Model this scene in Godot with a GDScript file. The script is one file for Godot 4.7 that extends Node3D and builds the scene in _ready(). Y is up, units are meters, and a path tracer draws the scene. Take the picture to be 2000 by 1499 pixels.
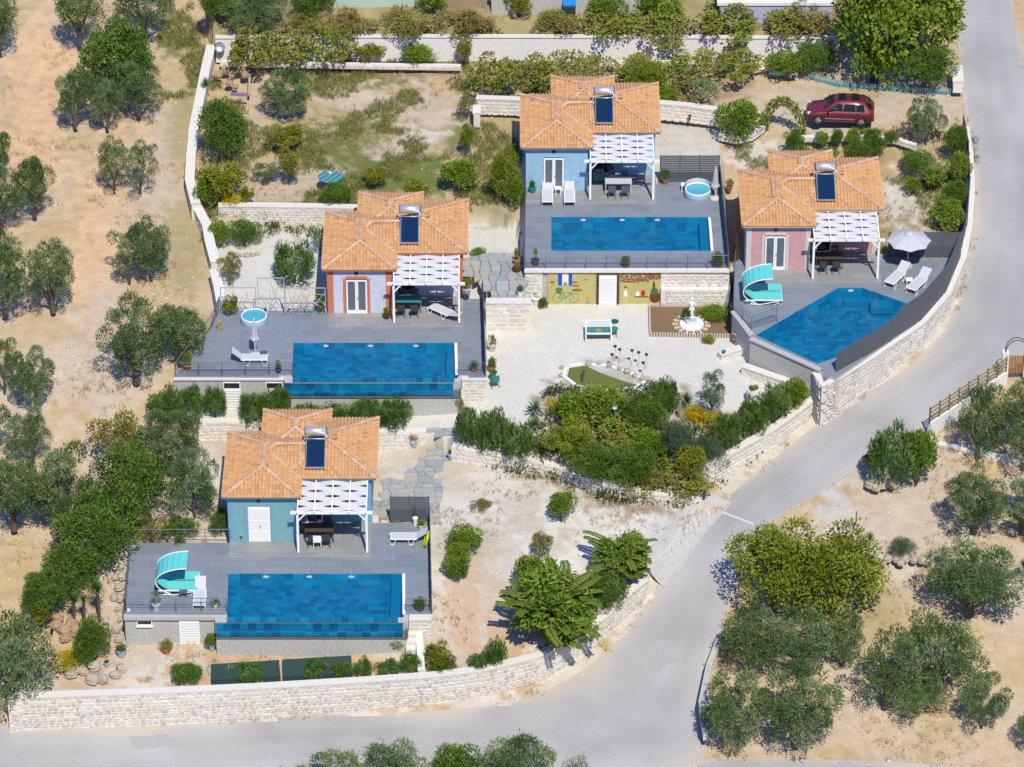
extends Node3D
# A hillside of four small pool villas, built in metres; y is up, the hill rises towards -z.

class MB:
	var v := PackedVector3Array()
	var ix := PackedInt32Array()
	var co := PackedColorArray()
	var cur := Color.WHITE
	func p(a: Vector3) -> int:
		v.append(a)
		co.append(cur)
		return v.size() - 1
	func tri(a: Vector3, b: Vector3, c: Vector3):
		var i := p(a)
		p(b)
		p(c)
		ix.append_array([i, i + 1, i + 2])
	func quad(a: Vector3, b: Vector3, c: Vector3, d: Vector3):
		var i := p(a)
		p(b)
		p(c)
		p(d)
		ix.append_array([i, i + 1, i + 2, i, i + 2, i + 3])
	func box(c: Vector3, s: Vector3, b := Basis()):
		var i := v.size()
		for k in 8:
			p(c + b * Vector3(s.x * (0.5 if k & 1 else -0.5), s.y * (0.5 if k & 2 else -0.5), s.z * (0.5 if k & 4 else -0.5)))
		for f in [[0, 1, 3, 2], [5, 4, 6, 7], [4, 0, 2, 6], [1, 5, 7, 3], [2, 3, 7, 6], [4, 5, 1, 0]]:
			ix.append_array([i + f[0], i + f[1], i + f[2], i + f[0], i + f[2], i + f[3]])
	func bar(a: Vector3, b: Vector3, w: float, h: float):
		var d := (b - a)
		var z := d.normalized()
		var u := Vector3.UP if absf(z.y) < 0.98 else Vector3.FORWARD
		var x := u.cross(z).normalized()
		box((a + b) / 2, Vector3(w, h, d.length()), Basis(x, z.cross(x), z))
	func tube(a: Vector3, b: Vector3, ra: float, rb: float, n := 8, caps := true):
		var z := (b - a).normalized()
		var u := Vector3.UP if absf(z.y) < 0.9 else Vector3.RIGHT
		var x := u.cross(z).normalized()
		var y := z.cross(x)
		var i := v.size()
		for k in n:
			var t := TAU * k / n
			var o := x * cos(t) + y * sin(t)
			p(a + o * ra)
			p(b + o * rb)
		for k in n:
			var m := (k + 1) % n
			ix.append_array([i + k * 2, i + k * 2 + 1, i + m * 2 + 1, i + k * 2, i + m * 2 + 1, i + m * 2])
		if caps:
			var ca := p(a)
			var cb := p(b)
			for k in n:
				var m := (k + 1) % n
				ix.append_array([ca, i + k * 2, i + m * 2, cb, i + m * 2 + 1, i + k * 2 + 1])
	func path(pts: Array, r: float, n := 6):
		for k in pts.size() - 1:
			tube(pts[k], pts[k + 1], r, r, n)
	func lathe(prof: Array, n := 16, at := Vector3.ZERO, sz := 1.0):
		var i := v.size()
		for q in prof:
			for k in n:
				var t := TAU * k / n
				p(at + Vector3(cos(t) * q[0], q[1], sin(t) * q[0] * sz))
		for j in prof.size() - 1:
			for k in n:
				var m := (k + 1) % n
				var a := i + j * n
				ix.append_array([a + k, a + n + k, a + n + m, a + k, a + n + m, a + m])
	func prism(poly: PackedVector2Array, y0: float, y1: float, bottom := false):
		var t := Geometry2D.triangulate_polygon(poly)
		var i := v.size()
		for q in poly:
			p(Vector3(q.x, y1, q.y))
		for k in t:
			ix.append(i + k)
		if bottom:
			i = v.size()
			for q in poly:
				p(Vector3(q.x, y0, q.y))
			for k in t:
				ix.append(i + k)
		for k in poly.size():
			var a := poly[k]
			var b := poly[(k + 1) % poly.size()]
			quad(Vector3(a.x, y0, a.y), Vector3(a.x, y1, a.y), Vector3(b.x, y1, b.y), Vector3(b.x, y0, b.y))
	func rock(c: Vector3, r: Vector3, sd: int, n := 7, m := 5):
		var g := RandomNumberGenerator.new()
		g.seed = sd
		var i := v.size()
		for j in m + 1:
			for k in n:
				var f := PI * j / m
				var t := TAU * (k + 0.5 * (j % 2)) / n
				var q := 1.0 if j == 0 or j == m else g.randf_range(0.78, 1.15)
				p(c + Vector3(sin(f) * cos(t) * r.x, cos(f) * r.y, sin(f) * sin(t) * r.z) * q)
		for j in m:
			for k in n:
				var a := i + j * n
				var e := (k + 1) % n
				ix.append_array([a + k, a + n + k, a + n + e, a + k, a + n + e, a + e])
	func done(smooth := false) -> ArrayMesh:
		var a := []
		a.resize(Mesh.ARRAY_MAX)
		a[Mesh.ARRAY_VERTEX] = v
		a[Mesh.ARRAY_COLOR] = co
		a[Mesh.ARRAY_INDEX] = ix
		var m := ArrayMesh.new()
		m.add_surface_from_arrays(Mesh.PRIMITIVE_TRIANGLES, a)
		if smooth:
			var st := SurfaceTool.new()
			st.create_from(m, 0)
			st.generate_normals()
			m = st.commit()
		return m

const SHEETS := [
	[7.5992, 0.02005, -0.14925, [-29.6, 25.9, -0.00384, -27.9, 26.0, 0.00213, -16.8, 25.7, -0.00230, -5.6, 25.5, -0.00078, 4.2, 24.6, 0.00583, 8.5, 19.3, 0.00050, 10.7, 13.8, -0.00401, 12.9, 9.1, 0.00156, 16.6, 5.2, 0.00311, 19.7, 2.1, 0.00502, 24.1, -2.0, 0.00210, 27.7, -8.5, -0.00159, 29.8, -19.2, -0.00274, 30.9, -32.9, -0.00018, 31.7, -42.6, -0.00080, 13.8, 28.9, 0.00300, 27.3, 29.2, -0.00026, -11.0, 30.4, 0.00264, 2.7, 30.6, -0.00266, 19.1, 33.1, 0.00231, 9.0, 13.3, 0.00367, 10.0, 11.2, 0.00051, 11.7, 9.4, 0.00298, 7.9, 14.8, 0.00524, 11.6, 7.6, -0.00516, 13.3, 6.8, -0.00131, 15.4, 5.0, -0.00407, 17.3, 3.3, -0.00330, 19.2, 1.3, -0.00232, 21.7, -1.2, -0.00219, 24.2, -3.5, -0.00184, 26.3, -6.0, 0.00035, 27.5, -10.6, -0.00049, 28.2, -14.6, -0.00281, 3.7, 21.0, -0.00490, 5.7, 18.8, -0.00081, 7.5, 16.2, -0.00265, -28.0, 17.2, 0.01366, -26.4, 9.2, -0.00516, -25.5, -0.2, 0.00143, -29.2, -12.1, -0.00075, -29.0, -25.3, -0.00120, -28.4, -38.6, -0.00298, -21.5, -35.6, 0.00515, -21.1, -22.0, 0.00307, -20.5, -12.1, -0.00186, -21.1, -1.0, 0.00541, -22.6, 4.8, -0.00756, -24.5, 14.4, 0.00161, -31.7, 1.7, 0.00239, -30.2, 19.2, -0.00489, -26.8, 22.3, -0.00265, -33.9, -22.6, 0.00042, -30.6, -45.5, 0.00072, -12.6, -17.7, 0.00011, -3.2, -17.7, 0.00242, -3.2, -28.2, -0.00112, -13.0, -29.3, -0.00120, -18.1, -32.1, -0.00377, 0.0, -33.1, 0.00087, 13.2, -32.8, 0.00088, 19.7, -31.9, 0.00002, 20.9, -25.0, 0.00510, 15.5, -25.3, -0.00281, 3.3, -29.8, -0.00079, 23.9, -21.9, -0.00041, 19.2, -23.3, -0.00268, 26.4, -16.5, 0.00522, 25.9, -27.1, 0.00084, 20.4, 9.1, 0.00909, 26.7, 2.9, -0.00176, 24.7, 10.9, -0.00460, 17.4, 12.4, -0.00268, 14.3, 16.1, 0.00346, 12.7, 21.3, -0.00574, 19.7, 22.0, 0.00158, 25.4, 20.4, 0.00135, 19.4, 27.0, -0.00273, 27.2, 26.8, -0.00267, 30.7, 11.3, -0.00005, 31.8, -0.7, 0.00527]],
	[1.8194, -0.01078, -0.16347, [-21.6, 19.8, -0.01374, -22.1, 13.2, 0.01033, -26.4, 23.3, 0.00232, -15.5, 22.6, 0.01184, -5.7, 21.3, -0.01503, -4.7, 19.5, 0.03781, -24.1, 16.2, 0.00075, -20.6, 8.0, -0.00194, -17.8, 4.5, -0.00280, -2.8, 20.8, -0.02081, 1.4, 20.6, 0.00344, 4.9, 17.5, -0.00486, 7.2, 14.6, 0.02374, 0.0, 16.4, 0.00363, -2.9, 12.1, 0.00053, 0.0, 7.4, -0.00197, 9.0, 13.3, -0.00340, 10.0, 11.2, -0.00370, 11.7, 9.4, 0.00484, 7.9, 14.7, -0.01811, 5.8, 11.3, 0.00097, -4.4, 7.2, -0.00305, -11.3, 20.5, -0.01079]],
	[3.3400, 0.02713, -0.08146, [-19.7, 0.5, -0.00339, -16.8, 1.1, 0.00462, -11.4, 1.2, 0.00043, -3.0, 1.4, 0.00695, 0.0, 4.2, 0.01033, 0.0, -6.1, -0.00401, 1.2, -9.0, 0.00322, 12.3, -9.0, -0.00212, 13.3, -3.5, -0.00161, 11.3, 2.3, 0.00512, 16.8, 0.8, 0.00148, 11.2, 7.5, -0.00377, 5.9, 7.9, -0.00181, 0.0, 5.5, -0.00147, -3.6, 2.8, -0.01397]],
	[3.3500, -0.00000, -0.00000, [-20.3, 9.3, 0.00000, 14.5, 9.3, -0.00000, -3.2, -25.4, 0.00000]],
	[4.2000, 0.00000, -0.00000, [-20.2, 10.6, 0.00000, 14.4, 10.6, 0.00000, -3.2, -23.9, 0.00000]],
	[4.8000, 0.00000, -0.00000, [-20.1, 11.5, -0.00000, 14.4, 11.5, -0.00000, -3.2, -22.9, -0.00000]],
	[4.4000, -0.00000, -0.00000, [-20.2, 10.9, 0.00000, 14.4, 10.9, -0.00000, -3.2, -23.6, 0.00000]],
	[-3.3375, -0.00102, -0.31025, [-19.1, -34.4, 0.00050, 0.0, -34.4, -0.00360, 19.8, -34.4, 0.00057, 0.0, -36.9, 0.00421, -13.4, -40.6, -0.00088, 16.7, -40.6, -0.00080]],
]
var regions := [
	["court", 2, [Vector2(-20.13, 0.48), Vector2(-19.94, -2.42), Vector2(-13.32, -2.11), Vector2(-1.51, -1.49), Vector2(-1.61, -9.31), Vector2(0.86, -9.15), Vector2(13.34, -9.15), Vector2(13.41, -5.05), Vector2(17.67, -0.52), Vector2(18.02, -0.17), Vector2(15.65, 2.86), Vector2(12.89, 5.05), Vector2(11.01, 6.55), Vector2(10.1, 8.5), Vector2(5.56, 8.5), Vector2(2.5, 6.56), Vector2(-1.18, 5.24), Vector2(-3.26, 4.34), Vector2(-4.46, 3.49), Vector2(-7.75, 2.99), Vector2(-14.94, 2.13), Vector2(-18.38, 1.98)]],
	["yard", 1, [Vector2(-27.38, 24.04), Vector2(-26.33, 23.81), Vector2(-14.03, 23.26), Vector2(-8.43, 22.76), Vector2(-4.22, 22.38), Vector2(-1.41, 21.86), Vector2(1.24, 20.81), Vector2(3.44, 19.22), Vector2(4.82, 17.89), Vector2(6.28, 16.15), Vector2(7.37, 14.69), Vector2(8.96, 13.27), Vector2(10.04, 11.24), Vector2(11.7, 9.42), Vector2(10.99, 8.4), Vector2(5.56, 8.5), Vector2(2.5, 6.56), Vector2(-1.18, 5.24), Vector2(-3.26, 4.34), Vector2(-4.46, 3.49), Vector2(-7.75, 2.99), Vector2(-14.94, 2.13), Vector2(-18.38, 1.98), Vector2(-19.63, 4.05), Vector2(-21.97, 9.08), Vector2(-23.16, 12.95), Vector2(-25.12, 17.76), Vector2(-26.57, 21.12)]],
	["h4yard", 3, [Vector2(-19.73, 0.55), Vector2(-17.7, -4.88), Vector2(-17.37, -7.32), Vector2(-18.29, -12.4), Vector2(-18.8, -16.01), Vector2(-18.09, -16.41), Vector2(-11.81, -16.75), Vector2(-9.45, -16.87), Vector2(-2.36, -16.72), Vector2(0.47, -16.41), Vector2(0.67, -6.31), Vector2(-1.52, -6.31), Vector2(-1.52, 0.6)]],
	["path", 4, [Vector2(-2.89, -16.11), Vector2(0.47, -16.41), Vector2(0.73, -6.43), Vector2(-1.53, -6.43), Vector2(-1.69, -8.05), Vector2(-2.62, -9.22)]],
	["h2pad", 5, [Vector2(0.77, -9.01), Vector2(0.69, -16.64), Vector2(0.58, -26.6), Vector2(3.57, -27.08), Vector2(9.4, -27.08), Vector2(13, -26.1), Vector2(13.06, -19.43), Vector2(13.02, -9.01)]],
	["h3pad", 6, [Vector2(13.11, -4.96), Vector2(13.52, -10.37), Vector2(14.14, -20.71), Vector2(15.95, -21.34), Vector2(22.71, -20.05), Vector2(24.66, -18.35), Vector2(25.69, -14.53), Vector2(27.19, -13.73), Vector2(26.9, -11.25), Vector2(25.74, -7.54), Vector2(23.97, -4.38), Vector2(18.75, 1.44), Vector2(18.25, 1.88), Vector2(17.93, 1.09), Vector2(14.03, -1.79)]],
	["upper", 7, [Vector2(-19.29, -33.81), Vector2(21.73, -33.81), Vector2(23.8, -46.13), Vector2(-20.74, -46.13)]],
]

var rng := RandomNumberGenerator.new()
var noise := FastNoiseLite.new()
var fine := FastNoiseLite.new()
var M := {}
var used := {}
var tex := {}
var road_poly := PackedVector2Array()
var road_poly2 := PackedVector2Array()
var decks: Array[PackedVector2Array] = []

func sheet(s: Array, x: float, z: float) -> float:
	var h: float = s[0] + s[1] * x + s[2] * z
	var q: Array = s[3]
	for i in range(0, q.size(), 3):
		var dx: float = q[i] - x
		var dz: float = q[i + 1] - z
		var d := maxf(dx * dx + dz * dz, 1e-9)
		h += q[i + 2] * 0.5 * d * log(d)
	return h

func region(x: float, z: float) -> int:
	var q := Vector2(x, z)
	for i in regions.size():
		if boxes[i].has_point(q) and Geometry2D.is_point_in_polygon(q, polys[i]):
			return i
	return -1
var boxes: Array[Rect2] = []
var polys: Array[PackedVector2Array] = []

func gy(x: float, z: float) -> float:
	var i := region(x, z)
	return sheet(SHEETS[0 if i < 0 else regions[i][1]], x, z)

func base(x: float, z: float) -> float:
	return sheet(SHEETS[0], x, z)

func numbered(n: String) -> String:
	if not used.has(n):
		used[n] = 0
		return n
	used[n] += 1
	return "%s_%03d" % [n, used[n]]

func tag(o: Node, label: String, cat := "", group := "", kind := ""):
	o.set_meta("label", label)
	if cat: o.set_meta("category", cat)
	if group: o.set_meta("group", group)
	if kind: o.set_meta("kind", kind)

func thing(called: String, label: String, cat: String, at := Vector3.ZERO, turn := 0.0, group := "") -> Node3D:
	var o := Node3D.new()
	o.name = numbered(called)
	add_child(o, true)
	o.position = at
	o.rotation.y = turn
	tag(o, label, cat, group)
	return o

func part(parent: Node, called: String, mesh: Mesh, m: Material, at := Vector3.ZERO) -> MeshInstance3D:
	var o := MeshInstance3D.new()
	o.name = called
	o.mesh = mesh
	o.material_override = m
	parent.add_child(o, true)
	o.position = at
	return o

func struct(called: String, label: String, mesh: Mesh, m: Material) -> MeshInstance3D:
	var o := part(self, numbered(called), mesh, m)
	tag(o, label, "", "", "structure")
	return o

func bx(s: Vector3, c := Vector3.ZERO, b := Basis()) -> ArrayMesh:
	var b_ := MB.new()
	b_.box(c, s, b)
	return b_.done()

func tb(a: Vector3, b: Vector3, r: float, n := 6) -> ArrayMesh:
	var m := MB.new()
	m.tube(a, b, r, r, n)
	return m.done()

func noise_tex(sd: int, freq: float, oct: int, lo: float, hi: float, size := 512) -> NoiseTexture2D:
	var key := "%d %f %d %f %f" % [sd, freq, oct, lo, hi]
	if not tex.has(key):
		var n := FastNoiseLite.new()
		n.seed = sd
		n.frequency = freq
		n.noise_type = FastNoiseLite.TYPE_SIMPLEX_SMOOTH
		n.fractal_octaves = oct
		n.fractal_gain = 0.6
		var t := NoiseTexture2D.new()
		t.width = size
		t.height = size
		t.seamless = true
		t.noise = n
		var g := Gradient.new()
		g.set_color(0, Color(lo, lo, lo))
		g.set_color(1, Color(hi, hi, hi))
		t.color_ramp = g
		tex[key] = t
	return tex[key]

func mat(key: String, c: Color, rough := 0.8, size := 0.0, lo := 0.72, metal := 0.0) -> StandardMaterial3D:
	if M.has(key):
		return M[key]
	var m := StandardMaterial3D.new()
	m.resource_name = key
	m.albedo_color = c.linear_to_srgb()
	m.roughness = rough
	m.metallic = metal
	if size > 0.0:
		m.albedo_texture = noise_tex(3 + int(size * 7) % 5, 0.02, 5, lo, 1.0)
		m.uv1_triplanar = true
		m.uv1_world_triplanar = true
		m.uv1_scale = Vector3.ONE / size
	M[key] = m
	return m

func vmat(key: String, rough := 0.8, size := 0.0, lo := 0.7, oct := 5) -> StandardMaterial3D:
	if M.has(key):
		return M[key]
	var m := mat(key, Color.WHITE, rough)
	m.vertex_color_use_as_albedo = true
	if size > 0.0:
		m.albedo_texture = noise_tex(11, 0.03, oct, lo, 1.0, 1024)
		m.uv1_triplanar = true
		m.uv1_world_triplanar = true
		m.uv1_scale = Vector3.ONE / size
	return m

func pv(a: Array) -> PackedVector2Array:
	return PackedVector2Array(a)

func off(poly: PackedVector2Array, o: Vector2) -> PackedVector2Array:
	var r := PackedVector2Array()
	for q in poly:
		r.append(q + o)
	return r

# ------------------------------------------------------------------ foliage
func crown(sd: int, blobs: Array, n: int, ln: float, wd: float, pal: Array, up := 0.25, jit := 0.9) -> ArrayMesh:
	var g := RandomNumberGenerator.new()
	g.seed = sd
	var b := MB.new()
	var tot := 0.0
	for q in blobs:
		tot += q[1].x * q[1].x
	for q in blobs:
		var c: Vector3 = q[0]
		var r: Vector3 = q[1]
		var tone := g.randf()
		var cnt := int(n * r.x * r.x / tot)
		for i in cnt:
			var d := Vector3(g.randfn(), g.randfn() + 0.25, g.randfn()).normalized()
			var pos := c + d * r * lerpf(0.4, 1.1, sqrt(g.randf())) * (1.0 if g.randf() > 0.1 else g.randf_range(1.05, 1.5))
			var ax := (d + Vector3(g.randfn(), g.randfn(), g.randfn()) * 0.55 * jit + Vector3.UP * up).normalized()
			var sx := ax.cross(Vector3(g.randfn(), g.randfn(), g.randfn())).normalized()
			var l := ln * g.randf_range(0.6, 1.35)
			var w := wd * g.randf_range(0.7, 1.25) * 0.5
			var t := clampf(tone * 0.75 + g.randf() * 0.4 - 0.05, 0.0, 0.999) * (pal.size() - 1)
			b.cur = pal[int(t)].lerp(pal[int(t) + 1], t - int(t)) * g.randf_range(0.8, 1.2)
			b.quad(pos, pos + ax * l * 0.5 + sx * w, pos + ax * l, pos + ax * l * 0.5 - sx * w)
	return b.done()

func lobes(sd: int, n: int, ring: float, rmin: float, rmax: float, tall := 1.0) -> Array:
	var g := RandomNumberGenerator.new()
	g.seed = sd
	var out := []
	for i in n:
		var k := (i + 0.5) / n
		var y := 1.0 - 1.75 * k
		var t := i * 2.4 + g.randf_range(-0.4, 0.4)
		var h := sqrt(maxf(0.0, 1.0 - y * y))
		var r := g.randf_range(rmin, rmax)
		var q := ring * g.randf_range(0.62, 1.28)
		if g.randf() < 0.12: continue
		out.append([Vector3(cos(t) * h * q, y * q * 0.95, sin(t) * h * q), Vector3(r, r * g.randf_range(0.75, 1.1) * tall, r)])
	return out

func stems(sd: int, n: int) -> ArrayMesh:
	var g := RandomNumberGenerator.new()
	g.seed = sd
	var b := MB.new()
	b.tube(Vector3(0, -0.08, 0), Vector3(0.03, 0.3, 0.02), 0.11, 0.075, 7)
	for i in n:
		var t := TAU * i / n + g.randf_range(-0.5, 0.5)
		var o := Vector3(cos(t), 0, sin(t))
		var m := Vector3(0.03, 0.28, 0.02) + o * 0.22 + Vector3(0, 0.16, 0)
		b.tube(Vector3(0.03, 0.26, 0.02), m, 0.065, 0.045, 6)
		b.tube(m, m + o * g.randf_range(0.2, 0.4) + Vector3(0, g.randf_range(0.25, 0.45), 0), 0.045, 0.015, 5)
		b.tube(m, m + o.rotated(Vector3.UP, 0.7) * 0.3 + Vector3(0, g.randf_range(0.2, 0.4), 0), 0.035, 0.012, 5)
	return b.done()

var kinds := {}
var trunks: Array[ArrayMesh] = []
var leaf_m: StandardMaterial3D
const OLIVE := [Color(.05, .098, .03), Color(.10, .168, .055), Color(.16, .23, .09), Color(.25, .31, .17)]
const DARK := [Color(.045, .1, .015), Color(.10, .18, .028), Color(.165, .25, .05)]
const BRIGHT := [Color(.08, .155, .014), Color(.155, .24, .026), Color(.25, .33, .055)]
const YELLOW := [Color(.10, .13, .012), Color(.2, .215, .02), Color(.3, .3, .05)]
const BROWN := [Color(.2, .17, .045), Color(.29, .2, .075), Color(.22, .26, .05), Color(.34, .23, .1)]
const OLEANDER := [Color(.05, .115, .02), Color(.105, .2, .04), Color(.2, .28, .09)]
const BLUEGREEN := [Color(.06, .1, .05), Color(.1, .15, .085), Color(.15, .2, .13)]
const GOLD := [Color(.16, .18, .02), Color(.5, .38, .01), Color(.7, .5, .01)]
const CAROB := [Color(.10, .15, .012), Color(.185, .235, .022), Color(.26, .29, .045)]
const VINE := [Color(.14, .2, .022), Color(.23, .28, .045), Color(.27, .24, .06), Color(.18, .24, .035)]

func make_kinds():
	leaf_m = vmat("leaf", 0.55)
	leaf_m.backlight = Color(0.6, 0.66, 0.3)
	leaf_m.backlight_enabled = true
	leaf_m.metallic_specular = 0.12
	for i in 4:
		trunks.append(stems(40 + i, 3 + i % 3))
	kinds["olive"] = []
	for i in 6:
		kinds["olive"].append(crown(100 + i, lobes(200 + i, 20 + i % 4, 0.73, 0.17, 0.34), 8200, 0.092, 0.028, OLIVE, 0.5))
	kinds["thin"] = []
	for i in 3:
		kinds["thin"].append(crown(110 + i, lobes(210 + i, 15, 0.74, 0.16, 0.32), 4600, 0.09, 0.028, OLIVE, 0.5))
	kinds["dark"] = []
	for i in 3:
		kinds["dark"].append(crown(120 + i, lobes(220 + i, 26, 0.66, 0.22, 0.38), 8500, 0.08, 0.042, DARK, 0.3))
	kinds["carob"] = []
	for i in 2:
		kinds["carob"].append(crown(125 + i, lobes(225 + i, 28, 0.7, 0.2, 0.36), 9000, 0.075, 0.042, CAROB, 0.35))
	kinds["bright"] = []
	for i in 3:
		kinds["bright"].append(crown(130 + i, lobes(230 + i, 18, 0.64, 0.22, 0.4), 3400, 0.13, 0.07, BRIGHT, 0.35))
	kinds["yellow"] = []
	for i in 2:
		kinds["yellow"].append(crown(140 + i, lobes(240 + i, 16, 0.62, 0.22, 0.38), 3000, 0.12, 0.06, YELLOW, 0.4))
	kinds["brown"] = []
	for i in 2:
		kinds["brown"].append(crown(150 + i, lobes(250 + i, 16, 0.66, 0.2, 0.38), 2800, 0.12, 0.055, BROWN, 0.4))
	kinds["oleander"] = []
	for i in 3:
		kinds["oleander"].append(crown(160 + i, lobes(260 + i, 26, 0.72, 0.13, 0.24, 2.2), 3000, 0.24, 0.042, OLEANDER, 1.5, 0.7))
	kinds["blue"] = []
	for i in 2:
		kinds["blue"].append(crown(170 + i, lobes(270 + i, 10, 0.5, 0.36, 0.5), 4200, 0.2, 0.022, BLUEGREEN, 0.9, 0.8))
	kinds["gold"] = [crown(180, lobes(280, 10, 0.6, 0.3, 0.46), 2600, 0.1, 0.055, GOLD, 0.5)]
	kinds["vine"] = []
	for i in 3:
		kinds["vine"].append(crown(190 + i, lobes(290 + i, 22, 0.82, 0.14, 0.34), 1900, 0.12, 0.085, VINE, 0.1))
	kinds["reed"] = [crown(197, lobes(297, 8, 0.5, 0.2, 0.3, 1.6), 700, 0.16, 0.05, OLIVE, 1.6, 0.6)]
	kinds["rosette"] = [rosette(70, 0.95, 0.07, Color(.06, .13, .03))]
	kinds["agave"] = [rosette(38, 1.0, 0.16, Color(.14, .19, .1))]
	kinds["plume"] = [crown(199, [[Vector3(0, 0.2, 0), Vector3(0.3, 0.9, 0.3)]], 500, 0.3, 0.05, [Color(.6, .52, .38), Color(.7, .62, .48)], 2.0, 0.3)]
	kinds["frond"] = [frond(301), frond(302)]

func rosette(n: int, ln: float, w: float, c: Color) -> ArrayMesh:
	var g := RandomNumberGenerator.new()
	g.seed = n
	var b := MB.new()
	for i in n:
		var f := 1.25 - 1.5 * i / n
		var t := i * 2.4
		var d := Vector3(cos(t) * cos(f), sin(f), sin(t) * cos(f))
		var s := d.cross(Vector3.UP).normalized() * w * 0.5
		b.cur = c * g.randf_range(0.7, 1.5)
		var m := d * ln * 0.55
		b.quad(Vector3.ZERO - s * 0.6, m - s, m + s, s * 0.6)
		b.tri(m - s, d * ln + Vector3(0, -0.12, 0), m + s)
	return b.done()

func frond(sd: int) -> ArrayMesh:
	var g := RandomNumberGenerator.new()
	g.seed = sd
	var b := MB.new()
	for i in 44:
		var f := g.randf_range(0.2, 1.4)
		var bend := g.randf_range(-0.55, 0.55)
		var t := i * 2.4 + g.randf_range(-0.2, 0.2)
		var o := Vector3(cos(t) * 0.25 * g.randf(), g.randf_range(-0.7, 0.15), sin(t) * 0.25 * g.randf())
		var hd := Vector3(cos(t), 0, sin(t))
		var ln := g.randf_range(0.4, 0.98)
		var tone := g.randf()
		var last := o
		for k in 12:
			var u := (k + 1) / 12.0
			var q := o + hd.rotated(Vector3.UP, bend * u) * ln * u * cos(f * 0.8) + Vector3.UP * ln * (sin(f) * u - 0.42 * u * u)
			var ax := (q - last).normalized()
			b.cur = Color(.12, .12, .04)
			b.tube(last, q, 0.008, 0.007, 3, false)
			if k > 2:
				for sg in [-1.0, 1.0]:
					for h in 3:
						var sd_ = (ax.cross(Vector3.UP).normalized() * sg + ax * 0.35 + Vector3.DOWN * 0.25).normalized()
						var l := 0.115 * g.randf_range(0.8, 1.2) * (1.1 - 0.5 * u)
						var p0 := last.lerp(q, 0.33 * h)
						b.cur = BRIGHT[0].lerp(BRIGHT[2], clampf(tone * 0.7 + g.randf() * 0.4, 0, 1)) * 0.85
						b.quad(p0, p0 + sd_ * l * 0.5 + ax * 0.02, p0 + sd_ * l, p0 + sd_ * l * 0.5 - ax * 0.02)
			last = q
	for q in lobes(sd + 7, 13, 0.42, 0.12, 0.26):
		for k in 230:
			var d := Vector3(g.randfn(), g.randfn(), g.randfn()).normalized()
			var ax := (d + Vector3(g.randfn(), g.randfn() - 0.3, g.randfn()) * 0.6).normalized()
			var sx := ax.cross(Vector3(g.randfn(), g.randfn(), g.randfn())).normalized() * 0.02
			var p0: Vector3 = q[0] + d * q[1] * g.randf_range(0.4, 1.25)
			b.cur = BRIGHT[0].lerp(BRIGHT[2], g.randf() * 0.8)
			b.quad(p0, p0 + ax * 0.06 + sx, p0 + ax * 0.12, p0 + ax * 0.06 - sx)
	return b.done()

var nth := 0
func plant(kind: String, called: String, at: Vector3, rx: float, ry: float, clear: float, label: String, cat: String, group := "") -> Node3D:
	nth += 1
	var o := thing(called, label, cat, at, nth * 1.7, group)
	if kind in ["rosette", "agave"]:
		var st := clear + ry * 0.6
		if clear > 0.35:
			part(o, "trunk", tb(Vector3(0, -0.1, 0), Vector3(0.05, st, 0), 0.09, 7), M.bark)
		var r := part(o, "leaf_rosette", kinds[kind][0], leaf_m, Vector3(0.04, st, 0))
		r.scale = Vector3(rx, maxf(ry, rx * 0.6), rx)
		return o
	var k: Array = kinds[kind]
	var h := clear + ry
	if not kind in ["plume", "blue"]:
		var tr := part(o, "trunk", trunks[nth % 4], M.bark)
		tr.scale = Vector3(rx, h, rx) if clear > 0.25 else Vector3(rx * 0.6, h, rx * 0.6)
	var c := part(o, "crown" if clear > 0.25 else "foliage", k[nth % k.size()], leaf_m, Vector3(0, h, 0))
	c.scale = Vector3(rx, ry, rx) * ((0.93 if at.x < -17.0 and at.z < 2.0 else 1.03) if clear > 0.15 else 1.0)
	if clear > 0.15: c.position.y = h - ry * 0.1
	return o

# ------------------------------------------------------------------ walls of stone
var stone_meshes: Array[ArrayMesh] = []
var stone_mats: Array[StandardMaterial3D] = []
var stone_tones := [Color(.79, .75, .7), Color(.82, .8, .77), Color(.74, .66, .56), Color(.78, .67, .58), Color(.72, .7, .67), Color(.81, .77, .7)]

func make_stones():
	var g := RandomNumberGenerator.new()
	g.seed = 5
	for i in 7:
		var b := MB.new()
		var pts := []
		var n := 6 + i % 3
		for k in n:
			var t := TAU * k / n + g.randf_range(-0.2, 0.2)
			var q := Vector2(cos(t), sin(t))
			q /= maxf(absf(q.x), absf(q.y)) * g.randf_range(1.0, 1.2)
			pts.append(q * 0.5)
		var bump := g.randf_range(0.8, 1.2)
		for k in n:
			var a: Vector2 = pts[k]
			var c: Vector2 = pts[(k + 1) % n]
			b.quad(Vector3(a.x, a.y, -0.5), Vector3(a.x, a.y, 0.25), Vector3(c.x, c.y, 0.25), Vector3(c.x, c.y, -0.5))
			b.quad(Vector3(a.x, a.y, 0.25), Vector3(a.x * 0.8, a.y * 0.8, 0.5 * bump), Vector3(c.x * 0.8, c.y * 0.8, 0.5 * bump), Vector3(c.x, c.y, 0.25))
			b.tri(Vector3(a.x * 0.8, a.y * 0.8, 0.5 * bump), Vector3(0.03, 0, 0.52 * bump), Vector3(c.x * 0.8, c.y * 0.8, 0.5 * bump))
		stone_meshes.append(b.done())
	for i in 6:
		stone_mats.append(mat("stone_%d" % i, stone_tones[i], 0.9, 0.7, 0.8))

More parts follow.
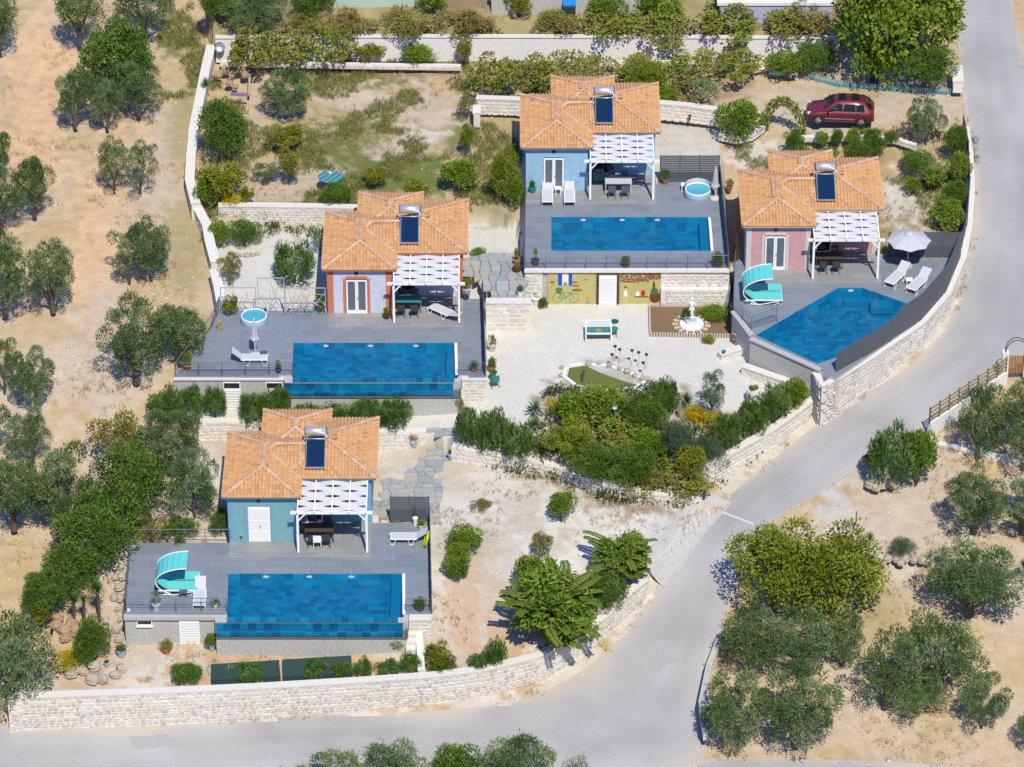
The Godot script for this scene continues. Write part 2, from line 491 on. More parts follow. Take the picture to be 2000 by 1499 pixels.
# stones on the face between two lines (top and bottom run along the same points); normal n points out of the face
func stones_on(o: Node3D, pts: Array, bottoms: Array, thick: float, sz: Vector2, limit: int, sgn: float, proud := 0.028, from := 0.0):
	var list := []
	var acc := 0.0
	var segs := []
	for k in pts.size() - 1:
		var a: Vector3 = pts[k]
		var b: Vector3 = pts[k + 1]
		var l := Vector2(b.x - a.x, b.z - a.z).length()
		segs.append([acc, l, k])
		acc += l
	var row := 0
	var dep := from + 0.02
	while dep < 4.0:
		var hh := sz.y * rng.randf_range(0.75, 1.3)
		var s := rng.randf_range(-0.3, 0.0)
		var any := false
		while s < acc:
			var w := sz.x * rng.randf_range(0.6, 1.5)
			var mid := s + w / 2
			s += w + 0.015
			if mid < w * 0.3 or mid > acc - w * 0.3: continue
			for sg in segs:
				if mid >= sg[0] and mid < sg[0] + sg[1]:
					var u: float = (mid - sg[0]) / sg[1]
					var a: Vector3 = pts[sg[2]]
					var b: Vector3 = pts[sg[2] + 1]
					var t := a.lerp(b, u)
					var bot: float = lerpf(bottoms[sg[2]], bottoms[sg[2] + 1], u)
					if t.y - dep - hh * 0.6 < bot: break
					any = true
					var d := (b - a).normalized()
					var n := Vector3(-d.z, 0, d.x).normalized() * sgn
					var ys := Vector3(0, 1, 0)
					var h2 := hh * rng.randf_range(0.86, 1.08)
					var bs := Basis(n.cross(ys) * -1.0, ys, n).rotated(n, rng.randf_range(-0.09, 0.09))
					bs = bs * Basis.from_scale(Vector3(w, h2, proud * 2.0 * rng.randf_range(0.7, 1.3)))
					list.append([w * h2, Transform3D(bs, Vector3(t.x, t.y - dep - hh / 2, t.z) + n * thick / 2)])
					break
		dep += hh + 0.012
		row += 1
		if not any and row > 1: break
	list.sort_custom(func(p, q): return p[0] > q[0])
	var rest := []
	for i in list.size():
		if i < limit:
			var e := part(o, "stone", stone_meshes[i % 7], stone_mats[rng.randi() % 6])
			e.transform = list[i][1]
		else:
			rest.append(list[i][1])
	if rest.size():
		small_stones(o, rest)

func small_stones(o: Node3D, rest: Array):
	var mm := MultiMesh.new()
	mm.transform_format = MultiMesh.TRANSFORM_3D
	mm.use_colors = true
	mm.mesh = stone_meshes[1]
	mm.instance_count = rest.size()
	for i in rest.size():
		mm.set_instance_transform(i, rest[i])
		mm.set_instance_color(i, stone_tones[rng.randi() % 6] * rng.randf_range(0.85, 1.1))
	var e := MultiMeshInstance3D.new()
	e.name = "small_stones"
	e.multimesh = mm
	e.material_override = vmat("small_stone", 0.9, 0.9)
	e.set_meta("kind", "stuff")
	o.add_child(e, true)

func strip_wall(pts: Array, bottoms: Array, thick: float, top_off := 0.0) -> ArrayMesh:
	var b := MB.new()
	var L := []
	var R := []
	for k in pts.size():
		var d := Vector3.ZERO
		if k > 0: d += (pts[k] - pts[k - 1]).normalized()
		if k < pts.size() - 1: d += (pts[k + 1] - pts[k]).normalized()
		var n := Vector3(-d.z, 0, d.x).normalized() * thick / 2
		L.append(pts[k] + n + Vector3(0, top_off, 0))
		R.append(pts[k] - n + Vector3(0, top_off, 0))
	for k in pts.size() - 1:
		b.quad(L[k], L[k + 1], R[k + 1], R[k])
		for S in [L, R]:
			b.quad(S[k], Vector3(S[k].x, bottoms[k], S[k].z), Vector3(S[k + 1].x, bottoms[k + 1], S[k + 1].z), S[k + 1])
	for k in [0, pts.size() - 1]:
		b.quad(L[k], R[k], Vector3(R[k].x, bottoms[k], R[k].z), Vector3(L[k].x, bottoms[k], L[k].z))
	return b.done()

func densify(pts: Array, step: float) -> Array:
	var out := []
	for k in pts.size() - 1:
		var n := maxi(1, int((pts[k + 1] - pts[k]).length() / step))
		for i in n:
			out.append(pts[k].lerp(pts[k + 1], float(i) / n))
	out.append(pts[-1])
	return out

func stone_wall(called: String, label: String, raw: Array, thick: float, sz: Vector2, limit: int, sgn: float, cap: Material, drop := -1.0, group := "") -> Node3D:
	var pts := densify(raw, 1.2)
	var bot := []
	for k in pts.size():
		if drop > 0.0:
			bot.append(pts[k].y - drop)
			continue
		var d: Vector3 = (pts[mini(k + 1, pts.size() - 1)] - pts[maxi(k - 1, 0)]).normalized()
		var n := Vector3(-d.z, 0, d.x) * (thick * 0.5 + 0.45)
		bot.append(minf(minf(gy(pts[k].x + n.x, pts[k].z + n.z), gy(pts[k].x - n.x, pts[k].z - n.z)), pts[k].y - 0.2) - 0.12)
	var o := thing(called, label, "stone wall", Vector3.ZERO, 0, group)
	part(o, "mortar_core", strip_wall(pts, bot, thick), M.mortar)
	if cap:
		var cb := []
		for q in pts: cb.append(q.y - 0.05)
		part(o, "coping", strip_wall(pts, cb, thick + 0.1, 0.03), cap)
	stones_on(o, pts, bot, thick, sz, limit, sgn)
	return o

# ------------------------------------------------------------------ ground and road
const PAL := [Color(.58, .43, .235), Color(.70, .68, .61), Color(.56, .375, .225), Color(.15, .18, .042), Color(.57, .465, .355), Color(.40, .33, .16), Color(.60, .585, .56), Color(.26, .18, .10), Color(.64, .585, .5), Color(.69, .465, .265)]
var patches := [
	[-30.65, -27.53, 3.08, 14.89, 9, 1.0], [-24.93, -15.48, 2.67, 10.94, 9, 1.0], [-23.97, -1.45, 2.86, 9.41, 4, 1.0], [-22.07, -17.44, 3.15, 5.21, 4, .7], [-28.09, 14.59, 2.45, 4.23, 0, 1.0],
	[-21.39, -35.77, 1.49, 2.44, 3, .9], [-20.58, -27.3, 1.13, 7.14, 5, .8], [-19.96, -13.49, 1.87, 5.15, 5, .9], [-19.03, -4.99, 1.37, 2.8, 5, .8],
	[-8.99, -23.79, 7.7, 9.14, 5, 1.0], [-8.21, -31.99, 4.93, 1.06, 7, .8], [-8.52, -31.14, 3.93, 1.05, 3, .8], [-11.25, -24.35, 4.18, 3.84, 3, 1.0], [-6.68, -20.43, 4.77, 3.21, 3, 1.1], [-3.39, -25.85, 1.13, 5.34, 3, .8], [-10.11, -29.43, 2.94, 1.35, 4, 1.0], [-5.85, -28.42, 3.9, 3.28, 4, 1.1], [-6.12, -24.96, 2.25, 1.18, 8, .9], [-7.38, -23.6, 2.57, 0.97, 4, .8], [-16.41, -24.79, 1.61, 2.66, 4, .9], [-13.36, -20.65, 2.55, 2.34, 4, .7],
	[-8.53, -18.27, 4.11, 1.45, 7, .5], [-0.48, -25.3, 1.45, 2.96, 5, .8], [-1.42, -18.38, 1.74, 2.61, 3, .5],
	[20.75, -27.61, 8.43, 3.87, 4, 1.2], [20.98, -26.08, 2.91, 1.63, 8, .7], [21.79, -28.8, 2.93, 1.34, 5, .6], [11.92, -30.11, 3.76, 1.8, 7, .7],
	[22.23, -19.64, 5.72, 6.27, 5, 1.1], [21.3, -20.48, 3.5, 2.92, 3, .7], [23.93, -19.53, 2.38, 3.2, 2, .8], [15.21, -22.82, 1.76, 2.65, 8, 1.3], [24.08, -16.69, 2.05, 3.47, 8, 1.4],
	[-12.31, 20.87, 7.5, 3.25, 2, 1.3], [-24.01, 19.46, 2.98, 5.22, 2, .9], [-2.56, 17.97, 1.42, 5.75, 2, .7], [0.57, 20.23, 3.4, 3.12, 2, .9], [1.17, 9.91, 4.09, 3.22, 8, .7], [6.14, 9.53, 5.55, 4.83, 1, 1.4], [-19.32, 9.41, 2.93, 3.22, 4, 1.0],
	[9.29, 12.09, 2.32, 2.93, 6, 1.0], [18.53, 9.66, 1.9, 3.48, 6, .9], [24.1, 11.16, 6.1, 5.6, 4, 1.2], [21.72, 14.52, 1.87, 1.32, 8, .7], [20.38, 17.8, 1.85, 3.4, 5, .7], [21.66, 26.76, 6.11, 2.55, 4, .5],
	[12.37, 7.04, 1.18, 1.89, 8, 1.2], [14.49, 5.4, 1.63, 2.04, 8, 1.2], [16.65, 3.58, 1.63, 2.18, 8, 1.2], [18.91, 1.44, 1.42, 1.65, 8, 1.2], [22.1, -0.79, 2.26, 2.35, 8, 1.2], [25.44, -5.49, 1.37, 3.64, 8, 1.0], [3.67, 21.49, 2.83, 3.11, 8, 1.2], [-1.83, 23.28, 3.8, 1.94, 8, 1.2], [-11.78, 24.32, 7.85, 1.29, 8, 1.1], [6.72, 17.36, 1.86, 4.2, 8, 1.2], [5.72, -0.92, 2.11, 2.21, 3, .4], [11.03, -6.81, 2.15, 1.69, 2, 1.3], [6.8, 4.86, 5.62, 5.43, 7, .8],
	[-7.59, 29.44, 11.73, 3.3, 5, 1.0], [3.47, -35.18, 4.79, 1.82, 5, .7],
]

func ground_color(x: float, z: float, r: int) -> Color:
	var n := noise.get_noise_2d(x * 7, z * 7)
	var f := fine.get_noise_2d(x * 30, z * 30)
	var c: Color
	match r:
		0: c = PAL[1]
		1: c = PAL[4].lerp(PAL[1], clampf(0.5 + n, 0, 1))
		2: c = PAL[1]
		3: c = PAL[1].lerp(PAL[6], 0.4)
		4: c = PAL[8]
		5: c = PAL[5].lerp(PAL[2], clampf(0.5 + n * 1.5, 0, 1))
		6: c = PAL[5].lerp(PAL[7], clampf(0.5 + n * 1.5, 0, 1))
		_: c = PAL[0].lerp(PAL[4], clampf(0.4 + n, 0, 1))
	for p in patches:
		var dx: float = (x - p[0]) / p[2]
		var dz: float = (z - p[1]) / p[3]
		var d := dx * dx + dz * dz
		if d < 2.0:
			var m := clampf((1.0 - sqrt(d) + n * 0.6 + f * 0.75) * 2.2, 0, 1)
			c = c.lerp(PAL[p[4]], clampf(m * p[5], 0, 1))
	var sp := clampf(f * 1.6, -1, 1)
	if r == 0 or r == 2 or r == 3:
		return c * (1.0 + 0.05 * sp + 0.05 * n)
	return c * (1.0 + (0.06 if r == 1 else 0.1) * sp + 0.1 * n)

func axis_steps(a: float, b: float, step: float) -> PackedFloat32Array:
	var mid := PackedFloat32Array()
	var n := int((b - a) / step)
	for i in n + 1:
		mid.append(a + (b - a) * i / n)
	var far := PackedFloat32Array()
	for e in [600.0, 300.0, 120.0, 50.0, 20.0, 8.0, 3.0, 1.0]:
		far.append(a - e)
	far.append_array(mid)
	for e in [1.0, 3.0, 8.0, 20.0, 50.0, 120.0, 300.0, 600.0]:
		far.append(b + e)
	return far

func make_ground():
	var xs := axis_steps(-37, 37, 0.25)
	var zs := axis_steps(-54, 33, 0.25)
	var v := PackedVector3Array()
	var co := PackedColorArray()
	var ix := PackedInt32Array()
	for z in zs:
		for x in xs:
			var cx := clampf(x, -40, 40)
			var cz := clampf(z, -58, 36)
			var r := region(cx, cz)
			var h := sheet(SHEETS[0 if r < 0 else regions[r][1]], cx, cz) - (z - cz) * 0.1
			var q := Vector2(x, z)
			for d in decks:
				if Geometry2D.is_point_in_polygon(q, d): h -= 1.4
			if r < 0:
				if Geometry2D.is_point_in_polygon(q, road_poly) or Geometry2D.is_point_in_polygon(q, road_poly2):
					h -= 0.14
				else:
					h += noise.get_noise_2d(x * 12, z * 12) * 0.10 + fine.get_noise_2d(x * 30, z * 30) * 0.04
			elif r == 1:
				h += fine.get_noise_2d(x * 25, z * 25) * 0.05
			v.append(Vector3(x, h, z))
			co.append(ground_color(x, z, r))
	var w := xs.size()
	for j in zs.size() - 1:
		for i in w - 1:
			var k := j * w + i
			ix.append_array([k, k + 1, k + w + 1, k, k + w + 1, k + w])
	var b := MB.new()
	b.v = v
	b.co = co
	b.ix = ix
	var m := vmat("earth", 0.95, 5.0, 0.8, 6)
	struct("ground", "sloping dry ground of straw, soil and pale gravel around the villas", b.done(), m)

func smooth_line(raw: Array, n: int) -> Array:
	var c := Curve3D.new()
	for k in raw.size():
		var t := Vector3.ZERO
		if k > 0 and k < raw.size() - 1:
			t = (raw[k + 1] - raw[k - 1]) / 6.0
		c.add_point(raw[k], -t, t)
	var out := []
	var l := c.get_baked_length()
	for i in n + 1:
		out.append(c.sample_baked(l * i / n))
	return out

func make_road(called: String, label: String, le: Array, re: Array, n: int) -> PackedVector2Array:
	var A := smooth_line(le, n)
	var B := smooth_line(re, n)
	var b := MB.new()
	var across := 22
	for i in n + 1:
		for j in across + 1:
			var u := float(j) / across
			var q: Vector3 = A[i].lerp(B[i], u)
			var f := noise.get_noise_2d(q.x * 5, q.z * 5)
			var f2 := fine.get_noise_2d(q.x * 12, q.z * 12)
			var e := clampf(1.0 - minf(u, 1.0 - u) * 9.0 + f * 1.2 + f2 * 0.5, 0, 1)
			b.cur = (Color(.46, .45, .435) * (1.0 + 0.2 * f + 0.1 * f2 - 0.06 * exp(-pow((u - 0.36) * 9, 2)) - 0.06 * exp(-pow((u - 0.66) * 9, 2)))).lerp(Color(.58, .51, .42), e * 0.8)
			b.p(Vector3(q.x, base(q.x, q.z) + 0.03, q.z))
	var w := across + 1
	for i in n:
		for j in across:
			var k := i * w + j
			b.ix.append_array([k, k + 1, k + w + 1, k, k + w + 1, k + w])
	struct(called, label, b.done(), vmat("concrete_road", 0.85, 3.0, 0.8, 6))
	var poly := PackedVector2Array()
	for q in A: poly.append(Vector2(q.x, q.z))
	B.reverse()
	for q in B: poly.append(Vector2(q.x, q.z))
	var sh := Geometry2D.offset_polygon(poly, -0.3)
	return sh[0] if sh.size() else poly

func scatter(called: String, label: String, n: int, mesh: Mesh, m: Material, pal: Array, smin: float, smax: float, ok: Callable, flat := false):
	var list := []
	var tries := 0
	while list.size() < n and tries < n * 12:
		tries += 1
		var x := rng.randf_range(-35, 35)
		var z := rng.randf_range(-46, 30)
		var under := false
		for d in decks:
			if Geometry2D.is_point_in_polygon(Vector2(x, z), d): under = true
		if not under and (ok as Callable).call(x, z):
			list.append(Vector3(x, gy(x, z), z))
	var mm := MultiMesh.new()
	mm.transform_format = MultiMesh.TRANSFORM_3D
	mm.use_colors = true
	mm.mesh = mesh
	mm.instance_count = list.size()
	for i in list.size():
		var s := rng.randf_range(smin, smax)
		mm.set_instance_transform(i, Transform3D(Basis(Vector3.UP, rng.randf() * TAU).scaled(Vector3(s, s * (0.5 if flat else 1.0), s)), list[i]))
		mm.set_instance_color(i, pal[rng.randi() % pal.size()] * rng.randf_range(0.8, 1.2))
	var e := MultiMeshInstance3D.new()
	e.name = numbered(called)
	e.multimesh = mm
	e.material_override = m
	tag(e, label, "", "", "stuff")
	add_child(e, true)

# ------------------------------------------------------------------ terraces
func clipped(poly: PackedVector2Array, cuts: Array) -> Array:
	var todo := [poly]
	for c in cuts:
		var nx := []
		for q in todo:
			# halves first, so that a cut never leaves a hole
			var mid := 0.0
			for s in c: mid += s.x / c.size()
			for half in [Rect2(-200, -200, 200 + mid, 400), Rect2(mid, -200, 400, 400)]:
				var hp := PackedVector2Array([half.position, half.position + Vector2(half.size.x, 0), half.end, half.position + Vector2(0, half.size.y)])
				for piece in Geometry2D.intersect_polygons(q, hp):
					for got in Geometry2D.clip_polygons(piece, c):
						if got.size() > 2: nx.append(got)
		todo = nx
	return todo

func tiles_on(o: Node3D, called: String, area: PackedVector2Array, cuts: Array, y: float, sz: Vector2, mats: Array, thick := 0.04, gap := 0.015, bond := true):
	var r := Rect2(area[0], Vector2.ZERO)
	for q in area: r = r.expand(q)
	var full := MB.new()
	full.prism(PackedVector2Array([Vector2(0, 0), Vector2(sz.x - gap, 0), Vector2(sz.x - gap, sz.y - gap), Vector2(0, sz.y - gap)]), -thick, 0)
	var fm := full.done()
	var row := 0
	var z := r.position.y
	var bounds := []
	for c in cuts:
		var cr := Rect2(c[0], Vector2.ZERO)
		for q in c: cr = cr.expand(q)
		bounds.append(cr)
	while z < r.end.y:
		var x := r.position.x - (sz.x * 0.5 if bond and row % 2 else 0.0)
		while x < r.end.x:
			var cell := PackedVector2Array([Vector2(x, z), Vector2(x + sz.x - gap, z), Vector2(x + sz.x - gap, z + sz.y - gap), Vector2(x, z + sz.y - gap)])
			var cr := Rect2(x, z, sz.x, sz.y)
			var inside_all := true
			for q in cell:
				if not Geometry2D.is_point_in_polygon(q, area): inside_all = false
			var touches := false
			for k in cuts.size():
				if bounds[k].intersects(cr): touches = true
			if inside_all and not touches:
				part(o, called, fm, mats[rng.randi() % mats.size()], Vector3(x, y, z))
			else:
				for piece in Geometry2D.intersect_polygons(cell, area):
					var ps := [piece]
					for c in cuts:
						var nx := []
						for p in ps: nx.append_array(Geometry2D.clip_polygons(p, c))
						ps = nx
					for p in ps:
						var ar := 0.0
						for k in p.size(): ar += p[k].cross(p[(k + 1) % p.size()]) / 2
						if absf(ar) > 0.02 and not Geometry2D.is_polygon_clockwise(p):
							var b := MB.new()
							b.prism(p, -thick, 0)
							part(o, called, b.done(), mats[rng.randi() % mats.size()], Vector3(0, y, 0))
			x += sz.x
		z += sz.y
		row += 1

func terrace(label: String, poly: Array, level: float, bottom: float, holes: Array, house: PackedVector2Array, tile_cuts: Array) -> Node3D:
	var p := pv(poly)
	var o := thing("pool_terrace", label, "")
	o.remove_meta("category")
	o.set_meta("kind", "structure")
	var b := MB.new()
	for piece in clipped(p, holes):
		b.prism(piece, bottom, level - 0.03)
	part(o, "concrete_base", b.done(), M.concrete)
	var cuts := holes + tile_cuts
	if house.size(): cuts.append(house)
	tiles_on(o, "floor_tile", p, cuts, level, Vector2(1.2, 0.62), M.deck)
	return o

# ------------------------------------------------------------------ pools
func pool(label: String, raw: Array, level: float, depth: float, lights: Array, steps: Array, trough := []) -> Node3D:
	var c := Vector2.ZERO
	for q in raw: c += q / raw.size()
	var o := thing("swimming_pool", label, "swimming pool", Vector3(c.x, level, c.y))
	var poly := off(pv(raw), -c)
	if not Geometry2D.is_polygon_clockwise(poly): poly.reverse()
	var inner: PackedVector2Array = Geometry2D.offset_polygon(poly, -0.012)[0]
	var bed := MB.new()
	bed.prism(inner, -depth - 0.2, -depth - 0.03)
	part(o, "pool_bed", bed.done(), M.pool_grout)
	tiles_on(o, "pool_tile", inner, [], -depth, Vector2(0.46, 0.34), M.pool, 0.03, 0.012)
	var w := MB.new()
	for k in inner.size():
		var a := inner[k]
		var d := inner[(k + 1) % inner.size()]
		var n := maxi(1, int((d - a).length() / 0.6))
		for i in n:
			for j in 2:
				var q0 := a.lerp(d, float(i) / n)
				var q1 := a.lerp(d, (i + 1.0) / n)
				w.cur = M.pool[rng.randi() % M.pool.size()].albedo_color.srgb_to_linear() * 0.9
				var y0 := -depth * 0.5 * (j + 1)
				var y1 := -depth * 0.5 * j - 0.002
				w.quad(Vector3(q0.x, y0, q0.y), Vector3(q0.x, y1, q0.y), Vector3(q1.x, y1, q1.y), Vector3(q1.x, y0, q1.y))
	part(o, "basin_wall", w.done(), vmat("basin", 0.4))
	for s in steps:
		part(o, "step", bx(s[1]), M.pool[1], s[0] - Vector3(c.x, level, c.y))
	var wt := MB.new()
	var tri := Geometry2D.triangulate_polygon(poly)
	for q in inner: wt.p(Vector3(q.x, -0.07, q.y))
	wt.ix = tri
	part(o, "water", wt.done(), M.water)
	for l in lights:
		var d := MB.new()
		d.lathe([[0.0, 0.03], [0.15, 0.025], [0.17, 0.0]], 14, Vector3.ZERO)
		var e := part(o, "pool_light", d.done(), M.white, l - Vector3(c.x, level, c.y))
		e.rotation.x = PI / 2
		e.scale = Vector3(1, 1, 0.5)
	if trough.size():
		# overflow edge: [x0, x1 of the pool, z of the inner face, x0, x1 of the channel]
		var z0: float = trough[2] - c.y
		for x in range(int((trough[1] - trough[0]) / 0.45)):
			part(o, "edge_tile", bx(Vector3(0.44, 0.05, 0.43)), M.pool[rng.randi() % M.pool.size()], Vector3(trough[0] - c.x + 0.225 + x * 0.45, -0.012, z0 + 0.215))
		var zf := z0 + 0.43
		var wx: float = trough[4] - trough[3]
		var xm: float = (trough[3] + trough[4]) / 2 - c.x
		for x in range(int(wx / 0.45)):
			part(o, "edge_tile", bx(Vector3(0.44, 0.42, 0.03)), M.pool[rng.randi() % M.pool.size()], Vector3(trough[3] - c.x + 0.225 + x * 0.45, -0.3, zf + 0.017))
			part(o, "edge_tile", bx(Vector3(0.44, 0.03, 0.42)), M.pool[rng.randi() % M.pool.size()], Vector3(trough[3] - c.x + 0.225 + x * 0.45, -0.56, zf + 0.25))
			part(o, "edge_tile", bx(Vector3(0.44, 0.24, 0.1)), M.pool[rng.randi() % M.pool.size()], Vector3(trough[3] - c.x + 0.225 + x * 0.45, -0.5, zf + 0.52))
		var ch := MB.new()
		ch.box(Vector3(xm, -0.66, zf + 0.29), Vector3(wx, 0.16, 0.56))
		for sx in [-1.0, 1.0]:
			ch.box(Vector3(xm + sx * (wx / 2 - 0.04), -0.47, zf + 0.32), Vector3(0.08, 0.22, 0.5))
		part(o, "overflow_channel", ch.done(), M.concrete_dark)
		part(o, "channel_base", bx(Vector3(wx - 0.1, 1.7, 0.44), Vector3(xm, -1.59, zf + 0.24)), M.concrete)
		var wq := MB.new()
		wq.quad(Vector3(xm - wx / 2 + 0.1, -0.46, zf + 0.04), Vector3(xm + wx / 2 - 0.1, -0.46, zf + 0.04), Vector3(xm + wx / 2 - 0.1, -0.46, zf + 0.465), Vector3(xm - wx / 2 + 0.1, -0.46, zf + 0.465))
		part(o, "channel_water", wq.done(), M.water)
	return o

# ------------------------------------------------------------------ houses (local: x right, z towards the garden side; floor at 0)
const EAVE := 3.2
const PITCH := 0.3
const WINGS := [[-.3, 4.1, -.3, 6.32], [.2, 7.8, 1.68, 6.4], [2.9, 8.3, 1.6, 7.8], [1.65, 5.55, 4.0, 8.65]]
var roof_cache := []

func wing_h(w: Array, x: float, d: float) -> float:
	return PITCH * minf(minf(x - w[0], w[1] - x), minf(d - w[2], w[3] - d))

func roof_top(x: float, d: float, but := -1) -> float:
	var h := -9.0
	for i in 4:
		if i != but: h = maxf(h, wing_h(WINGS[i], x, d))
	return h

func make_roof():
	var under := MB.new()
	for w in WINGS:
		var r: float = minf(w[1] - w[0], w[3] - w[2]) / 2
		var y := EAVE - 0.035
		var P := func(x: float, d: float, h: float) -> Vector3: return Vector3(x, y + h, -d)
		var a: Vector3 = P.call(w[0], w[2], 0.0)
		var b: Vector3 = P.call(w[1], w[2], 0.0)
		var c: Vector3 = P.call(w[1], w[3], 0.0)
		var e: Vector3 = P.call(w[0], w[3], 0.0)
		var r0: Vector3
		var r1: Vector3
		if w[1] - w[0] < w[3] - w[2]:
			r0 = P.call(w[0] + r, w[2] + r, r * PITCH)
			r1 = P.call(w[0] + r, w[3] - r, r * PITCH)
			under.tri(a, b, r0)
			under.quad(b, c, r1, r0)
			under.tri(c, e, r1)
			under.quad(e, a, r0, r1)
		else:
			r0 = P.call(w[0] + r, w[2] + r, r * PITCH)
			r1 = P.call(w[1] - r, w[2] + r, r * PITCH)
			under.quad(a, b, r1, r0)
			under.tri(b, c, r1)
			under.quad(c, e, r0, r1)
			under.tri(e, a, r0)
	roof_cache.append(under.done())
	# barrel tiles, one mesh for each slope
	var slopes := []
	var ridges := []
	for i in 4:
		var w: Array = WINGS[i]
		for side in 4:
			var b := MB.new()
			var len_u: float = (w[1] - w[0]) if side % 2 == 0 else (w[3] - w[2])
			var len_v: float = minf(w[1] - w[0], w[3] - w[2]) / 2
			var up: Vector3 = [Vector3(0, 0, -1), Vector3(-1, 0, 0), Vector3(0, 0, 1), Vector3(1, 0, 0)][side]
			var al: Vector3 = [Vector3(1, 0, 0), Vector3(0, 0, -1), Vector3(-1, 0, 0), Vector3(0, 0, 1)][side]
			var org: Vector3 = [Vector3(w[0], EAVE, -w[2]), Vector3(w[1], EAVE, -w[2]), Vector3(w[1], EAVE, -w[3]), Vector3(w[0], EAVE, -w[3])][side]
			var su := Vector3(up.x, PITCH, up.z).normalized()
			var nn := al.cross(su)
			if nn.y < 0: nn = -nn
			var cols := int(len_u / 0.195)
			var any := false
			for k in cols:
				var u := (k + 0.5) * len_u / cols
				var v := 0.0
				while v < len_v + 0.1:
					var q := org + al * u + up * (v + 0.17)
					if wing_h(w, q.x, -q.z) >= roof_top(q.x, -q.z, i) - 0.004 and v + 0.17 <= minf(u, len_u - u) + 0.1:
						any = true
						var tone := rng.randf()
						b.cur = Color(.69, .36, .15).lerp(Color(.77, .45, .225), tone) * rng.randf_range(0.93, 1.06)
						if rng.randf() < 0.05: b.cur = b.cur * 0.8
						var o0 := org + al * u + up * (v - 0.05) + Vector3.UP * PITCH * (v - 0.05) + nn * 0.012
						var o1 := org + al * u + up * (v + 0.36) + Vector3.UP * PITCH * (v + 0.36) - nn * 0.012
						var pr := []
						for s in 6:
							var t := PI * s / 5.0
							pr.append(al * -cos(t) * 0.07 + nn * sin(t) * 0.05)
						for s in 5:
							b.quad(o0 + pr[s], o1 + pr[s] * 0.9, o1 + pr[s + 1] * 0.9, o0 + pr[s + 1])
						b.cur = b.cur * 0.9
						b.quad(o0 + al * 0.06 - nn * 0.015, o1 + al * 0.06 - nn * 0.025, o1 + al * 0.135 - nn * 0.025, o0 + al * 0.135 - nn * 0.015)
					v += 0.31
			if any: slopes.append(b.done())
		# ridge and hips
		var r: float = minf(w[1] - w[0], w[3] - w[2]) / 2
		var tall: bool = w[1] - w[0] < w[3] - w[2]
		var e0 := Vector3(w[0] + r, 0, w[2] + r)
		var e1 := Vector3(w[0] + r, 0, w[3] - r) if tall else Vector3(w[1] - r, 0, w[2] + r)
		var lines := [[e0, e1], [Vector3(w[0], 0, w[2]), e0], [Vector3(w[1], 0, w[2]), e0 if tall else e1], [Vector3(w[0], 0, w[3]), e1 if tall else e0], [Vector3(w[1], 0, w[3]), e1]]
		for at in lines.size():
			if i == 1 and at == 3 or i == 2 and at == 1: continue
			var l: Array = lines[at]
			var n := maxi(1, int((l[1] - l[0]).length() / 0.38))
			for k in n:
				var m: Vector3 = l[0].lerp(l[1], (k + 0.5) / n)
				if wing_h(w, m.x, m.z) >= roof_top(m.x, m.z, i) - 0.02:
					var a: Vector3 = l[0].lerp(l[1], float(k) / n)
					var c: Vector3 = l[0].lerp(l[1], (k + 1.12) / n)
					ridges.append([Vector3(a.x, EAVE + wing_h(w, a.x, a.z), -a.z), Vector3(c.x, EAVE + wing_h(w, m.x, m.z) * 2 - wing_h(w, a.x, a.z), -c.z)])
	# valleys where the front wing meets the main roof
	for v in [[Vector3(4.1, 0, 1.6), Vector3(1.95, 0, 3.75)]]:
		for k in 8:
			var a: Vector3 = v[0].lerp(v[1], k / 8.0)
			var c: Vector3 = v[0].lerp(v[1], (k + 1.1) / 8.0)
			ridges.append([Vector3(a.x, EAVE + roof_top(a.x, a.z), -a.z), Vector3(c.x, EAVE + roof_top(c.x, c.z), -c.z), 1])
	roof_cache.append(slopes)
	roof_cache.append(ridges)
	var cap := MB.new()
	for s in 6:
		var t0 := PI * s / 6.0
		var t1 := PI * (s + 1) / 6.0
		cap.quad(Vector3(-cos(t0) * 0.13, sin(t0) * 0.11, 0), Vector3(-cos(t0) * 0.125, sin(t0) * 0.1, 1), Vector3(-cos(t1) * 0.125, sin(t1) * 0.1, 1), Vector3(-cos(t1) * 0.13, sin(t1) * 0.11, 0))
	roof_cache.append(cap.done())

const EAVES := [Vector2(-.3, .3), Vector2(4.1, .3), Vector2(4.1, -1.6), Vector2(8.3, -1.6), Vector2(8.3, -7.8), Vector2(5.55, -7.8), Vector2(5.55, -8.65), Vector2(1.65, -8.65), Vector2(1.65, -6.4), Vector2(-.3, -6.4)]
const WALLS := [Vector2(0, 0), Vector2(3.8, 0), Vector2(3.8, -1.9), Vector2(8.0, -1.9), Vector2(8.0, -7.5), Vector2(5.25, -7.5), Vector2(5.25, -8.35), Vector2(1.95, -8.35), Vector2(1.95, -6.1), Vector2(0, -6.1)]

func house_outline(at: Vector3) -> PackedVector2Array:
	return off(pv(WALLS), Vector2(at.x, at.z))

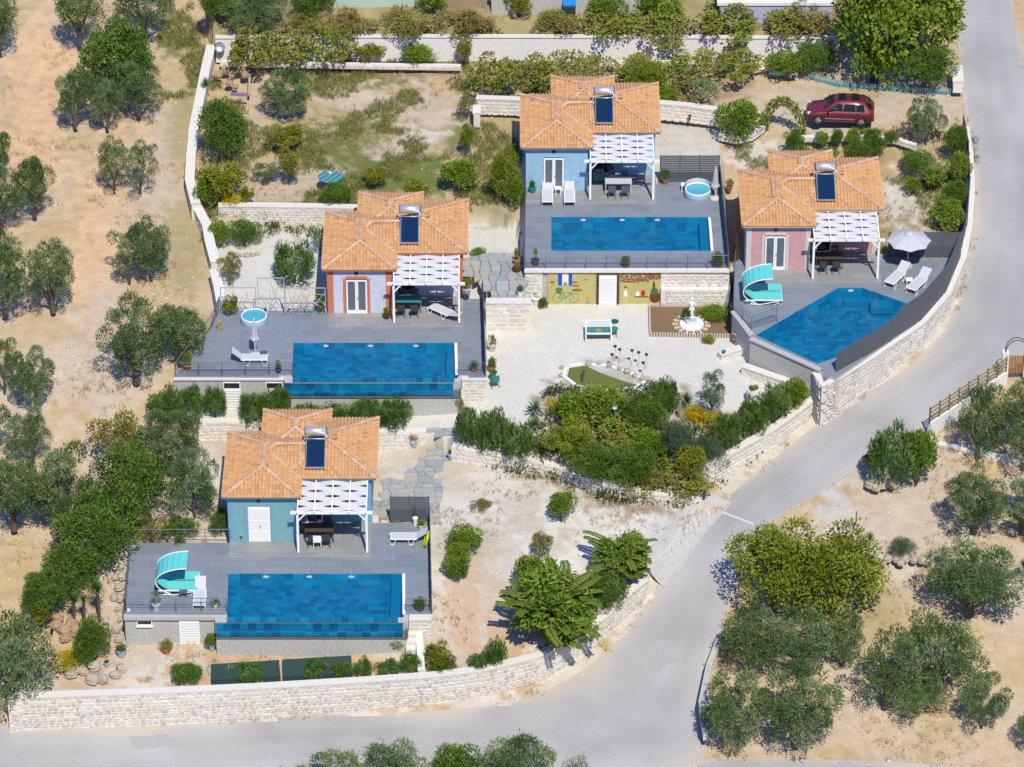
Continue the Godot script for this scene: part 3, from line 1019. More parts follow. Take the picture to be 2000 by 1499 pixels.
func house(at: Vector3, label: String, wall: Color, trim: Color, door: String, surround: bool, strips: int, pergola_label: String, heater_label: String, pil := 0.28, soff := Color(.6, .6, .6)):
	var o := thing("villa", label, "house", at, 0, "orange roofed pool villas")
	var key := label.substr(0, 12)
	var wm := mat("plaster " + key, wall, 0.9, 6.0, 0.9)
	var tm := mat("trim " + key, trim, 0.85, 2.5, 0.94)
	var sm := mat("soffit " + key, soff, 0.85, 2.0, 0.86)
	var b := MB.new()
	b.prism(pv(WALLS), -0.1, EAVE - 0.1)
	part(o, "wall", b.done(), wm)
	b = MB.new()
	b.prism(pv(EAVES), EAVE - 0.13, EAVE - 0.04, true)
	part(o, "eave_board", b.done(), sm)
	if pil > 0:
		for c in [[0.0, 0.0, 1, 1], [3.8, 0.0, -1, 1], [8.0, -1.9, -1, 1]]:
			part(o, "corner_pilaster", bx(Vector3(pil, EAVE - 0.16, pil)), tm, Vector3(c[0] + c[2] * (pil / 2 - 0.02), (EAVE - 0.16) / 2 - 0.06, c[1] - pil / 2 + 0.02))
		part(o, "frieze", bx(Vector3(3.8 - pil * 2, 0.16, 0.03)), sm, Vector3(1.9, EAVE - 0.22, 0.014))
	var roof := part(o, "roof", roof_cache[0], M.roof_under)
	for s in roof_cache[1]:
		part(roof, "roof_tiles", s, M.roof).set_meta("kind", "stuff")
	for r in roof_cache[2]:
		var z: Vector3 = r[1] - r[0]
		var x := Vector3.UP.cross(z.normalized()).normalized()
		var y := z.normalized().cross(x)
		var e := part(roof, "ridge_tile", roof_cache[3], M.ridge[rng.randi() % 3])
		e.transform = Transform3D(Basis(x, y, z), r[0] + y * (0.03 if r.size() == 2 else -0.02))
	# garden door
	var dx := 1.72
	if surround:
		var sr := MB.new()
		sr.box(Vector3(dx - 0.72, 1.16, 0.02), Vector3(0.16, 2.5, 0.05))
		sr.box(Vector3(dx + 0.72, 1.16, 0.02), Vector3(0.16, 2.5, 0.05))
		sr.box(Vector3(dx, 2.49, 0.021), Vector3(1.28, 0.16, 0.05))
		part(o, "door_surround", sr.done(), tm)
	var d := part(o, "door", bx(Vector3(1.24, 2.36, 0.06)), M.white if door == "shutter" else M.dark_glass, Vector3(dx, 1.18, 0.03))
	for s in [-1.0, 1.0]:
		if door == "shutter":
			part(d, "shutter_leaf", bx(Vector3(0.59, 2.28, 0.05)), M.white, Vector3(s * 0.3, 0, 0.05))
			for k in 3:
				part(d, "shutter_panel", bx(Vector3(0.45, 0.62, 0.015)), M.white_soft, Vector3(s * 0.3, -0.74 + k * 0.74, 0.08))
		else:
			var fr := MB.new()
			for q in [[-0.26, 0, 0.09, 2.32], [0.26, 0, 0.09, 2.32], [0, 1.115, 0.44, 0.09], [0, -1.05, 0.44, 0.22]]:
				fr.box(Vector3(q[0], q[1], 0), Vector3(q[2], q[3], 0.07))
			part(d, "door_frame", fr.done(), M.white, Vector3(s * 0.31, 0, 0.05))
			part(d, "pane", bx(Vector3(0.44, 1.98, 0.02)), M.pane, Vector3(s * 0.31, 0.06, 0.04))
			if door == "curtain":
				part(d, "curtain", bx(Vector3(0.2, 1.9, 0.01)), M.curtain, Vector3(s * 0.36, 0.05, 0.035))
	part(d, "door_handle", bx(Vector3(0.03, 0.16, 0.05)), M.dark_metal, Vector3(0.06, -0.1, 0.1))
	var lp := MB.new()
	lp.lathe([[0.0, 0.09], [0.1, 0.06], [0.13, 0.0], [0.0, 0.0]], 12)
	var lm := part(o, "wall_lamp", lp.done(), M.dark_metal, Vector3(dx, 2.78, 0.0))
	lm.rotation.x = PI / 2
	# window and door under the pergola
	var w := part(o, "window", bx(Vector3(1.16, 1.2, 0.06)), M.white, Vector3(6.3, 1.6, -1.88))
	for s in [-1.0, 1.0]:
		part(w, "pane", bx(Vector3(0.48, 1.06, 0.02)), M.dark_glass, Vector3(s * 0.27, 0, 0.03))
	part(w, "sill", bx(Vector3(1.3, 0.06, 0.14)), M.white, Vector3(0, -0.64, 0.06))
	var d2 := part(o, "door", bx(Vector3(1.0, 2.2, 0.06)), M.white, Vector3(4.75, 1.1, -1.88))
	part(d2, "pane", bx(Vector3(0.78, 1.9, 0.02)), M.dark_glass, Vector3(0, 0.06, 0.03))
	# small bathroom window and drain pipe
	part(o, "drain_pipe", tb(Vector3(-0.05, 0, -0.5), Vector3(-0.05, EAVE - 0.2, -0.5), 0.04), M.white)
	# pergola
	var pg := thing("pergola", pergola_label, "pergola", at + Vector3(3.95, 0.06, 1.16), 0, "white pergolas with woven shade strips")
	var wd := 3.87
	var bh := 2.72
	for x in [0.0, wd]:
		part(pg, "post", bx(Vector3(0.13, bh - 0.1, 0.13)), M.white, Vector3(x, (bh - 0.1) / 2, 0))
		var br := MB.new()
		for s in ([1.0] if x == 0.0 else [-1.0]):
			br.bar(Vector3(x + s * 0.05, bh - 0.55, 0), Vector3(x + s * 0.42, bh - 0.12, 0), 0.07, 0.07)
		part(pg, "brace", br.done(), M.white)
	part(pg, "front_beam", bx(Vector3(wd + 0.75, 0.17, 0.1)), M.white, Vector3(wd / 2 - 0.02, bh - 0.02, 0.0))
	part(pg, "wall_beam", bx(Vector3(wd + 0.1, 0.14, 0.06)), M.white, Vector3(wd / 2, bh + 0.16, -3.02))
	for k in 5:
		part(pg, "rafter", MBbar(Vector3(0, bh + 0.24, -3.0), Vector3(0, bh + 0.13, 0.22), 0.07, 0.12), M.white, Vector3(wd * k / 4, 0, 0))
	var amp := 0.062 if strips > 6 else 0.085
	var sw := 2.9 / strips
	for i in strips:
		var z := -2.85 + (i + 0.5) * sw
		var bs := MB.new()
		var n := 24
		for k in n:
			var pts := []
			for kk in [k, k + 1]:
				var x: float = wd * kk / n + 0.0
				var yy := cos(PI * 4.0 * kk / n + (PI if i % 2 else 0.0)) * amp + bh + 0.2 - (z + 2.9) * 0.035
				pts.append(Vector3(x, yy, z))
			var hw := sw * 0.49
			bs.quad(pts[0] + Vector3(0, 0.01, -hw), pts[1] + Vector3(0, 0.01, -hw), pts[1] + Vector3(0, -0.01, hw), pts[0] + Vector3(0, -0.01, hw))
		part(pg, "shade_strip", bs.done(), M.fabric)
	# solar water heater standing on the tiles
	var sh := thing("solar_water_heater", heater_label, "solar heater", at + Vector3(4.85, EAVE + 0.1, -2.1), 0, "solar water heaters on the villa roofs")
	var tilt := Basis(Vector3.RIGHT, deg_to_rad(23))
	var col := part(sh, "collector", bx(Vector3(1.12, 0.1, 2.0), Vector3(0, 0.05, -1.0)), M.alu, Vector3(0, 0.22, 0))
	col.basis = tilt
	part(col, "collector_glass", bx(Vector3(1.02, 0.02, 1.86), Vector3(0, 0.105, -1.0)), M.solar)
	var tk := MB.new()
	tk.tube(Vector3(-0.6, 1.42, -2.05), Vector3(0.6, 1.42, -2.05), 0.26, 0.26, 20)
	part(sh, "tank", tk.done(true), M.steel)
	for s in [-1.0, 1.0]:
		var cp := MB.new()
		cp.tube(Vector3(s * 0.6, 1.42, -2.05), Vector3(s * 0.64, 1.42, -2.05), 0.27, 0.24, 20)
		part(sh, "tank_end", cp.done(), M.dark_metal)
		var lg := MB.new()
		lg.bar(Vector3(s * 0.5, 0.2, -0.1), Vector3(s * 0.5, 1.2, -2.05), 0.05, 0.05)
		lg.bar(Vector3(s * 0.5, 0.55, -2.3), Vector3(s * 0.5, 1.25, -2.15), 0.05, 0.05)
		lg.bar(Vector3(s * 0.5, 0.25, -0.1), Vector3(s * 0.5, 0.55, -2.3), 0.04, 0.04)
		part(sh, "stand", lg.done(), M.alu)
	var pp := MB.new()
	pp.path([Vector3(0.5, 1.05, -1.9), Vector3(0.62, 1.25, -1.75), Vector3(0.5, 1.45, -1.75), Vector3(0.2, 1.5, -1.8)], 0.035)
	pp.path([Vector3(-0.6, 0.25, -0.1), Vector3(-0.85, 0.3, -0.3), Vector3(-0.85, 0.75, -1.6), Vector3(-0.6, 1.1, -1.9)], 0.013)
	part(sh, "pipe", pp.done(), M.white)

func MBbar(a: Vector3, b: Vector3, w: float, h: float) -> ArrayMesh:
	var m := MB.new()
	m.bar(a, b, w, h)
	return m.done()

func porch(label: String, at: Vector3, w := 8.05):
	var o := thing("porch", label, "")
	o.remove_meta("category")
	o.set_meta("kind", "structure")
	o.position = at
	var poly := PackedVector2Array([Vector2(0, 0.02), Vector2(3.82, 0.02), Vector2(3.82, -1.88), Vector2(w, -1.88), Vector2(w, 1.42), Vector2(0, 1.42)])
	var b := MB.new()
	b.prism(poly, -0.02, 0.03)
	part(o, "slab", b.done(), M.concrete)
	tiles_on(o, "porch_tile", poly, [], 0.06, Vector2(0.9, 0.6), M.porch, 0.03, 0.015)

# ------------------------------------------------------------------ furniture and small things
func tubes(list: Array, r: float, n := 5) -> ArrayMesh:
	var m := MB.new()
	for p in list: m.path(p, r, n)
	return m.done()

func lounger(label: String, at: Vector3, turn: float, back: float, group := "", m: Material = null):
	var o := thing("sun_lounger", label, "sun lounger", at, turn, group)
	var sl: Material = m if m else M.sling
	var f := MB.new()
	for s in [-0.32, 0.32]:
		f.bar(Vector3(-0.2, 0.36, s), Vector3(1.3, 0.36, s), 0.05, 0.05)
	f.bar(Vector3(1.3, 0.36, -0.32), Vector3(1.3, 0.36, 0.32), 0.05, 0.05)
	part(o, "frame", f.done(), M.white)
	part(o, "seat", bx(Vector3(1.45, 0.025, 0.6), Vector3(0.55, 0.385, 0)), sl)
	var b := part(o, "backrest", bx(Vector3(0.75, 0.03, 0.62), Vector3(-0.375, 0, 0)), sl, Vector3(-0.17, 0.385, 0))
	b.rotation.z = -back
	for x in [0.0, 1.05]:
		for s in [-0.33, 0.33]:
			part(o, "leg", tubes([[Vector3(x - 0.05, 0.35, s), Vector3(x + 0.06, 0.0, s), Vector3(x + 0.24, 0.0, s), Vector3(x + 0.33, 0.35, s)]], 0.018), M.white)

func table(called: String, label: String, at: Vector3, s: Vector3, m: Material, turn := 0.0, cat := "table"):
	var o := thing(called, label, cat, at, turn)
	part(o, "table_top", bx(Vector3(s.x, 0.04, s.z), Vector3(0, s.y, 0)), m)
	for x in [-1, 1]:
		for z in [-1, 1]:
			part(o, "leg", bx(Vector3(0.05, s.y - 0.02, 0.05), Vector3(x * (s.x / 2 - 0.05), s.y / 2 - 0.01, z * (s.z / 2 - 0.05))), m)

var chair_cache := {}
func chair(label: String, at: Vector3, turn: float, m: Material, group := ""):
	var o := thing("dining_chair", label, "chair", at, turn, group)
	part(o, "seat", bx(Vector3(0.46, 0.04, 0.46), Vector3(0, 0.45, 0)), m)
	part(o, "backrest", bx(Vector3(0.46, 0.4, 0.03), Vector3(0, 0.7, 0.23)), m)
	for x in [-0.2, 0.2]:
		for z in [-0.2, 0.2]:
			part(o, "leg", tb(Vector3(x, 0.45, z), Vector3(x * 1.15, 0, z * 1.15), 0.018, 5), m)

func dining(where: String, at: Vector3, dark: Material, tt: Material, n: int):
	table("dining_table", "dining table under the pergola of " + where, at, Vector3(1.65, 0.74, 0.85), tt)
	for i in n:
		var sx := -0.4 if i % 2 == 0 else 0.4
		var front := i < 2
		chair("dark dining chair, %s, under the pergola of %s" % [["pool side left", "pool side right", "wall side left", "wall side right"][i], where], at + Vector3(sx, 0, 0.72 if front else -0.7), 0.0 if front else PI, dark, "dining chairs of " + where)

func pot(label: String, at: Vector3, r: float, h: float, m: Material, kind: String, rx: float, ry: float, group := "") -> Node3D:
	var o := thing("plant_pot", label, "plant pot", at, 0, group)
	var b := MB.new()
	b.lathe([[0.0, 0.0], [r * 0.68, 0.0], [r * 0.95, h * 0.85], [r * 1.08, h * 0.86], [r * 1.08, h], [r * 0.92, h], [r * 0.9, h * 0.88], [0.0, h * 0.88]], 14)
	part(o, "pot", b.done(), m)
	if kind:
		nth += 1
		var k: Array = kinds[kind]
		var c := part(o, "foliage", k[nth % k.size()], leaf_m, Vector3(0, h * 0.9 + ry * (0.3 if kind in ["rosette", "agave"] else 0.85), 0))
		c.scale = Vector3(rx, ry, rx)
	return o

func parasol_closed(label: String, at: Vector3, h: float):
	var o := thing("parasol", label, "parasol", at)
	part(o, "pole", tb(Vector3.ZERO, Vector3(0, h, 0), 0.025, 8), M.white)
	var b := MB.new()
	var prof := [[0.02, h], [0.1, h - 0.25], [0.13, h - 0.7], [0.17, h - 1.15], [0.26, h - 1.32], [0.2, h - 1.3], [0.03, h - 1.2]]
	b.lathe(prof, 12)
	for i in b.v.size():
		var t := i % 12
		var q := 0.72 if t % 2 else 1.12
		b.v[i] = Vector3(b.v[i].x * q, b.v[i].y, b.v[i].z * q)
	part(o, "folded_canopy", b.done(), M.parasol)
	part(o, "finial", bx(Vector3(0.05, 0.12, 0.05), Vector3(0, h + 0.04, 0)), M.white)
	var f := MB.new()
	f.lathe([[0.0, 0.1], [0.1, 0.09], [0.3, 0.06], [0.3, 0.0]], 14)
	part(o, "foot", f.done(), M.cream)

func parasol_open(label: String, at: Vector3, h: float, r: float):
	var o := thing("parasol", label, "parasol", at)
	part(o, "pole", tb(Vector3.ZERO, Vector3(0, h, 0), 0.025, 8), M.white)
	for k in 8:
		var t0 := TAU * k / 8
		var t1 := TAU * (k + 1) / 8
		var b := MB.new()
		var a := Vector3(0, h, 0)
		var p0 := Vector3(cos(t0) * r, h - 0.5, sin(t0) * r)
		var p1 := Vector3(cos(t1) * r, h - 0.5, sin(t1) * r)
		var m0 := a.lerp(p0, 0.5) + Vector3(0, 0.06, 0)
		var m1 := a.lerp(p1, 0.5) + Vector3(0, 0.06, 0)
		b.tri(a, m0, m1)
		b.quad(m0, p0, (p0 + p1) / 2 * Vector3(0.97, 1, 0.97) + Vector3(0, 0.02, 0), m1)
		b.tri(m1, (p0 + p1) / 2 * Vector3(0.97, 1, 0.97) + Vector3(0, 0.02, 0), p1)
		part(o, "canopy_panel", b.done(), M.parasol)
		part(o, "rib", tb(Vector3(0, h - 0.08, 0), p0, 0.012, 4), M.alu)
	var v := MB.new()
	v.lathe([[0.0, h + 0.12], [0.2, h + 0.05], [0.3, h - 0.06]], 8)
	part(o, "vent", v.done(), M.parasol)
	var f := MB.new()
	f.lathe([[0.0, 0.08], [0.32, 0.06], [0.32, 0.0]], 14)
	part(o, "foot", f.done(), M.concrete)

func tub(label: String, at: Vector3, r: float, back: bool):
	var o := thing("hot_tub", label, "hot tub", at)
	var b := MB.new()
	b.lathe([[0.0, 0.0], [r * 0.98, 0.0], [r * 1.03, 0.2], [r, 0.4], [r * 0.95, 0.46], [r * 0.88, 0.44], [r * 0.88, 0.16], [0.0, 0.16]], 28)
	part(o, "tub_wall", b.done(), M.blue_pot)
	var w := MB.new()
	w.lathe([[0.0, 0.39], [r * 0.885, 0.39]], 28)
	part(o, "tub_water", w.done(), M.tub_water)
	var rim := MB.new()
	for k in 28:
		var t := TAU * k / 28
		var t2 := TAU * (k + 1) / 28
		rim.tube(Vector3(cos(t) * r * 0.92, 0.45, sin(t) * r * 0.92), Vector3(cos(t2) * r * 0.92, 0.45, sin(t2) * r * 0.92), 0.035, 0.035, 6, false)
	part(o, "rim", rim.done(), M.white)
	if back:
		var bk := MB.new()
		for k in 12:
			var t := -PI * 0.93 + PI * 0.86 * k / 12
			var t2 := -PI * 0.93 + PI * 0.86 * (k + 1) / 12
			var a := Vector3(cos(t) * r * 1.04, 0.4, sin(t) * r * 1.04)
			var c := Vector3(cos(t2) * r * 1.04, 0.4, sin(t2) * r * 1.04)
			bk.quad(a, c, c * Vector3(0.98, 1, 0.98) + Vector3(0, 0.36, 0), a * Vector3(0.98, 1, 0.98) + Vector3(0, 0.36, 0))
			bk.quad(a * Vector3(0.9, 1, 0.9) + Vector3(0, 0.08, 0), c * Vector3(0.9, 1, 0.9) + Vector3(0, 0.08, 0), c * Vector3(0.94, 1, 0.94) + Vector3(0, 0.38, 0), a * Vector3(0.94, 1, 0.94) + Vector3(0, 0.38, 0))
		part(o, "folded_cover", bk.done(), M.sling)

func daybed(label: String, at: Vector3):
	# open side towards +x; local origin at the middle of the bed
	var o := thing("canopy_daybed", label, "daybed", at, 0.0, "turquoise canopy daybeds")
	var f := MB.new()
	for s in [-0.85, 0.85]:
		var pts := []
		for k in 15:
			var t := lerpf(PI * 1.32, PI * 0.5, k / 14.0)
			pts.append(Vector3(0.62 + cos(t) * 1.75 if k < 14 else 0.62, 0.92 + sin(t) * 0.92, s))
		f.path(pts, 0.03, 6)
		f.path([Vector3(-0.7, 0.1, s), Vector3(-0.1, 0.06, s), Vector3(1.0, 0.3, s)], 0.025, 6)
	f.bar(Vector3(-1.0, 0.36, 0.86), Vector3(1.2, 0.36, 0.86), 0.05, 0.06)
	f.bar(Vector3(-1.0, 0.36, -0.86), Vector3(1.2, 0.36, -0.86), 0.05, 0.06)
	f.bar(Vector3(1.2, 0.36, -0.86), Vector3(1.2, 0.36, 0.86), 0.05, 0.06)
	part(o, "frame", f.done(), M.white)
	for k in 9:
		var t0 := lerpf(PI * 1.12, PI * 0.5, k / 9.0)
		var t1 := lerpf(PI * 1.12, PI * 0.5, (k + 1) / 9.0)
		var a := Vector3(0.62 + cos(t0) * 1.75, 0.92 + sin(t0) * 0.92, 0)
		var b := Vector3(0.62 + cos(t1) * 1.75, 0.92 + sin(t1) * 0.92, 0)
		var q := MB.new()
		var md := (a + b) / 2 * Vector3(1, 1, 1) - Vector3(0, 0.02, 0)
		q.quad(a + Vector3(0, 0, -0.86), md + Vector3(0, 0, -0.86), md + Vector3(0, 0, 0.86), a + Vector3(0, 0, 0.86))
		q.quad(md + Vector3(0, 0, -0.86), b + Vector3(0, 0, -0.86), b + Vector3(0, 0, 0.86), md + Vector3(0, 0, 0.86))
		part(o, "canopy_panel", q.done(), M.turquoise)
	for s in [-0.46, 0.46]:
		part(o, "mattress", bx(Vector3(1.75, 0.1, 0.74), Vector3(0.32, 0.44, s)), M.turquoise)
		var e := part(o, "backrest", bx(Vector3(0.72, 0.08, 0.74), Vector3(-0.36, 0, 0)), M.turquoise, Vector3(-0.5, 0.44, s))
		e.rotation.z = -0.75
	for s in [-0.8, 0.8]:
		for x in [-0.55, 0.95]:
			part(o, "leg", tubes([[Vector3(x - 0.2, 0.36, s), Vector3(x + 0.2, 0, s)], [Vector3(x + 0.2, 0.36, s), Vector3(x - 0.2, 0, s)]], 0.022), M.white)

func railing(label: String, pts: Array, h: float, rails: int, m: Material, group := ""):
	var o := thing("railing", label, "railing", Vector3.ZERO, 0, group)
	for k in pts.size() - 1:
		var n := maxi(1, int((pts[k + 1] - pts[k]).length() / 1.15))
		for i in n + (1 if k == pts.size() - 2 else 0):
			var q: Vector3 = pts[k].lerp(pts[k + 1], float(i) / n)
			part(o, "post", bx(Vector3(0.035, h, 0.035), Vector3(0, h / 2, 0)), m, q)
		for r in rails:
			var y := h * (1.0 - float(r) / rails) - 0.015
			part(o, "rail", MBbar(pts[k] + Vector3(0, y, 0), pts[k + 1] + Vector3(0, y, 0), 0.04 if r == 0 else 0.016, 0.03 if r == 0 else 0.016), M.rail_top if r == 0 else m)

func slat_fence(label: String, a: Vector3, b: Vector3, h: float, n: int, m: Material, gap := 0.25, bays := 3):
	var o := thing("slat_fence", label, "fence")
	for i in bays + 1:
		part(o, "post", bx(Vector3(0.06, h + 0.03, 0.08), Vector3(0, h / 2, 0)), m, a.lerp(b, float(i) / bays))
	for k in n:
		part(o, "slat", MBbar(a + Vector3(0, h * (k + 0.5) / n, 0.045), b + Vector3(0, h * (k + 0.5) / n, 0.045), 0.025, h / n * (1.0 - gap)), m)

func twig_screen(label: String, a: Vector3, b: Vector3, h: float, n: int):
	var o := thing("trellis_screen", label, "trellis", Vector3.ZERO, 0)
	for q in [a, b]:
		part(o, "post", bx(Vector3(0.05, h, 0.05), Vector3(0, h / 2, 0)), M.galv, q)
	part(o, "rail", MBbar(a + Vector3(0, h, 0), b + Vector3(0, h, 0), 0.05, 0.05), M.galv)
	part(o, "rail", MBbar(a + Vector3(0, h * 0.45, 0), b + Vector3(0, h * 0.45, 0), 0.03, 0.03), M.galv)
	for i in n:
		var u := rng.randf()
		var p := a.lerp(b, u) + Vector3(0, rng.randf() * h * 0.9, 0.03)
		var q := a.lerp(b, clampf(u + rng.randf_range(-0.4, 0.4), 0, 1)) + Vector3(0, rng.randf() * h * 0.95, 0.03)
		part(o, "branch", tb(p, q, 0.018, 4), M.driftwood)

func rock_pile(label: String, group: String, spots: Array, rmin: float, rmax: float, m: Material):
	for i in spots.size():
		var q: Vector3 = spots[i]
		var r := rng.randf_range(rmin, rmax)
		var b := MB.new()
		b.rock(Vector3(0, r * 0.35, 0), Vector3(r, r * rng.randf_range(0.55, 0.85), r * rng.randf_range(0.7, 1.0)), 900 + i + spots.size() * 7)
		var o := part(self, numbered("rock"), b.done(), m, q)
		tag(o, label, "rock", group)
		o.rotation.y = i * 1.3

func car(at: Vector3, turn: float):
	var o := thing("parked_car", "dark red compact hatchback parked on the dirt drive by the road", "car", at, turn)
	# x: nose at -2.13; each station: x, half width low, half width belt, y low, y belt, y bonnet centre
	var S := [[-2.13, .55, .62, .32, .58, .62], [-2.05, .74, .76, .24, .66, .72], [-1.8, .84, .84, .2, .76, .84], [-1.3, .87, .87, .2, .84, .96], [-.95, .87, .87, .2, .9, 1.03], [0, .88, .88, .2, .95, 1.05], [1.0, .88, .87, .2, .98, 1.05], [1.7, .87, .84, .22, 1.0, 1.03], [2.0, .82, .78, .3, .98, 1.0], [2.12, .7, .7, .42, .86, .9]]
	var b := MB.new()
	var W := 11
	for s in S:
		var pr := []
		pr.append(Vector3(s[0], s[3], -s[1] * 0.9))
		pr.append(Vector3(s[0], s[3] + 0.12, -s[1]))
		pr.append(Vector3(s[0], (s[3] + s[4]) / 2 + .05, -s[1] * 1.01))
		pr.append(Vector3(s[0], s[4] - 0.03, -s[2]))
		pr.append(Vector3(s[0], s[4] + 0.03, -s[2] * 0.9))
		pr.append(Vector3(s[0], s[5], 0))
		for k in 5:
			var q: Vector3 = pr[4 - k]
			pr.append(Vector3(q.x, q.y, -q.z))
		for q in pr: b.p(q)
	for i in S.size() - 1:
		for k in W - 1:
			var a := i * W + k
			b.ix.append_array([a, a + 1, a + W + 1, a, a + W + 1, a + W])
	for e in [0, S.size() - 1]:
		for k in range(1, W - 1):
			var a0: int = e * W
			if e == 0: b.ix.append_array([a0, a0 + k + 1, a0 + k])
			else: b.ix.append_array([a0, a0 + k, a0 + k + 1])
	part(o, "body", b.done(true), M.car_red)
	# cabin
	var R := [[-1.05, .74, 1.0, .7], [-.35, .66, 1.5, .56], [0.1, .68, 1.58, .58], [0.9, .68, 1.58, .58], [1.5, .66, 1.52, .55], [1.95, .74, 1.05, .66]]
	var c := MB.new()
	for s in R:
		for q in [Vector3(s[0], 0.97, -0.84), Vector3(s[0], s[2] - 0.06, -s[3] - 0.04), Vector3(s[0], s[2], -s[3] + 0.1), Vector3(s[0], s[2] + 0.03, 0), Vector3(s[0], s[2], s[3] - 0.1), Vector3(s[0], s[2] - 0.06, s[3] + 0.04), Vector3(s[0], 0.97, 0.84)]: c.p(q)
	for i in R.size() - 1:
		for k in 6:
			var a := i * 7 + k
			c.ix.append_array([a, a + 1, a + 8, a, a + 8, a + 7])
	part(o, "roof", c.done(true), M.car_red)
	var ws := MB.new()
	ws.quad(Vector3(-1.0, 1.06, -0.66), Vector3(-1.0, 1.06, 0.66), Vector3(-0.4, 1.5, 0.5), Vector3(-0.4, 1.5, -0.5))
	part(o, "windscreen", ws.done(), M.car_glass, Vector3(-0.025, 0.02, 0))
	var rw := MB.new()
	rw.quad(Vector3(1.93, 1.1, -0.62), Vector3(1.93, 1.1, 0.62), Vector3(1.55, 1.48, 0.5), Vector3(1.55, 1.48, -0.5))
	part(o, "rear_window", rw.done(), M.car_glass, Vector3(0.025, 0.02, 0))
	for s in [-1.0, 1.0]:
		for q in [[-0.72, -0.2, 0.12, 0.34], [0.2, 0.26, 0.95, 0.92], [1.02, 0.98, 1.55, 1.4]]:
			var g := MB.new()
			var f := func(x: float, y: float) -> Vector3: return Vector3(x, y, s * (lerpf(0.86, 0.655, (y - 0.97) / 0.53) + 0.006))
			g.quad(f.call(q[0], 1.03), f.call(q[2], 1.03), f.call(minf(q[2], q[3] + 0.06), 1.45), f.call(q[1], 1.43))
			part(o, "side_window", g.done(), M.car_glass)
		for x in [-1.36, 1.33]:
			var w := MB.new()
			w.tube(Vector3(x, 0.31, s * 0.66), Vector3(x, 0.31, s * 0.875), 0.31, 0.31, 18)
			var wn := part(o, "wheel", w.done(), M.rubber)
			var rim := MB.new()
			rim.tube(Vector3(x, 0.31, s * 0.85), Vector3(x, 0.31, s * 0.89), 0.2, 0.17, 16)
			for k in 5:
				var t := TAU * k / 5
				rim.bar(Vector3(x, 0.31, s * 0.895), Vector3(x + cos(t) * 0.19, 0.31 + sin(t) * 0.19, s * 0.895), 0.05, 0.03)
			part(wn, "rim", rim.done(), M.alu)
			var ar := MB.new()
			for k in 10:
				var t := PI * k / 10
				var t2 := PI * (k + 1) / 10
				ar.bar(Vector3(x + cos(t) * 0.35, 0.31 + sin(t) * 0.35, s * 0.875), Vector3(x + cos(t2) * 0.35, 0.31 + sin(t2) * 0.35, s * 0.875), 0.05, 0.05)
			part(o, "wheel_arch", ar.done(), M.rubber)
		part(o, "side_moulding", bx(Vector3(1.9, 0.07, 0.03), Vector3(0, 0.48, s * 0.885)), M.grey_plastic)
		part(o, "mirror", bx(Vector3(0.12, 0.14, 0.2), Vector3(-0.72, 1.06, s * 0.96)), M.car_red)
		part(o, "headlight", bx(Vector3(0.34, 0.13, 0.16), Vector3(-1.9, 0.71, s * 0.66), Basis(Vector3.UP, s * 0.5)), M.lamp_glass)
		part(o, "tail_light", bx(Vector3(0.1, 0.3, 0.16), Vector3(2.02, 0.85, s * 0.68)), M.tail_red)
		for x in [-0.35, 0.72]:
			part(o, "door_handle", bx(Vector3(0.16, 0.03, 0.04), Vector3(x + 0.35, 0.86, s * 0.885)), M.car_red)
		for x in [-0.82, 0.2, 1.15]:
			part(o, "door_gap", bx(Vector3(0.015, 0.62, 0.012), Vector3(x, 0.64, s * 0.888)), M.rubber)
	for x in [0.0, 0.82]:
		part(o, "sunroof", bx(Vector3(0.5, 0.012, 0.82), Vector3(x + 0.1, 1.612, 0)), M.car_glass)
	part(o, "front_bumper", bx(Vector3(0.14, 0.16, 1.3), Vector3(-2.08, 0.38, 0)), M.car_red)
	part(o, "rear_bumper", bx(Vector3(0.16, 0.2, 1.46), Vector3(2.06, 0.42, 0)), M.car_red)
	part(o, "licence_plate", bx(Vector3(0.02, 0.1, 0.5), Vector3(2.15, 0.56, 0)), M.white)

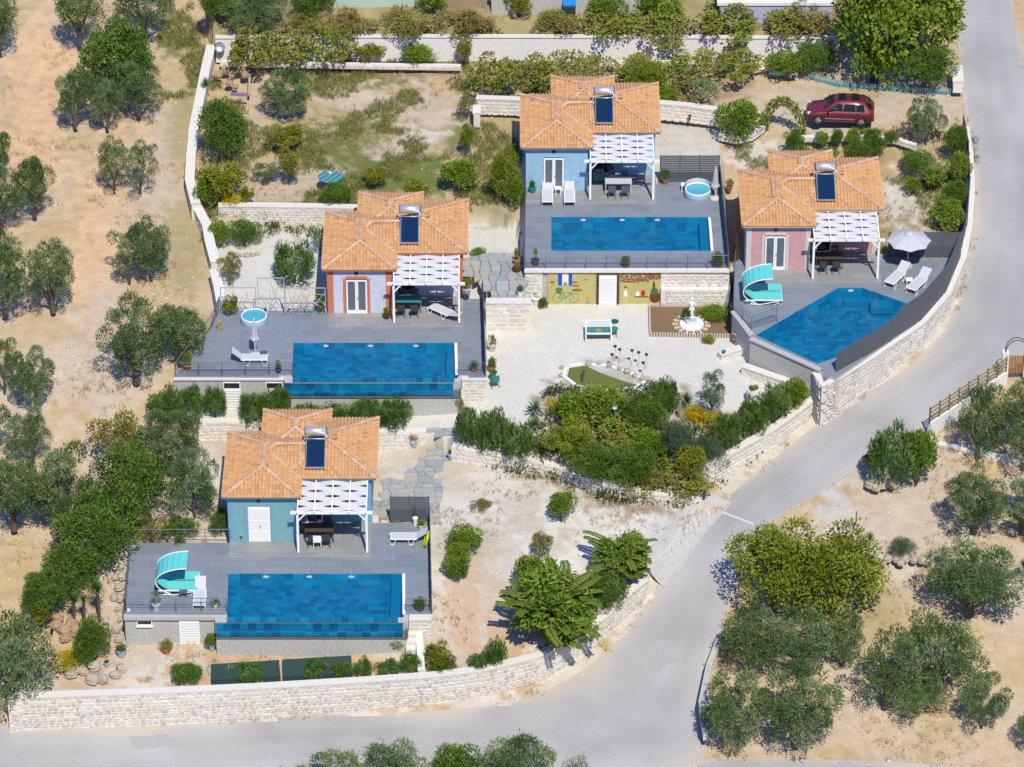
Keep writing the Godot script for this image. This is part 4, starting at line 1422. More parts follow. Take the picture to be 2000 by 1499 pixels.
func mural_picture() -> ImageTexture:
	var im := Image.create(640, 178, true, Image.FORMAT_RGB8)
	var g := RandomNumberGenerator.new()
	g.seed = 8
	var ground := Color8(176, 170, 116)
	im.fill(ground)
	for i in 2600:
		var c := ground.lerp(Color8(160, 150, 80), g.randf()).lerp(Color8(206, 196, 130), g.randf() * 0.6)
		im.fill_rect(Rect2i(g.randi_range(0, 632), g.randi_range(0, 172), g.randi_range(3, 14), g.randi_range(2, 6)), c)
	var disc := func(cx: float, cy: float, rx: float, ry: float, c: Color, ring := 0.0):
		for y in range(int(cy - ry), int(cy + ry) + 1):
			for x in range(int(cx - rx), int(cx + rx) + 1):
				if x < 0 or y < 0 or x > 639 or y > 177: continue
				var d := sqrt(pow((x - cx) / rx, 2) + pow((y - cy) / ry, 2))
				if d <= 1.0 and d >= ring: im.set_pixel(x, y, c)
	for q in [[25, 55, 14, 7], [150, 55, 18, 6], [165, 98, 30, 8], [158, 74, 22, 5], [215, 40, 10, 3]]:
		disc.call(q[0], q[1], q[2], q[3], Color8(128, 92, 48))
		disc.call(q[0] + 5, q[1] + 2, q[2] * 0.5, q[3] * 0.6, Color8(160, 110, 60))
	# shutters and the open window
	im.fill_rect(Rect2i(57, 8, 82, 64), Color8(226, 220, 196))
	im.fill_rect(Rect2i(57, 8, 24, 66), Color8(38, 78, 190))
	im.fill_rect(Rect2i(116, 8, 22, 66), Color8(38, 78, 190))
	disc.call(98, 64, 12, 12, Color8(120, 160, 120))
	# bicycle
	for w in [[55, 140], [146, 140]]:
		disc.call(w[0], w[1], 27, 27, Color8(70, 110, 80), 0.9)
	for l in [[55, 140, 86, 112], [86, 112, 128, 110], [128, 110, 146, 140], [86, 112, 100, 142], [100, 142, 128, 110], [55, 140, 100, 142]]:
		for k in 60:
			var q := Vector2(l[0], l[1]).lerp(Vector2(l[2], l[3]), k / 59.0)
			im.fill_rect(Rect2i(int(q.x), int(q.y), 3, 3), Color8(60, 120, 90))
	im.fill_rect(Rect2i(48, 100, 30, 16), Color8(120, 84, 44))
	disc.call(63, 94, 20, 12, Color8(70, 130, 60))
	disc.call(222, 145, 11, 20, Color8(196, 150, 40))
	disc.call(228, 168, 16, 9, Color8(140, 140, 150))
	# brick surround of the door
	for y in range(0, 178, 7):
		for x in range(270, 402, 11):
			im.fill_rect(Rect2i(x + (5 if (y / 7) % 2 else 0), y, 10, 6), Color8(110, 58, 48).lerp(Color8(80, 44, 40), g.randf()))
	# pergola painted on the right with hanging leaves
	for i in 420:
		var x := g.randi_range(402, 632)
		var d := 56 if x < 560 else 42
		im.fill_rect(Rect2i(x, g.randi_range(2, d - int(absf(x - 500) * 0.06)), g.randi_range(5, 14), 4), Color8(118, 62, 48).lerp(Color8(150, 92, 70), g.randf()))
	# child in a white dress, shelf with jars, large jar
	disc.call(438, 84, 8, 9, Color8(50, 36, 30))
	disc.call(438, 90, 6, 6, Color8(214, 170, 140))
	for y in range(98, 132):
		im.fill_rect(Rect2i(438 - (y - 92) / 4 - 3, y, (y - 92) / 2 + 6, 1), Color8(240, 236, 226))
	im.fill_rect(Rect2i(433, 132, 4, 30), Color8(214, 170, 140))
	im.fill_rect(Rect2i(441, 132, 4, 30), Color8(214, 170, 140))
	im.fill_rect(Rect2i(488, 132, 80, 6), Color8(92, 48, 36))
	disc.call(506, 118, 11, 14, Color8(224, 222, 210))
	disc.call(536, 114, 12, 18, Color8(178, 44, 36))
	disc.call(602, 136, 29, 34, Color8(104, 58, 44))
	im.fill_rect(Rect2i(590, 160, 24, 10), Color8(104, 58, 44))
	disc.call(600, 104, 22, 18, Color8(66, 112, 66))
	disc.call(596, 74, 7, 26, Color8(60, 80, 44))
	im.generate_mipmaps()
	return ImageTexture.create_from_image(im)

func set_light():
	var cam := Camera3D.new()
	cam.name = "camera"
	add_child(cam)
	cam.position = Vector3(0, 146.285, 221.409)
	cam.rotation.x = deg_to_rad(-33.0)
	cam.fov = 9.736
	cam.near = 1.0
	cam.far = 3000.0
	cam.current = true
	var e := Environment.new()
	e.background_mode = Environment.BG_SKY
	var sky := Sky.new()
	var pm := ProceduralSkyMaterial.new()
	pm.sky_top_color = Color(0.26, 0.43, 0.74)
	pm.sky_horizon_color = Color(0.72, 0.79, 0.88)
	pm.ground_bottom_color = Color(0.45, 0.4, 0.33)
	pm.ground_horizon_color = Color(0.66, 0.66, 0.64)
	pm.sky_curve = 0.12
	pm.sky_energy_multiplier = 1.0
	sky.sky_material = pm
	e.sky = sky
	e.tonemap_mode = Environment.TONE_MAPPER_LINEAR
	e.tonemap_exposure = 1.23
	e.sdfgi_enabled = true
	e.ssao_enabled = true
	e.ssil_enabled = true
	var w := WorldEnvironment.new()
	w.name = "world"
	w.environment = e
	add_child(w)
	var sun := DirectionalLight3D.new()
	sun.name = "sun"
	add_child(sun)
	sun.look_at_from_position(Vector3.ZERO, Vector3(-0.43, -2.8, -2.0))
	sun.light_energy = 1.28
	sun.light_color = Color(1.0, 0.97, 0.905)
	sun.light_angular_distance = 0.5
	sun.shadow_enabled = true

func make_materials():
	mat("bark", Color(.16, .12, .085), 0.95, 0.6, 0.6)
	mat("mortar", Color(.79, .75, .69), 0.95, 1.2, 0.85)
	mat("coping", Color(.78, .74, .68), 0.9, 1.6, 0.82)
	mat("white_wall", Color(.8, .79, .78), 0.85, 2.0, 0.86)
	mat("concrete", Color(.5, .495, .47), 0.85, 2.6, 0.84)
	mat("concrete_dark", Color(.16, .16, .17), 0.8, 2.0, 0.8)
	mat("white", Color(.8, .8, .8), 0.45)
	mat("white_soft", Color(.74, .74, .74), 0.5)
	mat("cream", Color(.7, .64, .52), 0.7, 1.0, 0.85)
	mat("dark_metal", Color(.035, .038, .042), 0.5)
	mat("rail", Color(.16, .17, .18), 0.4, 0, 1, 0.6)
	mat("rail_top", Color(.5, .51, .52), 0.3, 0, 1, 0.8)
	mat("galv", Color(.42, .47, .47), 0.5, 0, 1, 0.3)
	mat("alu", Color(.6, .61, .62), 0.35, 0, 1, 0.85)
	mat("steel", Color(.62, .61, .6), 0.38, 0, 1, 0.6)
	mat("dark_glass", Color(.02, .028, .035), 0.08)
	mat("pane", Color(.10, .13, .15), 0.06)
	mat("curtain", Color(.42, .44, .46), 0.8)
	mat("solar", Color(.006, .022, .06), 0.12)
	mat("roof_under", Color(.7, .4, .165), 0.9, 0.8, 0.7)
	vmat("roof", 0.85, 0.9, 0.8)
	M["ridge"] = [mat("ridge_a", Color(.7, .45, .29), 0.9, 0.5), mat("ridge_b", Color(.75, .52, .36), 0.9, 0.5), mat("ridge_c", Color(.66, .4, .25), 0.9, 0.5)]
	M["deck"] = [mat("deck_a", Color(.27, .31, .36), 0.5, 1.1, 0.74), mat("deck_b", Color(.29, .33, .38), 0.5, 1.3, 0.74), mat("deck_c", Color(.25, .29, .34), 0.5, 1.2, 0.74), mat("deck_d", Color(.28, .315, .355), 0.5, 0.9, 0.74)]
	M["porch"] = [mat("porch_a", Color(.33, .335, .335), 0.6, 1.0, 0.78), mat("porch_b", Color(.36, .365, .36), 0.6, 1.3, 0.78), mat("porch_c", Color(.31, .32, .325), 0.6, 0.8, 0.78)]
	M["pool"] = [mat("pool_a", Color(.002, .19, .40), 0.35, 0.7, 0.6), mat("pool_b", Color(.003, .24, .47), 0.35, 0.8, 0.6), mat("pool_c", Color(.001, .13, .30), 0.35, 0.6, 0.6), mat("pool_d", Color(.005, .29, .54), 0.35, 0.9, 0.6), mat("pool_e", Color(.002, .21, .43), 0.35, 1.0, 0.6)]
	mat("pool_grout", Color(.004, .10, .24), 0.6)
	var w := mat("water", Color(.001, .2, .41), 0.1)
	w.transparency = BaseMaterial3D.TRANSPARENCY_ALPHA
	w.albedo_color.a = 0.2
	var wn := noise_tex(21, 0.012, 3, 0.0, 1.0)
	w.metallic_specular = 0.28
	w.normal_enabled = true
	var nm := NoiseTexture2D.new()
	nm.width = 512
	nm.height = 512
	nm.seamless = true
	nm.as_normal_map = true
	nm.bump_strength = 2.0
	nm.noise = wn.noise
	w.normal_texture = nm
	w.normal_scale = 0.8
	w.uv1_triplanar = true
	w.uv1_world_triplanar = true
	w.uv1_scale = Vector3.ONE / 1.7
	mat("tub_water", Color(.07, .36, .47), 0.1)
	mat("sling", Color(.49, .5, .545), 0.8)
	mat("parasol", Color(.55, .57, .60), 0.8, 0.8, 0.9)
	M.parasol.backlight_enabled = true
	M.parasol.backlight = Color(.4, .4, .42)
	mat("fabric", Color(.66, .65, .65), 0.8, 0.8, 0.92)
	M.fabric.backlight_enabled = true
	M.fabric.backlight = Color(.25, .25, .25)
	mat("turquoise", Color(.13, .62, .60), 0.7, 0.9, 0.88)
	mat("teal", Color(.03, .19, .19), 0.6)
	mat("lime", Color(.42, .55, .02), 0.5)
	mat("terracotta", Color(.45, .16, .08), 0.85, 0.5, 0.75)
	mat("blue_pot", Color(.34, .43, .56), 0.5)
	mat("grey_pot", Color(.42, .45, .47), 0.7)
	mat("dark_pot", Color(.05, .055, .06), 0.6)
	mat("white_pot", Color(.72, .7, .67), 0.7)
	mat("teal_pot", Color(.01, .22, .24), 0.4)
	mat("slat", Color(.085, .098, .118), 0.5)
	mat("privacy", Color(.10, .112, .135), 0.6, 1.0, 0.85)
	mat("driftwood", Color(.46, .42, .38), 0.9)
	mat("pinewood", Color(.42, .33, .16), 0.8, 0.6)
	mat("orange_wood", Color(.42, .2, .06), 0.8, 0.6)
	mat("dark_wood", Color(.09, .055, .035), 0.8, 0.5)
	mat("car_red", Color(.13, .006, .014), 0.18)
	M.car_red.clearcoat_enabled = true
	M.car_red.clearcoat = 1.0
	mat("car_glass", Color(.012, .016, .018), 0.05)
	mat("rubber", Color(.02, .02, .02), 0.8)
	mat("grey_plastic", Color(.2, .2, .21), 0.6)
	mat("lamp_glass", Color(.6, .62, .64), 0.15)
	mat("tail_red", Color(.35, .02, .02), 0.2)
	mat("limestone", Color(.62, .54, .43), 0.95, 0.8, 0.6)
	mat("orange_rock", Color(.55, .38, .24), 0.95, 0.8, 0.6)
	mat("flag_a", Color(.46, .49, .49), 0.8, 0.7, 0.7)
	mat("flag_b", Color(.54, .55, .53), 0.8, 0.8, 0.7)
	mat("flag_c", Color(.39, .43, .44), 0.8, 0.9, 0.7)
	mat("flag_d", Color(.56, .51, .42), 0.8, 0.6, 0.7)
	mat("mint", Color(.45, .6, .52), 0.9, 2.0, 0.9)
	mat("lilac", Color(.46, .42, .62), 0.9, 2.0, 0.9)
	mat("grey_render", Color(.55, .53, .5), 0.9, 2.0, 0.8)
	mat("bin_blue", Color(.01, .2, .55), 0.5)
	mat("purple", Color(.26, .17, .3), 0.7)
	mat("pond_green", Color(.24, .27, .045), 0.7, 0.9, 0.45)
	mat("shade_net", Color(.03, .085, .07), 0.9, 0.6, 0.6)
	mat("picket_teal", Color(.13, .28, .32), 0.8)
	mat("picket_pale", Color(.5, .46, .42), 0.8)

func flagstones(label: String, poly: Array, h_of: Callable, step: float):
	var o := thing("flagstone_path", label, "")
	o.remove_meta("category")
	o.set_meta("kind", "structure")
	var p := pv(poly)
	var r := Rect2(p[0], Vector2.ZERO)
	for q in p: r = r.expand(q)
	var g := RandomNumberGenerator.new()
	g.seed = 77
	var nx := int(r.size.x / step) + 1
	var nz := int(r.size.y / step) + 1
	var js := func(i: int, j: int) -> Vector2:
		var hsh := RandomNumberGenerator.new()
		hsh.seed = i * 733 + j * 9173 + 5
		return r.position + Vector2(i + hsh.randf_range(-0.33, 0.33), j + hsh.randf_range(-0.33, 0.33)) * step
	for j in nz:
		for i in nx:
			var c := PackedVector2Array([js.call(i, j), js.call(i + 1, j), js.call(i + 1, j + 1), js.call(i, j + 1)])
			var mid := (c[0] + c[1] + c[2] + c[3]) / 4
			if not Geometry2D.is_point_in_polygon(mid, p): continue
			var s := PackedVector2Array()
			for q in c: s.append(mid + (q - mid) * 0.93)
			var b := MB.new()
			b.prism(off(s, -mid), -0.06, 0.02 + g.randf() * 0.015)
			part(o, "flagstone", b.done(), M[["flag_a", "flag_b", "flag_c", "flag_a", "flag_d"][g.randi() % 5]], Vector3(mid.x, (h_of as Callable).call(mid.x, mid.y) + 0.05, mid.y))

func _ready():
	set_light()
	rng.seed = 4
	noise.seed = 2
	noise.frequency = 0.02
	noise.fractal_octaves = 4
	fine.seed = 9
	fine.frequency = 0.03
	fine.fractal_octaves = 3
	for q in regions:
		var pl := pv(q[2])
		polys.append(pl)
		var r := Rect2(pl[0], Vector2.ZERO)
		for s in pl: r = r.expand(s)
		boxes.append(r)
	make_materials()
	make_stones()
	make_kinds()
	make_roof()

	# ---- ground and roads
	road_poly = make_road("road", "pale concrete lane curving up from the lower left to the upper right",
		[Vector3(-32.66, -4, 23.61), Vector3(-29.82, -4, 23.8), Vector3(-26.39, -3.9, 24.35), Vector3(-19.66, -3.85, 24.18), Vector3(-13.5, -3.8, 23.74), Vector3(-5.63, -3.6, 23.54), Vector3(0, -3.2, 23), Vector3(3.68, -2.5, 21.02), Vector3(5.7, -1.9, 18.77), Vector3(7.51, -1.1, 16.33), Vector3(8.81, -0.5, 13.7), Vector3(10.04, -0.1, 11.24), Vector3(11.56, 0.3, 9.26), Vector3(12.93, 0.6, 7.62), Vector3(14.78, 1.1, 5.63), Vector3(17.88, 1.9, 2.5), Vector3(19.9, 2.2, 0.94), Vector3(23.53, 2.9, -2.02), Vector3(25.89, 3.5, -5.42), Vector3(27.18, 4, -9.54), Vector3(28, 4.5, -14.09), Vector3(28.59, 5, -19.4), Vector3(28.69, 5.5, -24.25), Vector3(28.61, 6, -28.6), Vector3(28.88, 6.7, -35.46), Vector3(29.24, 7.4, -42.63), Vector3(29.48, 7.9, -47.53)],
		[Vector3(-32.09, -4.2, 28.82), Vector3(-29.31, -4.1, 28.95), Vector3(-26.01, -4.1, 28.77), Vector3(-19.39, -4, 28.32), Vector3(-12.21, -3.9, 27.73), Vector3(-5.55, -3.7, 27.49), Vector3(0, -3.5, 28.02), Vector3(4.96, -3.2, 29.21), Vector3(9.11, -2.95, 28.64), Vector3(10.67, -2.6, 27.28), Vector3(10.46, -2.4, 25.26), Vector3(10.86, -2, 21.59), Vector3(11.73, -1.4, 18.59), Vector3(12.4, -0.9, 15.87), Vector3(13.01, -0.4, 13.34), Vector3(14.56, 0.1, 10.77), Vector3(16.96, 0.6, 9.18), Vector3(19.55, 1.2, 7.1), Vector3(21.85, 1.8, 5.35), Vector3(24.14, 2.3, 4.18), Vector3(26.53, 2.8, 1.86), Vector3(28.75, 3.3, 0.05), Vector3(31.16, 3.8, -3.53), Vector3(32.77, 4.6, -10.93), Vector3(33.5, 5.4, -21.87), Vector3(33, 6.1, -30.42), Vector3(32.9, 6.8, -36.66), Vector3(32.92, 7.4, -42.63), Vector3(33.1, 7.9, -47.53)], 110)
	road_poly2 = make_road("side_road", "pale side road leaving the junction towards the lower right corner", [Vector3(8.28, -3, 28.66), Vector3(10.66, -2.95, 27.83), Vector3(13.83, -2.95, 28.01), Vector3(19.35, -2.95, 28.28), Vector3(27.58, -2.9, 28.88), Vector3(30.31, -2.9, 29.15)], [Vector3(8.18, -3.4, 32.5), Vector3(10.5, -3.4, 32.5), Vector3(13.63, -3.4, 32.5), Vector3(19.07, -3.4, 32.71), Vector3(27.23, -3.4, 32.93), Vector3(29.93, -3.4, 33.15)], 36)
	for d in [[Vector2(-21.59, 12.7), Vector2(-15.92, 12.7), Vector2(-16.02, 10.73), Vector2(-4.72, 10.73), Vector2(-4.44, 19.55), Vector2(-5.69, 19.55), Vector2(-5.73, 20.22), Vector2(-16.37, 20.22), Vector2(-16.46, 19.6), Vector2(-21.44, 19.55)], [Vector2(-19.72, 0.7), Vector2(-17.81, -4.72), Vector2(-17.55, -6.61), Vector2(-11.01, -6.61), Vector2(-11.1, -9.34), Vector2(-3.18, -9.34), Vector2(-3.16, -7.94), Vector2(-1.75, -7.94), Vector2(-1.52, 0.76), Vector2(-2.96, 0.76), Vector2(-2.98, 1.19), Vector2(-13.24, 1.19), Vector2(-13.35, 0.76)], [Vector2(0.74, -8.84), Vector2(0.85, -18.94), Vector2(9.02, -18.94), Vector2(9.03, -19.32), Vector2(12.87, -19.32), Vector2(13.01, -8.84)], [Vector2(13.1, -4.8), Vector2(13.46, -10.38), Vector2(14.17, -11.09), Vector2(22.26, -10.91), Vector2(27.11, -10.91), Vector2(25.83, -6.87), Vector2(24.09, -3.66), Vector2(18.74, 2.4), Vector2(17.89, 1.58), Vector2(14, -1.8), Vector2(14.15, -2.42)]]: decks.append_array(Geometry2D.offset_polygon(pv(d), -0.3))
	make_ground()

	var ap := MB.new()
	var ai: Array = [Vector3(7.21, -0.6, 14.31), Vector3(7.58, -0.4, 13.19), Vector3(8.41, -0.1, 12.01), Vector3(9.48, 0.1, 10.26), Vector3(10.31, 0.3, 9), Vector3(10.91, 0.5, 8.36)]
	var ao: Array = [Vector3(8.63, -0.85, 15.2), Vector3(9.37, -0.5, 14.2), Vector3(10.19, -0.2, 12.77), Vector3(10.99, 0.05, 11.21), Vector3(11.82, 0.3, 10.03), Vector3(12.66, 0.5, 8.67)]
	for k in ai.size():
		for u in 9:
			var q: Vector3 = ai[k].lerp(ao[k], u / 8.0)
			var y0 := sheet(SHEETS[1], q.x, q.z)
			ap.p(Vector3(q.x, lerpf(y0, base(q.x, q.z), smoothstep(0.2, 0.9, u / 8.0)) + 0.06, q.z))
	for k in ai.size() - 1:
		for u in 8:
			var i := k * 9 + u
			ap.ix.append_array([i, i + 1, i + 10, i, i + 10, i + 9])
	struct("drive_apron", "pale concrete apron where the gravel drive meets the lane", ap.done(), mat("apron", Color(.52, .51, .49), 0.9, 2.5, 0.82))

	for q in [[[Vector2(11.82, 9.5), Vector2(11.97, 9.39), Vector2(14.04, 10.78), Vector2(13.97, 10.93)], Color(.6, .59, .57)], [[Vector2(-21, 25.03), Vector2(-18.78, 24.8), Vector2(-18.31, 25.54), Vector2(-20.61, 25.81)], Color(.4, .395, .39)], [[Vector2(7.25, 19.52), Vector2(8.55, 18.8), Vector2(9.35, 20.48), Vector2(7.97, 21.19)], Color(.41, .405, .4)], [[Vector2(29.19, -21.87), Vector2(30.31, -21.87), Vector2(30.17, -18.59), Vector2(29.01, -18.72)], Color(.41, .405, .4)], [[Vector2(-11.14, 26.53), Vector2(-6.69, 26.26), Vector2(-6.63, 26.44), Vector2(-11.08, 26.72)], Color(.38, .375, .37)]]:
		var rp := MB.new()
		var mid := Vector2.ZERO
		for v in q[0]: mid += v / 4
		for i in 6:
			for j in 6:
				var a: Vector2 = q[0][0].lerp(q[0][1], j / 5.0).lerp(q[0][3].lerp(q[0][2], j / 5.0), i / 5.0)
				a += (a - mid) * noise.get_noise_2d(a.x * 40, a.y * 40) * 0.35
				rp.p(Vector3(a.x, base(a.x, a.y) + 0.045, a.y))
		for i in 5:
			for j in 5:
				var k := i * 6 + j
				rp.ix.append_array([k, k + 1, k + 7, k, k + 7, k + 6])
		var pn := part(self, numbered("road_patch"), rp.done(), mat("patch %s" % q[1], q[1], 0.9, 2.0, 0.85))
		tag(pn, "faint repaired patch of concrete in the lane", "", "", "structure")

	# ---- walls
	stone_wall("boundary_wall", "long whitewashed rubble stone wall beside the lower lane, in front of the front villa's garden", [Vector3(-27.57, -2.2, 24.42), Vector3(-26.85, -2.05, 24.29), Vector3(-24.61, -2, 24.22), Vector3(-19.59, -1.95, 24.01), Vector3(-14.01, -1.9, 23.65), Vector3(-8.42, -1.85, 23.16), Vector3(-4.21, -1.75, 22.78), Vector3(-1.41, -1.65, 22.3), Vector3(1.41, -1.5, 21.32), Vector3(3.69, -1.3, 19.69), Vector3(5.12, -1, 18.32), Vector3(6.58, -0.6, 16.53), Vector3(7.52, -0.45, 15.51)], 0.42, Vector2(0.34, 0.19), 300, 1.0, M.coping)
	stone_wall("boundary_wall", "stone wall climbing beside the lane between the drive entrance and the pink villa", [Vector3(10.95, 1.6, 6.58), Vector3(11.37, 1.65, 7.08), Vector3(12.98, 1.8, 5.77), Vector3(15.11, 2.1, 4.09), Vector3(16.68, 2.3, 2.45), Vector3(18.13, 2.6, 0.84)], 0.42, Vector2(0.4, 0.22), 150, 1.0, M.coping)
	stone_wall("boundary_wall", "tall stone retaining wall under the dark screen beside the pink villa's pool", [Vector3(17.68, 4.2, 1.39), Vector3(17.99, 4.2, 2.75), Vector3(19.02, 4.2, 1.83), Vector3(20.93, 4.3, -0.11), Vector3(24.18, 4.45, -3.63), Vector3(25.94, 4.55, -6.73), Vector3(27.15, 4.8, -10.42), Vector3(27.78, 5.1, -13.69), Vector3(28.23, 5.45, -17.39), Vector3(28.44, 5.8, -21.17), Vector3(28.43, 6, -24.15)], 0.4, Vector2(0.4, 0.22), 200, 1.0, M.coping)
	stone_wall("retaining_wall", "dry stone wall left behind the front villa below the shrubs", [Vector3(-18.36, 1.35, 2.2), Vector3(-16.73, 1.35, 2.1), Vector3(-14.78, 1.35, 2.31)], 0.5, Vector2(0.36, 0.22), 60, 1.0, null)
	stone_wall("retaining_wall", "dry stone wall right behind the front villa, beside the round steps", [Vector3(-10.13, 1.3, 2.99), Vector3(-7.59, 1.35, 3.18), Vector3(-5, 1.35, 3.18)], 0.5, Vector2(0.36, 0.22), 70, 1.0, null)
	stone_wall("retaining_wall", "rubble stone wall below the big planted bed, above the gravel drive", [Vector3(-3.44, 1.3, 4.6), Vector3(-1.18, 1.3, 5.29), Vector3(0.59, 1.3, 5.87), Vector3(2.5, 1.3, 6.61), Vector3(5.56, 1.25, 8.53), Vector3(8.76, 1.1, 9.24), Vector3(10.82, 0.8, 9.11)], 0.5, Vector2(0.36, 0.22), 130, 1.0, null)
	stone_wall("boundary_wall", "white capped garden wall upper piece beside the olive grove", [Vector3(-19.39, 6.5, -33.9), Vector3(-19.58, 6.35, -31.32), Vector3(-19.78, 6.1, -27.76), Vector3(-19.97, 5.85, -24.29), Vector3(-19.98, 5.6, -21.52), Vector3(-19.92, 5.35, -18.8), Vector3(-19.4, 5.1, -16.25)], 0.5, Vector2(0.34, 0.2), 60, 1.0, M.coping)
	stone_wall("boundary_wall", "white capped garden wall middle piece bending beside the lilac-walled villa's yard", [Vector3(-19.37, 4.75, -16.6), Vector3(-18.63, 4.6, -14.53), Vector3(-18.39, 4.45, -12.96), Vector3(-17.93, 4.25, -10.79)], 0.5, Vector2(0.34, 0.2), 50, 1.0, M.coping)
	stone_wall("boundary_wall", "white capped garden wall short lower piece ending at the twig screens", [Vector3(-17.94, 4.3, -9.88), Vector3(-17.61, 4.15, -8.25), Vector3(-17.35, 4, -6.63)], 0.5, Vector2(0.34, 0.2), 24, 1.0, M.coping)
	stone_wall("retaining_wall", "cream stone wall closing the back yard left of the lilac-walled villa", [Vector3(-18.05, 4.75, -16.72), Vector3(-15.73, 4.75, -16.72), Vector3(-13.84, 4.75, -16.66), Vector3(-11.76, 4.75, -16.6), Vector3(-9.43, 4.7, -16.56)], 0.4, Vector2(0.34, 0.2), 120, 1.0, M.coping)
	stone_wall("garden_wall", "cream stone wall with a small lamp left of the light blue villa", [Vector3(-2.27, 6.35, -27.32), Vector3(-0.97, 6.35, -27.25), Vector3(0.58, 6.35, -27.12)], 0.4, Vector2(0.34, 0.2), 50, 1.0, M.coping, 1.1)
	stone_wall("garden_wall", "short stub of cream stone wall in the scrub left of the light blue villa", [Vector3(-2.23, 6.2, -26.6), Vector3(-2.22, 6.1, -25.67)], 0.4, Vector2(0.34, 0.2), 10, -1.0, M.coping, 1.0)
	stone_wall("garden_wall", "cream stone wall with a small lamp right of the light blue villa", [Vector3(9.18, 6.35, -26.73), Vector3(10.97, 6.35, -26.4), Vector3(13.02, 6.3, -25.9)], 0.4, Vector2(0.34, 0.2), 60, 1.0, M.coping, 1.15)
	for q in [[Vector3(0, 6, -27.35), "left"], [Vector3(11.2, 5.9, -26.15), "right"]]:
		var o := thing("wall_lamp", "small dark lantern on the cream stone wall %s of the light blue villa" % q[1], "lamp", q[0] + Vector3(0, -0.2, 0.3))
		part(o, "lamp_body", bx(Vector3(0.12, 0.34, 0.1)), M.dark_metal)
		part(o, "lamp_cap", bx(Vector3(0.18, 0.04, 0.14), Vector3(0, 0.19, 0)), M.dark_metal)
	var wt := thing("white_wall", "long whitewashed wall behind the vines across the top", "wall")
	var wpts: Array = [Vector3(-19.07, 7.4, -33.35), Vector3(-6.58, 7.4, -33.49), Vector3(6.58, 7.4, -33.42), Vector3(21.04, 7.4, -33.28)]
	var wb := []
	for q in wpts: wb.append(5.6)
	part(wt, "wall_body", strip_wall(wpts, wb, 0.3), M.white_wall)
	part(wt, "coping", strip_wall(wpts, [7.36, 7.36, 7.36, 7.36], 0.42, 0.03), M.coping)
	stone_wall("garden_wall", "low cream stone edging in front of the white wall", [Vector3(-18.74, 6.12, -32.48), Vector3(-11.82, 6.12, -32.21), Vector3(-3.28, 6.12, -31.94)], 0.26, Vector2(0.36, 0.22), 60, 1.0, null, 0.35)
	stone_wall("garden_wall", "low cream stone edging behind the light blue villa", [Vector3(5.58, 6.4, -32.04), Vector3(9.84, 6.4, -31.9), Vector3(15.4, 6.45, -31.68)], 0.4, Vector2(0.36, 0.22), 50, 1.0, null, 0.5)
	stone_wall("planter_wall", "low stone planter wall in front of the pink villa's concrete pool wall", [Vector3(13.6, 2.95, -1.32), Vector3(15.59, 2.95, 0.01), Vector3(17.85, 2.95, 1.27)], 0.4, Vector2(0.36, 0.2), 60, 1.0, M.coping, 0.75)
	stone_wall("garden_wall", "short white stone wall at the corner of the gravel court", [Vector3(12.28, 2.75, -2.81), Vector3(14.01, 2.85, -3.67)], 0.42, Vector2(0.3, 0.18), 20, 1.0, M.coping, 0.5)
	stone_wall("garden_wall", "narrow white wall beside the steps right of the front pool", [Vector3(-5.18, -0.75, 19.77), Vector3(-5.08, -1.2, 20.88), Vector3(-4.98, -1.65, 22.54)], 0.3, Vector2(0.3, 0.2), 20, -1.0, M.coping)
	stone_wall("retaining_wall", "cream stone block right of the front villa's pool edge", [Vector3(-5.68, -0.05, 19.77), Vector3(-4.44, -0.05, 19.77)], 0.5, Vector2(0.3, 0.2), 30, 1.0, M.coping, 1.3)
	stone_wall("garden_wall", "low kerb wall around the parking bed under the round bush", [Vector3(12.99, 5.35, -24.39), Vector3(14.12, 5.35, -23.87), Vector3(15.1, 5.4, -24.3), Vector3(15.85, 5.45, -25.25)], 0.25, Vector2(0.3, 0.16), 20, 1.0, M.coping, 0.4)
	stone_wall("garden_wall", "low broken stone edging beside the car park above the pink villa", [Vector3(17.47, 5.65, -23.54), Vector3(20.51, 5.75, -23.62), Vector3(23.99, 5.85, -23.06), Vector3(25.21, 5.85, -22.23)], 0.26, Vector2(0.3, 0.18), 40, 1.0, null, 0.4)
	stone_wall("garden_wall", "cream stone wall stub behind the oleander right of the lane", [Vector3(24.25, 1.75, 4.95), Vector3(25.66, 1.9, 5.71), Vector3(27.91, 2, 6.81), Vector3(30.46, 2.1, 7.75)], 0.4, Vector2(0.34, 0.22), 40, 1.0, null, 0.75)
	stone_wall("garden_wall", "low dark edged kerb wall at the road junction corner", [Vector3(11.69, -1.1, 19.39), Vector3(10.84, -1.7, 22), Vector3(10.33, -2.1, 24.83), Vector3(10.48, -2.35, 27.16)], 0.22, Vector2(0.4, 0.2), 10, -1.0, M.concrete, 0.6)
	rock_pile("pale grey stone in the broken row at the terrace edge of the right orchard", "stones edging the right orchard terrace", [Vector3(19.85, -0.02, 14.53), Vector3(20.26, 0, 14.51), Vector3(20.65, 0, 14.61), Vector3(21.12, 0.06, 14.49), Vector3(21.57, 0.06, 14.55), Vector3(22.09, 0.1, 14.5), Vector3(22.57, 0.09, 14.63), Vector3(23.06, 0.09, 14.69), Vector3(23.42, 0.08, 14.82), Vector3(20.87, -0.03, 14.81), Vector3(21.84, 0.01, 14.82)], 0.16, 0.34, M.limestone)
	stone_wall("gate_pier", "whitewashed stone pier at the upper drive entrance beside the lane", [Vector3(28.35, 7.1, -30.1), Vector3(28.28, 6.9, -28.32)], 0.6, Vector2(0.4, 0.24), 12, -1.0, M.coping, 0.8)

	# ---- villas
	var h1 := Vector3(-15.98, 0.06, 12.62)
